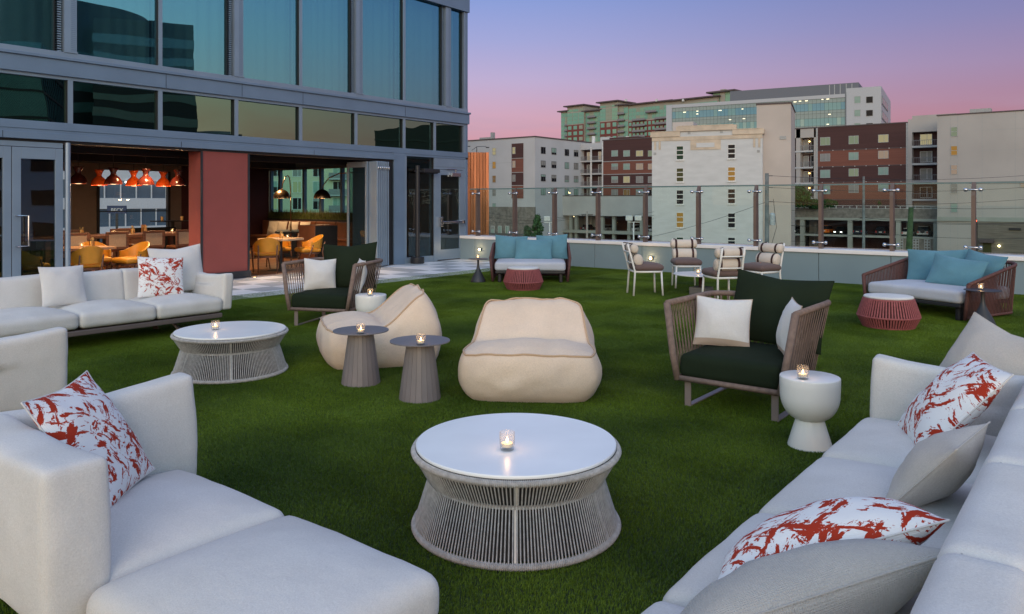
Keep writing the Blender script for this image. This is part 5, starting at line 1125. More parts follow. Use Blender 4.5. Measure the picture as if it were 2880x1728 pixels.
class Bld:
    """building: local x runs to the right along the front, y goes in, z up from the road; at() turns a picture point into a point of the front (or of the right-hand side)"""
    def __init__(s, name, label, origin, ang, cat='building', group=None):
        s.t = thing(name, label, cat, (origin[0], origin[1], -12), R(ang), group); s.M = Matrix.Translation((origin[0], origin[1], -12)) @ Matrix.Rotation(R(ang), 4, 'Z'); s.I = s.M.inverted(); s.cache = {}
    def at(s, px, py, y=0.0):
        d = s.I.to_3x3() @ ray(px, py); c = s.I @ _C; k = (y - c.y) / d.y; p = c + d * k; return p.x, p.z
    def at_side(s, px, py, x):
        d = s.I.to_3x3() @ ray(px, py); c = s.I @ _C; k = (x - c.x) / d.x; p = c + d * k; return p.y, p.z
    def blk(s, nm, mat, x0, x1, y0, y1, z0, z1, parent=None, bevel=0):
        return MB().box(x0, x1, y0, y1, z0, z1).build(nm, mat, parent or s.t, bevel=bevel)
    def window(s, x, z, w, h, pm, fr=grey_fr, kind='split', side=None, y=0.0):
        """x,z = centre; frame stands proud of the wall, panes sit inside it"""
        key = (round(w, 1), round(h, 1), kind, fr.name)
        W, H = key[0] / 2, key[1] / 2
        if key not in s.cache:
            f = 0.07; m = MB().box(-W, -W + f, -0.08, 0.0, -H, H).box(W - f, W, -0.08, 0.0, -H, H).box(-W + f, W - f, -0.08, 0, H - f, H).box(-W + f, W - f, -0.08, 0, -H, -H + f)
            if kind == 'split': m.box(0.12 * W, 0.12 * W + f, -0.07, 0, -H + f, H - f)
            if kind == 'sash': m.box(-W + f, W - f, -0.07, 0, -f / 2, f / 2)
            if kind == 'three': m.box(-W + f, W - f, -0.07, 0, H * 0.33, H * 0.33 + 0.12).box(-W + f, W - f, -0.07, 0, -H * 0.36, -H * 0.36 + 0.14); m.box(-W - 0.1, W + 0.1, -0.14, 0, -H - 0.16, -H)
            s.cache[key] = m.mesh('window', fr)
        pk = (key[0], key[1], 'p', pm.name)
        if pk not in s.cache: s.cache[pk] = MB().box(-W + 0.07, W - 0.07, -0.035, -0.01, -H + 0.07, H - 0.07).mesh('pane', pm)
        if side is None: o = inst('window', s.cache[key], s.t, (x, y, z))
        else: o = inst('window', s.cache[key], s.t, (side, x, z), (0, 0, R(90)))
        inst('pane', s.cache[pk], o)
        if kind in ('split', 'sash') and rw.random() < 0.55 and 'lit' not in pm.name:
            hb = rw.choice((0.3, 0.5, 0.7)); bk = (key[0], key[1], 'b', hb)
            if bk not in s.cache: s.cache[bk] = MB().box(-W + 0.08, W - 0.08, -0.05, -0.038, H - 0.08 - hb * (2 * H - 0.16), H - 0.08).mesh('blind', P_grey if rw.random() < 0.5 else P_teal)
            inst('blind', s.cache[bk], o)
        return o
    def win_px(s, x0, x1, y0, y1, pm, fr=grey_fr, kind='split', y=0.0):
        a, zb = s.at(x0, y1, y); b, zt = s.at(x1, y0, y); return s.window((a + b) / 2, (zb + zt) / 2, abs(b - a), zt - zb, pm, fr, kind, None, y)
# --- pale apartment block at the left with the corner towards us
o = (140.8, 132.0); B = Bld('apartment_block', 'pale grey flat-roofed apartment block behind the copper screen', o, -90)
Wl = o[1] - 104.1; H0 = B.at(1504, 386)[1]
B.blk('wall', plaster, 0, Wl, 0, 24, 0, H0); B.blk('roof_edge', roofline, -0.1, Wl + 0.12, -0.12, 24, H0, H0 + 0.28)
ax, zt = B.at(1440, 404); bx, zb = B.at(1472, 555)
zs = [B.at(1472, q)[1] for q in (403, 446, 486, 523, 560)]
for k in range(4): B.blk('siding_panel', (side_d, side_r)[k % 2], ax, bx, -0.14, 0, zs[k + 1] + 0.15, zs[k])
for k in range(1, 4): B.blk('trim_band', grey_fr, ax, bx, -0.2, 0, zs[k] - 0.0, zs[k] + 0.14)
for k, (y0, y1) in enumerate(((414, 434), (453, 472), (492, 511), (531, 549), (570, 590))):
    B.win_px(1385, 1395, y0 + 2, y1 + 3, (P_lit, P_amb, P_dim, P_grey, P_dark)[k], grey_fr, 'sash')
    if k < 3: B.win_px(1441, 1450, y0, y1, (P_lit, P_pink, P_grey)[k], grey_fr, 'sash', y=-0.14)
for z in (0.2, 0.4, 0.6, 0.8): B.blk('wall_joint', grey_fr, 0, ax, -0.012, 0, H0 * z, H0 * z + 0.06)
cols = ((1521, 1534), (1551, 1564), (1588, 1600), (1614, 1626)); rows = ((413, 433), (452, 471), (491, 510), (530, 549))
pm_ = [[P_dark, P_dark, P_dark, P_dark], [P_dark, P_dark, P_teal, P_grey], [P_dark, P_dark, P_teal, P_teal], [P_teal, P_grey, P_teal, P_teal]]
ref = [B.at_side(1521, (r[0] + r[1]) / 2, Wl)[1] for r in rows]
for i, (x0, x1) in enumerate(cols):
    ya = B.at_side(x0, 420, Wl)[0]; yb_ = B.at_side(x1, 420, Wl)[0]
    for j in range(4): B.window((ya + yb_) / 2, ref[j], yb_ - ya, 1.65, pm_[j][i], dark_fr, 'split', side=Wl)
B.blk('stone_base', agg, -4, Wl + 0.2, -0.4, 0, 0, B.at(1400, 582)[1])
for px in (1386, 1406, 1427): xx, zz_ = B.at(px, 650, -0.4); B.window(xx, zz_, 1.15, 2.4, P_teal, white_fr, 'split', y=-0.4)
B.blk('service_fence', dark_fr, B.at(1375, 660)[0], B.at(1500, 660)[0], -2.0, -1.9, 0, B.at(1440, 656)[1])
xs = B.at(1372, 400)[0]; B.blk('roof_vent', grey_fr, xs - 3.5, xs, 1, 2, H0 + 0.28, H0 + 0.8); B.blk('roof_box', grey_fr, xs, xs + 0.6, 1, 2, H0 + 0.28, H0 + 1.9)
# --- brown apartment wing with white balcony tower (centre)
o = (160.0, 108.0); B = Bld('apartment_wing', 'brown sided apartment wing with a white balcony stack left of the white brick building', o, -90)
x0, zt = B.at(1631, 405); x1, _ = B.at(1695, 405); x2, zr = B.at(1850, 392); x3, zr1 = B.at(1695, 397)
B.blk('wall', plaster, x0 - 1, x1, 1.6, 14, 0, zt); B.blk('roof_band', plaster, x0 - 1, x1, 0, 1.6, B.at(1660, 421)[1], zt)
fl = [B.at(1660, q)[1] for q in (452, 488, 523, 556)]
for k, z in enumerate(fl):
    B.blk('balcony_slab', conc_l, x0 - 1, x1, -0.1, 1.6, z - 0.35, z); xm = (x0 + x1) / 2
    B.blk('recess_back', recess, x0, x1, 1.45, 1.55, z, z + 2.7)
    for q in range(2):
        xa = x0 + (x1 - x0) * (q * 0.5 + 0.05); xb = x0 + (x1 - x0) * (q * 0.5 + 0.45)
        pm1 = (P_pink if k == 0 else P_grey); B.window(xa + 1.3, z + 1.15, 0.9, 2.1, P_lit if k == 0 else P_dark, white_fr, 'none', y=1.44); B.window(xb - 1.3, z + 1.15, 0.9, 2.1, pm1, white_fr, 'none', y=1.44)
        m = MB().box(xa, xb, -0.09, -0.05, z + 0.95, z + 1.02).box(xa, xb, -0.09, -0.05, z + 0.08, z + 0.13)
        for i in range(14): xx = xa + (xb - xa) * i / 13; m.box(xx - 0.02, xx + 0.02, -0.085, -0.055, z, z + 0.95)
        m.build('balcony_rail', railm, B.t)
B.blk('balcony_post', white_fr, xm - 0.18, xm + 0.18, -0.12, 0.1, 0, zt - 1); B.blk('balcony_post', white_fr, x1 - 0.15, x1 + 0.15, -0.12, 0.1, 0, zt)
zz = [zr1] + [B.at(1760, q)[1] for q in (454, 491, 523, 553)]; zz[0] = B.at(1760, 393)[1]
for k in range(4): B.blk('siding_band', (side_d, side_r)[k % 2], x1 + 0.15, x2 + 6, 0.0, 14, zz[k + 1] + 0.16, zz[k]); B.blk('band_trim', grey_fr, x1 + 0.15, x2 + 6, -0.05, 13.9, zz[k + 1], zz[k + 1] + 0.16)
B.blk('wall', side_d, x1 + 0.15, x2 + 6, 0.02, 13.9, 0, zz[4]); B.blk('roof_edge', roofline, x1 - 0.1, x2 + 6, -0.1, 14, zz[0], zz[0] + 0.25)
cw = ((1720, 1738), (1753, 1772), (1789, 1809), (1823, 1842)); rwz = ((423, 441), (460, 478), (496, 515), (533, 552)); cp = [[P_teal, P_teal, P_lit, P_gl], [P_grey, P_teal, P_pink, P_pink], [P_grey, P_lit, P_grey, P_grey], [P_grey, P_dim, P_grey, P_dark]]
for j, (a, b) in enumerate(rwz):
    for i, (c, d) in enumerate(cw): B.win_px(c, d, a, b, cp[j][i], grey_fr, 'split')
xa, za = B.at(1670, 396); xb, zb = B.at(1696, 404); B.blk('roof_plant', conc_l, xa, xb, 3, 5, zt, za + 1); B.blk('roof_plant', side_d, xb, xb + 8, 3, 8, zz[0] + 0.25, zz[0] + 0.9)
for px in (1645, 1741): xx, z1 = B.at(px, 390); MB().tube([(xx, 4, zt), (xx, 4, z1 + 0.8)], 0.45, 10).build('roof_vent', white_fr, B.t)
# --- white brick building with stepped parapet
o = (106.3, 56.1); B = Bld('brick_building', 'white painted brick building with stepped cream parapet and two window columns', o, -74.5)
W = 16.3; zlo = B.at(1870, 372)[1]; zhi = B.at(1985, 354)[1]; xs1 = B.at(1911, 360)[0]; xs2 = B.at(2062, 360)[0]; zrt = B.at(2100, 359)[1]
B.blk('wall', brick_w, 0, W, 0, 22, 0, zlo - 0.3); B.blk('parapet', brick_w, xs1, xs2, 0.02, 0.6, zlo - 0.3, zhi - 0.3)
B.blk('cornice', brick_y, -0.2, xs1 + 0.1, -0.22, 0.7, zlo - 0.75, zlo); B.blk('cornice', brick_y, xs1 - 0.5, xs2 + 0.5, -0.24, 0.72, zhi - 0.75, zhi); B.blk('cornice', brick_y, xs2 - 0.1, W + 0.25, -0.22, 0.7, zlo - 0.75, zlo)
B.blk('cornice_return', brick_y, xs1 - 0.5, xs1 + 0.3, -0.2, 0.65, zlo, zhi - 0.75); B.blk('cornice_return', brick_y, xs2 - 0.3, xs2 + 0.5, -0.2, 0.65, zlo, zhi - 0.75)
zb_ = B.at(1990, 388)[1]; B.blk('brick_band', brick_y, 0, W, -0.10, 0, zb_ - 0.28, zb_ + 0.28)
xa, za = B.at(1942, 398); xb, zbb = B.at(2027, 420)
B.blk('brick_panel', brick_y, xa, xb, -0.08, 0, zbb, zb_ - 0.30); B.blk('panel_field', brick_w, xa + 0.9, xb - 0.9, -0.11, -0.06, zbb + 0.35, zb_ - 0.75)
for x in (0.35, 1.05, W - 1.3, W - 0.6): B.blk('brick_drop', brick_y, x, x + 0.3, -0.09, 0, zb_ - 1.6, zb_ - 0.29)
for x in [k * 0.68 + 0.3 for k in range(24)]:
    z = zhi if xs1 - 0.4 < x < xs2 + 0.4 else zlo
    B.blk('coping_stone', brick_y, x - 0.31, x + 0.31, -0.27, 0.74, z + 0.005, z + 0.10)
for j, (r1, r2) in enumerate((((411, 450), (406, 447)), ((473, 512), (470, 510)), ((535, 575), (532, 573)), ((598, 640), (600, 641)), ((668, 700), (668, 700)))):
    B.win_px(1902, 1923, r1[0], r1[1], (P_green, P_ol, P_dark, P_amb, P_green)[j], white_fr, 'three'); B.win_px(2047, 2068, r2[0], r2[1], (P_dark, P_amb, P_dark, P_dark, P_dark)[j], white_fr, 'three')
for px, py in ((1938, 374), (2029, 371), (1842, 433), (2133, 426)): x, z = B.at(px, py); B.blk('anchor_plate', grey_fr, x - 0.2, x + 0.2, -0.05, 0, z - 0.2, z + 0.2)
x5, z5 = B.at(2225, 292, 1.0); B.blk('stair_tower', plaster_b, W - 0.9, x5, 0.9, 14, 0, z5); B.blk('tower_cap', roofline, W - 1.0, x5 + 0.1, 0.8, 14, z5, z5 + 0.25)
x6, z6 = B.at(2202, 388, 0.9); B.blk('tower_vent', grey_fr, x6 - 0.45, x6 + 0.45, 0.82, 0.9, z6 - 0.25, z6 + 0.25)
xp, zp = B.at(1925, 343); B.blk('roof_house', plaster_b, 2.2, xp + 0.5, 5, 9, zlo, zhi + 1.2)
# --- russet apartment block, right, with balcony stacks
o = (156.0, 58.0); B = Bld('apartment_block', 'russet and brown sided apartment block above the parking deck', o, -90)
xa, zt = B.at(2222, 365); xb, _ = B.at(2298, 365); xc, zr = B.at(2551, 348); zr = B.at(2430, 353)[1]
B.blk('wall', plaster_w, xa - 3, xb, 1.7, 12, 0, zt); B.blk('roof_band', plaster_w, xa - 3, xb, 0, 1.7, B.at(2260, 388)[1], zt); B.blk('wall_strip', plaster_w, B.at(2239, 400)[0], B.at(2251, 400)[0], 0, 1.7, 0, zt); B.blk('wall_strip', plaster_w, B.at(2289, 400)[0], xb, 0, 1.7, 0, zt)
B.blk('roof_edge', roofline, xa - 3, xb, -0.1, 12, zt, zt + 0.22)
for k, q in enumerate((424, 470, 514, 556)):
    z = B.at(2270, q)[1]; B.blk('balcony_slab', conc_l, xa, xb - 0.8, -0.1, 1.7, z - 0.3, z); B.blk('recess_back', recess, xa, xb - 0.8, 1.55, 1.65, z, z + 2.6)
    x0, x1 = B.at(2252, 400)[0], B.at(2289, 400)[0]
    m = MB().box(x0, x1, -0.09, -0.05, z + 0.95, z + 1.03); [m.box(x0 + (x1 - x0) * i / 10 - 0.02, x0 + (x1 - x0) * i / 10 + 0.02, -0.085, -0.055, z, z + 0.95) for i in range(11)]; m.build('balcony_rail', railm, B.t)
    B.window(x0 + 0.6, z + 1.2, 1.0, 2.2, P_grey, white_fr, 'none', y=1.54); B.window(x1 - 0.6, z + 1.2, 0.9, 2.2, P_dark, white_fr, 'none', y=1.54)
    if k != 1: MB().lathe([(0, -0.16), (0.16, -0.05), (0.16, 0.05), (0, 0.16)], 10).build('porch_lamp', emit('porch_glow_%d' % k, (1, 0.62, 0.2), 6), B.t, loc=((x0 + x1) / 2, 1.4, z + 1.9))
zz = [zr] + [B.at(2430, q)[1] for q in (421, 468, 513, 563)]
for k in range(4): B.blk('siding_band', (side_d, side_r)[k % 2], xb, xc, 0, 12, zz[k + 1] + 0.15, zz[k]); B.blk('band_trim', roofline, xb, xc, -0.05, 11.9, zz[k + 1], zz[k + 1] + 0.15)
B.blk('wall', side_d, xb, xc, 0.02, 11.9, 0, zz[4]); B.blk('roof_edge', roofline, xb, xc, -0.1, 12, zr, zr + 0.2); B.blk('corner_strip', grey_fr, xb - 0.2, xb + 0.15, -0.08, 0, 4, zr); B.blk('corner_strip', grey_fr, xc - 0.15, xc + 0.2, -0.08, 0, 4, zr)
for k in range(1, 4):
    for i in range(8): x = xb + (xc - xb) * (i + 0.5) / 8; B.blk('soffit_lamp', white_fr, x - 0.07, x + 0.07, -0.12, -0.05, zz[k] + 0.0, zz[k] + 0.12)
cp = [[P_gl, P_gl, P_lit], [P_grey, P_teal, P_pink], [P_teal, P_gl, P_teal], [P_teal, P_grey, P_grey]]
for j, (a, b) in enumerate(((386, 410), (432, 455), (478, 501), (522, 547))):
    for i, (c, d) in enumerate(((2307, 2335), (2387, 2415), (2470, 2499))): B.win_px(c, d, a - i * 4, b - i * 4, cp[j][i], grey_fr, 'split')
xd, zd = B.at(2566, 345); xe, _ = B.at(2636, 340)
B.blk('wall_strip', plaster_w, xc + 0.2, xd, -0.2, 12, 0, zr + 0.6); B.blk('wall', plaster_w, xd, xe + 3, 1.5, 12, 0, zr + 0.9); B.blk('roof_band', plaster_w, xd, xe + 3, -0.2, 1.5, B.at(2600, 371)[1], zr + 1.2)
for k, q in enumerate((410, 459, 508, 560)):
    z = B.at(2600, q)[1]; B.blk('balcony_slab', conc_l, xd, xe, -0.3, 1.5, z - 0.35, z); B.blk('recess_back', recess, xd, xe, 1.35, 1.45, z, z + 2.8); B.window((xd + xe) / 2, z + 1.2, 2.0, 2.0, (P_lit, P_grey, P_grey, P_dark)[k], white_fr, 'split', y=1.34)
    m = MB().box(xd, xe, -0.29, -0.25, z + 0.95, z + 1.03); [m.box(xd + (xe - xd) * i / 12 - 0.02, xd + (xe - xd) * i / 12 + 0.02, -0.285, -0.255, z, z + 0.95) for i in range(13)]; m.build('balcony_rail', railm, B.t)
# --- big beige apartment block at the far right
o = (146.0, 26.2); B = Bld('apartment_block', 'tall blank beige apartment block at the right edge with one column of sash windows', o, -90)
x0, zt = B.at(2636, 327); zt2 = B.at(2880, 314)[1]; x0 = B.at(2636, 400)[0]
B.blk('wall', plaster_w, x0, x0 + 40, 0, 20, 0, zt); B.blk('roof_edge', roofline, x0 - 0.1, x0 + 40, -0.1, 20, zt, zt + 0.2)
xh, zh = B.at(2722, 318); B.blk('roof_hatch', grey_fr, xh, xh + 3, 2, 4, zt + 0.2, zt + 1.0)
for k, (a, b) in enumerate(((357, 385), (410, 438), (464, 491), (513, 544), (571, 598))): B.win_px(2674, 2693, a, b, (P_gl, P_amb, P_pink, P_grey, P_teal)[k], grey_fr, 'sash')
B.win_px(2868, 2890, 510, 528, P_pink, grey_fr, 'sash')
for z in (0.30, 0.45, 0.6, 0.78, 0.9): B.blk('wall_joint', grey_fr, B.at(2760, 400)[0], x0 + 40, -0.01, 0, zt * z, zt * z + 0.05)
for px in (2640, 2673, 2693, 2762, 2855): x = B.at(px, 400)[0]; B.blk('wall_joint', grey_fr, x, x + 0.05, -0.01, 0, 4, zt)
xq, zq = B.at(2636, 610); xr, zr_ = B.at(2735, 615)
B.blk('beam', beam_m, x0, x0 + 40, -0.25, 0, zq - 0.7, zq); B.blk('brick_base', M('grey_brown_brick', (0.17, 0.15, 0.125), rough=0.95, var=0.15, scale=0.8, stretch=(0.4, 1, 6)), B.at(2735, 650)[0], x0 + 40, -0.2, 0, 0, zq - 0.7)
xc1, zc1 = B.at(2757, 672); xc2, zc2 = B.at(2797, 683); B.blk('door_canopy', roofline, xc1, xc2, -1.2, -0.2, zc2, zc1); B.blk('door', P_ol, xc1 + 0.4, xc2 - 0.4, -0.25, -0.19, 0, zc2)
xl, zl = B.at(2811, 692); MB().lathe([(0, -0.2), (0.2, -0.05), (0.2, 0.08), (0, 0.2)], 10).build('wall_lamp', emit('warm_wall_lamp', (1, 0.8, 0.4), 8), B.t, loc=(xl, -0.45, zl))
xv, zv = B.at(2855, 645); B.blk('wall_sign', dark, xv - 0.8, xv + 0.8, -0.4, -0.2, zv - 0.15, zv + 0.2)
# --- parking decks below the apartments
def deck(name, label, origin, px0, px1, slabs, rail, cols, panel, depth=16):
    B = Bld(name, label, origin, -90, 'parking garage'); x0, zt = B.at(px0, panel[0]); x1, zb = B.at(px1, panel[1])
    return B, x0, x1
o = (152.0, 112.0); B = Bld('parking_garage', 'parking deck with a long blank concrete front left of the white brick building', o, -90, 'garage')
x0, zt = B.at(1499, 553); x1, zb = B.at(1850, 610); x00 = B.at(1372, 600)[0]
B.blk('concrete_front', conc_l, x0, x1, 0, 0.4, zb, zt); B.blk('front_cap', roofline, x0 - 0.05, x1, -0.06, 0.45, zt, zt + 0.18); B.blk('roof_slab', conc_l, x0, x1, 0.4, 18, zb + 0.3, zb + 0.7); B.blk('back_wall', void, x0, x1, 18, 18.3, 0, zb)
z1 = B.at(1700, 652)[1]; B.blk('deck_slab', beam_m, x0 + 6, x1, 0.0, 18, z1 - 0.5, z1); B.blk('deck_barrier', beam_m, B.at(1590, 660)[0], x1, 0.0, 0.2, z1, z1 + 0.25)
B.blk('ramp_wall', agg, x0, B.at(1560, 650)[0], 0.6, 1.0, 0, z1 + 0.3)
for px in (1601, 1616, 1690, 1722, 1765, 1800): x = B.at(px, 640)[0]; B.blk('column', beam_m, x - 0.35, x + 0.35, 0.5, 1.2, 0, zb)
for px, py in ((1612, 593), (1690, 616), (1583, 622)):
    x, z = B.at(px, py, 3); z = min(z, zb - 0.3); MB().box(-0.5, 0.5, -0.1, 0.1, -0.05, 0.05).build('ceiling_lamp', emit('deck_lamp_%d' % px, (1, 0.72, 0.4), 5), B.t, loc=(x, 3, z))
GL = B
o = (150.0, 56.0); B = Bld('parking_garage', 'open two-level parking deck with pebble concrete parapet under the russet apartments', o, -90, 'garage')
x0, zt = B.at(2222, 586); x1, zb = B.at(2640, 615); zt = B.at(2430, 587)[1]; zb = B.at(2430, 614)[1]
B.blk('parapet', agg, x0 - 6, x1, 0, 0.35, zb, zt); B.blk('beam', beam_m, x0 - 6, x1, -0.15, 0.3, zb - 0.45, zb); B.blk('podium_slab', conc_l, x0 - 6, x1, 0.35, 6.5, zb + 0.3, zb + 0.8); B.blk('back_wall', void, x0 - 6, x1 + 8, 14, 14.3, 0, zb)
m = MB().box(x0 - 6, x1, 0.05, 0.1, zt + 0.45, zt + 0.52).box(x0 - 6, x1, 0.05, 0.1, zt + 0.05, zt + 0.1); m.build('hand_rail', white_fr, B.t)
for i in range(22): x = x0 + (x1 - x0) * i / 21; B.blk('rail_post', white_fr, x - 0.05, x + 0.05, 0.05, 0.1, zt, zt + 0.5)
z1 = B.at(2430, 663)[1]; B.blk('deck_slab', beam_m, x0 - 6, x1 + 8, 0, 14, z1 - 0.32, z1)
for px in (2256, 2390, 2526, 2632): x = B.at(px, 640)[0]; B.blk('column', beam_m, x - 0.38, x + 0.38, -0.05, 0.7, 0, zb - 0.45)
for px in (2268, 2300, 2405, 2480): x = B.at(px, 640, 7)[0]; B.blk('column', void, x - 0.35, x + 0.35, 7, 7.7, 0, zb)
xs_, zs_ = B.at(2523, 676); xe_, _ = B.at(2692, 690); B.blk('lower_wall', agg, xs_, xe_ + 6, 0.1, 0.5, 0, z1 - 0.32)
bl = MB().box(-0.24, 0.24, -0.06, 0.06, 0.16, 0.24).box(-0.24, 0.24, -0.06, 0.06, -0.24, -0.16).box(-0.24, -0.16, -0.06, 0.06, -0.16, 0.16).box(0.16, 0.24, -0.06, 0.06, -0.16, 0.16).mesh('breeze_block', conc_l)
for q in ((2523, 2544), (2567, 2591), (2599, 2624), (2637, 2664)):
    xa = B.at(q[0], 690)[0]; xb = B.at(q[1], 690)[0]; nn = int((xb - xa) / 0.49)
    for i in range(nn):
        for j in range(5): inst('breeze_block', bl, B.t, (xa + 0.25 + i * 0.49, 0.03, z1 - 0.62 - j * 0.49))
xw, _ = B.at(2705, 640); xw2, _ = B.at(2738, 640); B.blk('side_panel', plaster_w, xw, xw2, -0.02, 0.3, z1, zb - 0.45)
GR = B; ZD = z1 - 12; ZL = GL.at(1700, 652)[1] - 12
# --- glass office block behind
o = at_t(1890, 566, 262.0); B = Bld('office_block', 'long glass office block with lit ceilings rising behind the white brick building', (o.x, o.y), -81.7)
xR, zt = B.at(2377, 250); xE, zE = B.at(2479, 241); zt = B.at(2130, 280)[1]
B.blk('core', M('office_backing', (0.04, 0.06, 0.065), rough=0.6), 0, xR, 0.3, 40, 0, zt - 1.1); B.blk('roof_band', M('office_panel', (0.38, 0.40, 0.43), rough=0.5, var=0.04), -1.5, xR + 2.0, 0.0, 40, zt - 1.1, zt); B.blk('end_panel', MATS['office_panel'], -2.0, 0, -0.2, 40, 0, zt)
og = [pane('office_glass_blue', (0.16, 0.30, 0.36), 0.08), pane('office_glass_teal', (0.20, 0.34, 0.34), 0.08), pane('office_glass_pale', (0.30, 0.42, 0.38), 0.08), pane('office_glass_band', (0.25, 0.31, 0.30), 0.08)]
nc = 46; dx = xR / nc; rws = []; z = zt - 1.15
for hgt, band_ in ((1.3, 3), (2.3, 0), (0.9, 3), (1.5, 3), (2.3, 1), (0.9, 3), (1.5, 3), (2.3, 2), (0.9, 3), (1.5, 3), (2.3, 2)): rws.append((z - hgt, z, band_)); z -= hgt
cache = {}
rws = rws[:7]
for j, (za, zb, bd) in enumerate(rws):
    for i in range(nc):
        g = og[bd] if bd == 3 else og[(bd + (rw.random() < 0.3)) % 3]; k = (round(zb - za, 2), g.name)
        if k not in cache: cache[k] = MB().box(0.03, dx - 0.03, -0.05, 0.02, 0.03, zb - za - 0.03).mesh('glass_pane', g)
        inst('glass_pane', cache[k], B.t, (i * dx, 0.2, za))
MB().box(0, xR, 0.15, 0.2, rws[-1][0] - 14, rws[-1][0]).build('glass_pane', og[2], B.t)
offl = emit('office_ceiling_lamp', (1, 0.86, 0.55), 3.2)
lm = MB().box(-0.6, 0.6, -0.03, 0.05, -0.10, 0.10).mesh('ceiling_lamp', offl)
for px, py in ((1925, 316), (1961, 313), (1961, 321), (2025, 311), (2088, 307), (2136, 297), (2193, 291), (2208, 290), (2236, 287), (2250, 285), (2268, 284), (2313, 280), (2328, 279), (2053, 337), (2092, 334), (2328, 350), (2333, 322), (2365, 274)):
    x, z = B.at(px, py); inst('ceiling_lamp', lm, B.t, (x, 0.08, z), scale=(rw.uniform(0.4, 0.8), 1, 0.7))
xa2, _ = B.at(2390, 250); B.blk('side_wall', MATS['office_panel'], xR + 0.4, xE, -0.6, 40, 0, B.at(2440, 246)[1])
B.blk('shaft', M('grey_louvre', (0.20, 0.22, 0.23), rough=0.6), xR, xa2, -0.1, 8, 0, zt + 0.4)
for y0, y1 in ((271, 291), (309, 328), (346, 360)):
    for (a, b) in ((2403, 2420), (2436, 2455)): B.win_px(a, b, y0, y1, P_dark if b > 2430 else P_teal, grey_fr, 'none', y=-0.6)
# right-hand end of the office (faces the other street)
zE = B.at(2440, 246)[1]; yE = 26.0
for k in range(3): B.blk('ribbon_frame', MATS['grey_louvre'], xE - 0.02, xE + 0.1, 1, yE - 0.5, zE - 5.2 - 4.4 * k, zE - 2.6 - 4.4 * k)
for k in range(3):
    for i in range(9): B.blk('window', P_grey if i % 3 else P_teal, xE + 0.1, xE + 0.16, 1.4 + i * 2.7, 3.7 + i * 2.7, zE - 4.9 - 4.4 * k, zE - 2.9 - 4.4 * k)
xm0, zm0 = B.at(2053, 268, 12); xm1, zm1 = B.at(2415, 232, 12)
B.blk('plant_screen', M('plant_screen_metal', (0.115, 0.125, 0.145), rough=0.6, var=0.05, stretch=(1, 1, 20)), xm0, xm1, 12, 30, zt - 1, zm1)
for px in (2333, 2347, 2363, 2380, 2396): xx, _ = B.at(px, 240, 11.9); B.blk('screen_panel', grey_fr, xx - 0.12, xx + 0.12, 11.9, 12, zt, zm1 - 0.2)
# --- distant green glass and brick condominium
o = at_t(1578, 566, 470.0); B = Bld('condominium', 'distant green glass and red brick condominium with flat overhanging roofs', (o.x, o.y), -96)
gl = [pane('green_glass', (0.16, 0.34, 0.27), 0.1), pane('green_glass_pale', (0.20, 0.36, 0.26), 0.1), pane('green_glass_curtain', (0.25, 0.29, 0.23), 0.2)]
crm = M('cream_concrete', (0.30, 0.29, 0.25), rough=0.9, var=0.06, scale=0.1)
def seg(p0, p1, ytop, zones, proud=0.0, ncol=3):
    x0 = B.at(p0, 350)[0]; x1 = B.at(p1, 350)[0]; xm = (p0 + p1) / 2; zt = B.at(xm, ytop)[1]
    B.blk('wall', crm, x0, x1, -proud, 14, 0, zt); B.blk('roof', roofline, x0 - 1.8, x1 + 1.2, -proud - 1.8, 15, zt, zt + 0.7)
    w = (x1 - x0) / ncol
    for (ya, yb, kind, rows_) in zones:
        za = B.at(xm, yb)[1]; zb = B.at(xm, ya)[1]
        if kind == 'brick': B.blk('brick_front', brick_r, x0 + 0.2, x1 - 0.2, -proud - 0.25, -proud, za, zb)
        hh = (zb - za) / rows_
        for r_ in range(rows_):
            for c_ in range(ncol):
                g = gl[(r_ * 3 + c_ * 5 + int(p0)) % 3 if rw.random() < 0.5 else 0]; f = 0.62 if kind == 'brick' else 0.92; ww = w * f; wh = hh * (0.62 if kind == 'brick' else 0.93)
                k = (round(ww, 1), round(wh, 1), g.name)
                if k not in cache: cache[k] = MB().box(-ww / 2, ww / 2, -0.1, 0.0, -wh / 2, wh / 2).mesh('window', g)
                inst('window', cache[k], B.t, (x0 + w * (c_ + 0.5), -proud - (0.25 if kind == 'brick' else 0.0), za + hh * (r_ + 0.5)))
    return x0, x1
def balcs(p0, p1, ys_, proud=1.6):
    x0 = B.at(p0, 350)[0]; x1 = B.at(p1, 350)[0]
    for q in ys_:
        z = B.at((p0 + p1) / 2, q)[1]; B.blk('balcony_slab', roofline, x0, x1, -proud - 1.4, 0, z - 0.35, z); B.blk('balcony_rail', railm, x0, x1, -proud - 1.4, -proud - 1.3, z, z + 1.0)
seg(1578, 1600, 315, [(318, 395, 'glass', 6)], 0, 2); seg(1600, 1647, 300, [(308, 315, 'glass', 1), (318, 350, 'glass', 3), (352, 400, 'brick', 3)], 1.5); seg(1647, 1692, 313, [(316, 400, 'glass', 6)], 0, 4)
seg(1692, 1742, 289, [(297, 303, 'glass', 1), (306, 340, 'glass', 3), (343, 400, 'brick', 3)], 1.5); seg(1742, 1768, 297, [(303, 338, 'glass', 2), (342, 400, 'glass', 4)], 0.4, 2)
seg(1768, 1890, 291, [(300, 334, 'glass', 3), (338, 400, 'brick', 4)], 0, 11); seg(1890, 2018, 279, [(290, 330, 'glass', 3)], 0, 10)
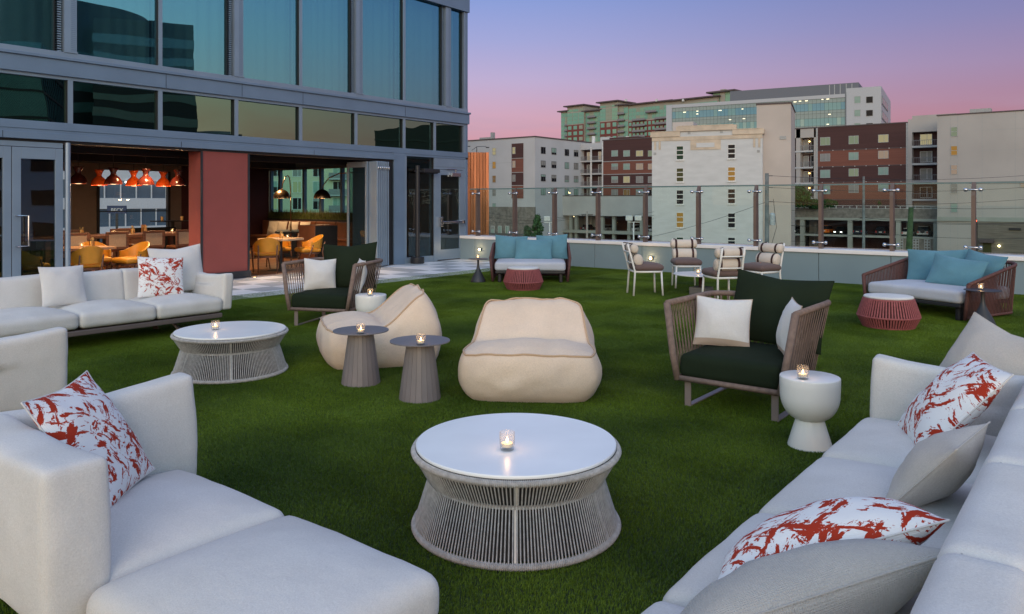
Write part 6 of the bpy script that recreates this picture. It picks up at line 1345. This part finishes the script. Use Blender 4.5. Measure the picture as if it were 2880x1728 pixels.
balcs(1592, 1600, (354, 369, 384), 0.2); balcs(1655, 1678, (331, 347, 363, 379), 0.2); balcs(1742, 1760, (322, 340, 357, 373, 389), 0.5); balcs(1782, 1818, (339, 355, 371, 386), 0.2); balcs(1820, 1850, (316,), 0.4); balcs(1845, 1888, (334, 349, 365), 0.2)
for px in (1765, 1851, 1926): x, z = B.at(px, 285); B.blk('roof_fixture', white_fr, x - 0.5, x + 0.5, -2, -1, z - 0.3, z + 1)
x0, zt_ = B.at(2000, 262); x1, _ = B.at(2050, 262); zb_ = B.at(2020, 290)[1]; B.blk('penthouse', gl[1], x0, x1, 2, 12, zb_, zt_); B.blk('penthouse_roof', roofline, x0 - 3, x1 + 3, 0, 14, zt_, zt_ + 0.8); xq, zq = B.at(2028, 256); B.blk('chimney', crm, xq - 1.3, xq + 1.3, 1.5, 4, zb_ - 3, zq + 1)
# ---------------------------------------------------------------- things between: poles, lamps, trees, cars, traffic light
wire_m = M('black_cable', (0.03, 0.03, 0.032), rough=0.7); pole_m = M('weathered_pole', (0.17, 0.20, 0.21), rough=0.8, var=0.15, scale=3)
def sag(a, b, s, n=18):
    a, b = Vector(a), Vector(b); return [a.lerp(b, k / n) - Vector((0, 0, s * 4 * (k / n) * (1 - k / n))) for k in range(n + 1)]
t = thing('utility_pole', 'thick grey utility pole with transformer standing behind the parapet', 'utility pole', at_t(2157, 566, 60) * Vector((1, 1, 0)) if False else (at_t(2157, 566, 60).x, at_t(2157, 566, 60).y, -12))
pb = at_t(2157, 566, 60); top = at_t(2157, 488, 60).z + 12
MB().tube([(0, 0, 0), (0, 0, top)], [0.21, 0.14], 14).build('pole', pole_m, t, smooth=True, sharp=50)
q = at_t(2170, 620, 60); MB().lathe([(0, 0), (0.2, 0), (0.22, 0.05), (0.22, 0.85), (0.12, 0.95), (0, 0.97)], 16).build('transformer', M('transformer_grey', (0.42, 0.47, 0.50), rough=0.5), t, smooth=True, sharp=40, loc=(_R.x * 0.42, _R.y * 0.42, at_t(2170, 634, 60).z + 12))
for k, (py, pe) in enumerate(((495, 505), (528, 538), (568, 571))):
    z = at_t(2157, py, 60).z + 12; a = Vector((0, 0, z)); MB().tube([a, a + _R * 0.45], 0.03, 6).build('insulator', dark, t)
    e = at_t(2990, pe - 20, 75) - Vector((pb.x, pb.y, -12)); MB().tube(sag(a + _R * 0.45, e, 0.5), 0.014, 4).build('cable', wire_m, t)
    e = at_t(1500, 668 + k * 10, 95) - Vector((pb.x, pb.y, -12))
    if k == 2: MB().tube(sag(a, e, 1.4), 0.014, 4).build('cable', wire_m, t)
MB().tube([Vector((0, 0, at_t(2157, 560, 60).z + 12)) + _R * 0.5, Vector((0, 0, at_t(2157, 640, 60).z + 12)) + _R * 0.75, Vector((0, 0, at_t(2157, 690, 60).z + 12)) + _R * 0.35], 0.018, 5).build('cable', wire_m, t)
t = thing('utility_pole', 'slim grey utility pole standing before the russet apartments', 'utility pole', (at_t(2429, 566, 105).x, at_t(2429, 566, 105).y, -12)); pb = at_t(2429, 566, 105)
MB().tube([(0, 0, 0), (0, 0, at_t(2429, 497, 105).z + 12)], [0.24, 0.15], 12).build('pole', pole_m, t, smooth=True, sharp=50); z = at_t(2429, 613, 105).z + 12; MB().bar(Vector((0, 0, z)) - _R * 0.5, Vector((0, 0, z)) + _R * 0.5, 0.1).build('crossarm', dark, t)
for py, dz in ((499, 6), (613, 2), (618, -2), (652, 8), (573, 0)):
    a = Vector((0, 0, at_t(2429, py, 105).z + 12))
    for px, tt in ((2215, 112), (2990, 98)): MB().tube(sag(a, at_t(px, py + dz + (18 if px < 2400 else 8), tt) - Vector((pb.x, pb.y, -12)), 0.5), 0.022, 4).build('cable', wire_m, t)
t = thing('utility_pole', 'leaning pole wrapped in green ivy before the parking deck', 'utility pole', (at_t(2549, 566, 100).x, at_t(2549, 566, 100).y, -12))
ivy = M('ivy_green', (0.045, 0.085, 0.03), rough=0.8, var=0.25, scale=2)
MB().tube([(0, 0, 0), _R * 0.3 + Vector((0, 0, 6)), _R * 0.62 + Vector((0, 0, at_t(2556, 584, 100).z + 12))], [0.45, 0.42, 0.30], 14).build('pole', ivy, t, smooth=True)
pb = at_t(1651, 566, 120); t = thing('utility_pole', 'pale utility pole with crossarm in front of the parking deck entrance', 'utility pole', (pb.x, pb.y, -12))
zt_ = at_t(1651, 604, 120).z + 12; MB().tube([(0, 0, 0), (0, 0, zt_ + 0.5)], [0.2, 0.15], 10).build('pole', M('pale_pole', (0.30, 0.27, 0.24), rough=0.8), t, smooth=True); MB().bar(Vector((0, 0, zt_)) - _R * 0.9, Vector((0, 0, zt_)) + _R * 0.9, 0.12).build('crossarm', dark, t)
for k in range(3):
    a = Vector((0, 0, zt_)) + _R * (0.8 * (k - 1)); MB().tube(sag(a, at_t(1840, 596 + 10 * k, 110) - Vector((pb.x, pb.y, -12)), 0.5), 0.02, 4).build('cable', wire_m, t); MB().tube(sag(a, at_t(1340, 590 + 14 * k, 130) - Vector((pb.x, pb.y, -12)), 1.0), 0.02, 4).build('cable', wire_m, t)
def lot_lamp(label, px, py, tt, heads):
    p = at_t(px, 566, tt); t = thing('lot_lamp', label, 'lamp post', (p.x, p.y, -12), TH - R(90), 'parking lot lamp posts'); z = at_t(px, py, tt).z + 12
    MB().tube([(0, 0, 0), (0, 0, z)], 0.11, 8).build('pole', white_fr, t, smooth=True); MB().box(-0.9, 0.9, -0.05, 0.05, z - 0.05, z + 0.05).build('arm', white_fr, t)
    for h in heads: MB().box(h - 0.5, h + 0.5, -0.25, 0.35, z + 0.2, z + 0.95).build('lamp_head', M('lamp_head_%d_%d' % (px, int(h * 10)), (0.55, 0.58, 0.58), rough=0.4), t, bevel=0.08)
lot_lamp('single-headed lamp post before the parking deck, near the conical tree', 1546, 626, 118, (-0.4,)); lot_lamp('twin-headed lamp post before the parking deck, left of the white brick building', 1782, 625, 112, (-0.65, 0.65))
p = at_t(1341, 566, 60); t = thing('street_lamp', 'thin twin-armed street lamp rising above the copper screen', 'street lamp', (p.x, p.y, -12), TH - R(90)); z = at_t(1341, 413, 60).z + 12
MB().tube([(0, 0, 0), (0, 0, z)], 0.03, 6).build('pole', dark, t); MB().tube([(0, 0, z), (0.75, 0, z + 0.03)], 0.02, 6).build('arm', dark, t); MB().tube([(0, 0, z), (-0.4, 0, z - 0.3)], 0.02, 6).build('arm', dark, t)
MB().box(0.7, 0.98, -0.07, 0.07, z - 0.1, z - 0.03).build('lamp_head', dark, t, bevel=0.02); MB().box(-0.78, -0.5, -0.07, 0.07, z - 0.0, z + 0.06).build('lamp_head', dark, t, bevel=0.02)
p = at_t(2742, 566, 95); t = thing('traffic_light', 'traffic light showing red behind the right end of the railing', 'traffic light', (p.x, p.y, -12), TH - R(90)); z = at_t(2742, 627, 95).z + 12
MB().tube([(0.25, 0, 0), (0.25, 0, z)], 0.09, 8).build('pole', dark, t); MB().box(-0.2, 0.2, -0.15, 0.15, z - 0.6, z + 0.45).build('housing', dark, t, bevel=0.03)
MB().lathe([(0.15, 0), (0.1, 0.05), (0, 0.07)], 12, Matrix.Rotation(R(90), 4, 'X')).build('red_lens', emit('red_signal', (1, 0.1, 0.04), 7), t, loc=(0, -0.152, z + 0.25)); MB().lathe([(0.15, 0), (0.1, 0.05), (0, 0.07)], 12, Matrix.Rotation(R(90), 4, 'X')).build('dark_lens', P_green, t, loc=(0, -0.152, z - 0.15))
bark = M('bark', (0.06, 0.045, 0.035), rough=0.95, var=0.2); 
def tree(name, label, px, py_base, py_top, wpx, tt, col, conical=False, zb=None, seed=0):
    p = at_t(px, py_base, tt); zt_ = at_t(px, py_top, tt).z; r = wpx / 2 / FPX * tt; z0 = p.z if zb is None else zb; h = zt_ - z0
    t = thing(name, label, 'tree', (p.x, p.y, z0)); rr = random.Random(seed); lm = M('leaf_%d' % seed, col, rough=0.7, var=0.35, scale=1.2)
    tr = MB().tube([(0, 0, 0), (0.02 * h, 0, h * 0.4), (0, 0.02 * h, h * 0.85)], [0.035 * h, 0.025 * h, 0.008 * h], 7)
    for k in range(5): a = k * 2.4; tr.tube([(0, 0, h * (0.25 + 0.1 * k)), (0.6 * r * math.cos(a), 0.6 * r * math.sin(a), h * (0.42 + 0.1 * k))], [0.012 * h, 0.005 * h], 5)
    tr.build('trunk', bark, t, smooth=True); m = MB()
    cl_ = [(rr.uniform(0, 6.28), rr.random() ** 0.5, rr.random()) for k in range(130)]
    for a, q, w in cl_:
        z = h * (0.16 + 0.84 * w); lim = r * (1.05 - w) ** 0.7 if conical else r * (math.sin(PI * min(0.97, 0.12 + 0.85 * w)) ** 0.6)
        cx, cy = q * lim * math.cos(a), q * lim * math.sin(a); cr = r * rr.uniform(0.2, 0.4)
        for k in range(55):
            v = Vector((rr.gauss(0, 1), rr.gauss(0, 1), rr.gauss(0, 1))).normalized() * cr * rr.uniform(0.4, 1.0); c = Vector((cx, cy, min(h, z))) + v; s = r * rr.uniform(0.06, 0.12)
            d1 = Vector((rr.gauss(0, 1), rr.gauss(0, 1), rr.gauss(0, 1))).normalized() * s; d2 = d1.cross(v.normalized()).normalized() * s * 0.7; o_ = len(m.v); m.v += [(c - d1)[:], (c - d2)[:], (c + d1)[:], (c + d2)[:]]; m.f.append((o_, o_ + 1, o_ + 2, o_ + 3))
    m.build('crown', lm, t); return t
tree('conifer', 'dense conical green tree at the parking deck entrance', 1511, 672, 607, 50, 120, (0.05, 0.12, 0.04), True, zb=-9, seed=1)
tree('small_tree', 'smaller pale green tree left of the conical one', 1484, 680, 638, 46, 122, (0.075, 0.13, 0.06), True, zb=-9, seed=2)
tree('courtyard_tree', 'dark leafy tree on the podium beside the white brick building', 2244, 583, 528, 62, 146, (0.020, 0.10, 0.014), False, zb=GR.at(2430, 587)[1] - 12, seed=3)
tree('courtyard_tree', 'dark leafy tree on the podium by the right balcony stack', 2590, 583, 546, 66, 143, (0.020, 0.095, 0.014), False, zb=GR.at(2430, 587)[1] - 12, seed=4)
for i, px in enumerate((2290, 2330, 2480, 2520)): tree('podium_shrub', 'low dark shrub behind the podium railing, at %s' % ('the left apartment balconies', 'the left russet windows', 'the right russet windows', 'the right russet corner')[i], px, 586, 566, 44, 145, (0.018, 0.085, 0.014), False, zb=GR.at(2430, 587)[1] - 12, seed=10 + i)
# cars on the decks
def car(name, label, cat, loc, rz, col, kind='suv', lights=False):
    t = thing(name, label, cat, loc, rz, 'cars parked on the parking decks'); L_, W_, H_ = {'suv': (4.5, 1.85, 1.65), 'sedan': (4.6, 1.8, 1.42), 'jeep': (4.1, 1.85, 1.85)}[kind]
    pm_ = M('car_paint_%d' % _ps[0], col, rough=0.25, spec=0.6, var=0.02); _ps[0] += 1
    hb = H_ * 0.56; sec = [(-L_ / 2, 0.35, hb * 0.85), (-L_ / 2 + 0.12, 0.28, hb), (L_ * 0.18, 0.25, hb), (L_ / 2 - 0.25, 0.28, hb * 0.86), (L_ / 2, 0.36, hb * 0.66)]
    b = MB(); vs = []
    for y, za, zb in sec: vs += [(-W_ / 2 + 0.04, y, za), (-W_ / 2, y, (za + zb) / 2), (-W_ / 2 + 0.08, y, zb), (W_ / 2 - 0.08, y, zb), (W_ / 2, y, (za + zb) / 2), (W_ / 2 - 0.04, y, za)]
    fs = [(i * 6 + k, i * 6 + (k + 1) % 6, (i + 1) * 6 + (k + 1) % 6, (i + 1) * 6 + k) for i in range(4) for k in range(6)] + [tuple(range(6))[::-1], tuple(24 + k for k in range(6))]
    b.add(vs, fs).build('body', pm_, t, bevel=0.03)
    r0, r1 = (-L_ / 2 + (0.1 if kind != 'sedan' else 0.7), L_ * 0.22); c = 0.18 if kind != 'jeep' else 0.06; z0, z1 = hb - 0.02, H_
    def frus(nm, mat, g, za, zb):
        f = lambda z: (z - z0) / (z1 - z0)
        q = []
        for z in (za, zb): k = f(z); q += [(-W_ / 2 + 0.1 + c * k - g, r0 + 0.25 * k - g, z), (W_ / 2 - 0.1 - c * k + g, r0 + 0.25 * k - g, z), (W_ / 2 - 0.1 - c * k + g, r1 - 0.55 * k + g, z), (-W_ / 2 + 0.1 + c * k - g, r1 - 0.55 * k + g, z)]
        MB().add(q, [(3, 2, 1, 0), (4, 5, 6, 7)] + [(i, (i + 1) % 4, 4 + (i + 1) % 4, 4 + i) for i in range(4)]).build(nm, mat, t)
    frus('windows', P_dark, 0.0, z0, z1 - 0.10); frus('roof', pm_, 0.015, z1 - 0.10, z1)
    for sx in (-1, 1):
        for y in (-L_ * 0.30, L_ * 0.31):
            wv = MB().lathe([(0.0, -0.1), (0.33, -0.1), (0.34, 0.1), (0.0, 0.1)], 16, Matrix.Rotation(R(90), 4, 'Y')).build('wheel', dark, t, smooth=True, sharp=40, loc=(sx * (W_ / 2 - 0.1), y, 0.34)); MB().lathe([(0.2, 0), (0.0, 0.01)], 12, Matrix.Rotation(R(90 * sx), 4, 'Y')).build('rim', steel, wv, loc=(sx * 0.105, 0, 0))
        MB().box(-0.18, 0.18, -0.02, 0.02, -0.09, 0.09).build('headlight', emit('headlight_%d' % _ps[0], (1, 0.95, 0.85), 4) if lights else white_fr, t, loc=(sx * (W_ / 2 - 0.32), L_ / 2 + 0.0, hb * 0.58))
        MB().box(-0.10, 0.10, -0.02, 0.02, -0.16, 0.16).build('tail_light', M('tail_red_%d_%d' % (_ps[0], sx + 1), (0.35, 0.02, 0.02), rough=0.3), t, loc=(sx * (W_ / 2 - 0.2), -L_ / 2 - 0.01, hb * 0.72)); _ps[0] += 1
    if kind == 'jeep': MB().lathe([(0, -0.1), (0.36, -0.1), (0.36, 0.1), (0, 0.1)], 18, Matrix.Rotation(R(90), 4, 'X')).build('spare_tyre', dark, t, loc=(0, -L_ / 2 - 0.12, 0.95)); MB().box(-0.9, 0.9, -L_ / 2 - 0.16, -L_ / 2, 0.42, 0.56).build('bumper', white_fr, t)
    MB().box(-0.26, 0.26, -0.015, 0.015, -0.07, 0.07).build('number_plate', white_fr, t, loc=(0, -L_ / 2 - 0.02, 0.62))
def on_deck(px, X, z): p = on_x(px, 600, X); return (X, p.y, z)
FB, BK = R(90), R(-90)                        # nose towards us / tail towards us
car('parked_car', 'white hatchback with its tail towards the terrace, left of the white brick building', 'car', on_deck(1787, 155.6, ZL), BK, (0.62, 0.62, 0.62), 'suv'); car('parked_car', 'low white sedan right next to the white hatchback', 'car', on_deck(1822, 155.6, ZL), FB, (0.58, 0.58, 0.58), 'sedan')
car('parked_car', 'dark sedan on the left deck between the concrete columns', 'car', on_deck(1655, 156.5, ZL), BK, (0.03, 0.03, 0.035), 'sedan'); car('parked_car', 'grey car half behind a post on the left deck', 'car', on_deck(1710, 157.0, ZL), FB, (0.25, 0.26, 0.28), 'sedan')
car('parked_car', 'dark car on the upper right deck closest to the white brick building', 'car', on_deck(2236, 154.0, ZD), FB, (0.03, 0.03, 0.04), 'sedan', True); car('parked_car', 'bright orange car on the upper right deck', 'car', on_deck(2327, 154.2, ZD), BK, (0.62, 0.16, 0.01), 'suv')
car('parked_car', 'black car with shining lamps right of the orange one', 'car', on_deck(2366, 154.2, ZD), FB, (0.02, 0.02, 0.022), 'sedan', True); car('parked_car', 'dark blue car behind the slim utility pole', 'car', on_deck(2420, 154.4, ZD), BK, (0.02, 0.03, 0.055), 'suv'); car('parked_car', 'black van-like car left of the wide deck column', 'car', on_deck(2484, 154.4, ZD), BK, (0.015, 0.015, 0.017), 'suv')
car('parked_car', 'white car beside the ivy-wrapped pole', 'car', on_deck(2557, 154.0, ZD), BK, (0.62, 0.62, 0.62), 'sedan'); car('parked_car', 'boxy off-roader with a spare tyre on its tail', 'car', on_deck(2601, 154.0, ZD), BK, (0.35, 0.36, 0.37), 'jeep'); car('parked_car', 'dark pickup-like car with a bright grille at the right end of the deck', 'car', on_deck(2668, 153.2, ZD), FB, (0.05, 0.05, 0.055), 'suv', True)
car('parked_car', 'dark blue car on the street-level deck below the others', 'car', on_deck(2475, 152.5, -12), FB, (0.03, 0.05, 0.10), 'suv', True)
# ---------------------------------------------------------------- buildings across the other street, seen through the restaurant windows
gw = M('white_spandrel', (0.55, 0.58, 0.64), rough=0.6, var=0.04); gp = pane('street_glass', (0.08, 0.12, 0.17), 0.1)
B = Bld('banded_office', 'white banded office building seen through the far restaurant window', (24, 80), 0)
B.blk('core', gp, 0, 22, 0.2, 20, 0, 19)
for k in range(7): B.blk('white_band', gw, -0.2, 22.2, 0, 20.2, 1.2 + k * 2.9, 2.3 + k * 2.9)
m0 = MB().box(0, 0.1, 0.1, 0.2, 0, 1.8).mesh('mullion', gw)
for k in range(6):
    for i in range(14): inst('mullion', m0, B.t, (i * 1.6 + 0.5 * (k % 2), 0, 2.3 + k * 2.9))
lm2 = MB().box(-0.3, 0.3, -0.05, 0, -0.08, 0.08).mesh('soffit_lamp', emit('soffit_glow', (1, 0.95, 0.85), 6))
for i in range(9): inst('soffit_lamp', lm2, B.t, (8 + i * 1.1, -0.03, 15.55))
B = Bld('residential_tower', 'pale tower with balconies seen through the side windows of the restaurant', (70, 104), -35)
B.blk('wall', M('tower_cream', (0.52, 0.50, 0.36), rough=0.8, var=0.05), 0, 22, 0, 18, 0, 60)
for i in range(7):
    for k in range(9): B.window(1.6 + i * 3.1, 8 + k * 2.6, 1.4, 1.9, (P_dark, P_teal, P_lit, P_grey)[(i * 3 + k * 5) % 4 if (i + k) % 3 else 0], white_fr, 'split')
for k in range(9): B.blk('balcony_slab', conc_l, 9.5, 12.5, -1.2, 0, 6.6 + k * 2.6, 6.8 + k * 2.6); B.blk('balcony_rail', railm, 9.5, 12.5, -1.2, -1.15, 6.8 + k * 2.6, 7.7 + k * 2.6)
B = Bld('blue_glass_tower', 'blue glass tower seen beside the dark red restaurant wall', (50, 112), -30)
B.blk('core', pane('tower_blue', (0.10, 0.26, 0.36), 0.05), 0, 15, 0, 15, 0, 70)
for k in range(22): B.blk('spandrel', pane('tower_line_%d' % k, (0.05, 0.12, 0.16), 0.1), -0.1, 15.1, -0.06, 0.1, k * 3.0, k * 3.0 + 0.5)
p = at_t(328, 590, 62); t = thing('sign_board', 'dark blue sign board reading BECK outside the far restaurant window', 'sign', (p.x, p.y, -12), TH - R(90)); z = 12 + p.z
MB().box(-0.78, 0.78, 0, 0.08, z - 0.32, z + 0.32).build('board', M('sign_blue', (0.012, 0.03, 0.09), rough=0.5), t); MB().box(-0.1, 0.1, 0.02, 0.06, 0, z - 0.32).build('post', dark, t)
tx = bpy.data.curves.new('lettering', 'FONT'); tx.body = 'BECK'; tx.size = 0.42; tx.align_x = 'CENTER'; tx.align_y = 'CENTER'; tx.extrude = 0.01; tx.materials.append(white_fr)
tmp = bpy.data.objects.new('lettering_curve', tx); me = bpy.data.meshes.new_from_object(tmp); bpy.data.objects.remove(tmp)
ob = inst('lettering', me, t, (0.05, -0.01, z - 0.06), (R(90), 0, 0))
# ---------------------------------------------------------------- buildings behind the camera that the facade mirrors
dk = M('dark_tower_cladding', (0.018, 0.024, 0.028), rough=0.4, var=0.1); dg = pane('dark_tower_glass', (0.09, 0.17, 0.17), 0.08, 0.5)
def vmir(px, tt): p = at_t(px, 566, tt); return Vector((p.x, 2 * YF - p.y, 0))
c = vmir(170, 150); t = thing('round_tower', 'dark round office tower mirrored in the upper hotel windows', 'building', (c.x, c.y, -12))
MB().lathe([(0, 0), (16, 0), (16, 50), (0, 50)], 72).build('wall', dk, t, smooth=True, sharp=40)
for z in (20, 24.5, 29, 33.5, 38): MB().lathe([(16.1, z), (16.1, z + 2.0)], 72, None, False, False).build('window_band', dg, t, smooth=True)
c = vmir(415, 150); B = Bld('slab_tower', 'dark slab tower mirrored in the hotel windows', (c.x, c.y), -62)
B.blk('wall', dk, -14, 12, -8, 8, 0, 46)
for k in range(12): B.blk('window_band', dg, -14.1, 12.1, -8.1, 8.1, 4 + k * 3.4, 5.6 + k * 3.4)
c = vmir(20, 95); B = Bld('glass_hall', 'teal gridded glass building mirrored in the left hotel windows', (c.x, c.y), -60)
B.blk('wall', pane('teal_hall_glass', (0.16, 0.30, 0.27), 0.08), -14, 6, -6, 6, 0, 31)
for k in range(9): B.blk('grid_bar', dk, -14.1, 6.1, -6.12, 6.12, 3 + k * 3.2, 3.3 + k * 3.2)
for k in range(14): B.blk('grid_bar', dk, -14 + k * 1.5, -13.85 + k * 1.5, -6.1, 6.1, 0, 31)
c = vmir(590, 150); B = Bld('low_roof_block', 'low dark block mirrored at the foot of the slab tower', (c.x, c.y), -60); B.blk('wall', dk, -10, 9, -6, 6, 0, 26); B.blk('roof_plant', conc_l, -2, 6, -4, 4, 26, 27.5)
c = vmir(1235, 85); B = Bld('striped_tower', 'dark striped tower mirrored beside the glass exit door', (c.x, c.y), -30)
B.blk('wall', dk, -4, 3.5, -6, 6, 0, 21.5); B.blk('glass_strip', pane('strip_blue', (0.10, 0.22, 0.30), 0.05), -0.6, 0.3, -6.1, 6.1, 0, 21.8)
for k in range(13): B.blk('floor_line', pane('fl_%d' % k, (0.06, 0.07, 0.07), 0.3), -4.1, 3.6, -6.05, 6.05, 2 + k * 1.5, 2.2 + k * 1.5)
c = vmir(60, 64); B = Bld('banded_garage', 'pale banded parking block mirrored in the closed glass door', (c.x + 12, c.y), 180)
B.blk('wall', plaster, 0, 34, 0.2, 14, 0, 18.6)
for k in range(6):
    for i in range(6): B.blk('opening', P_dark, 1.0 + i * 5.5, 5.6 + i * 5.5, 0.1, 0.3, 1.6 + k * 2.9, 3.0 + k * 2.9)
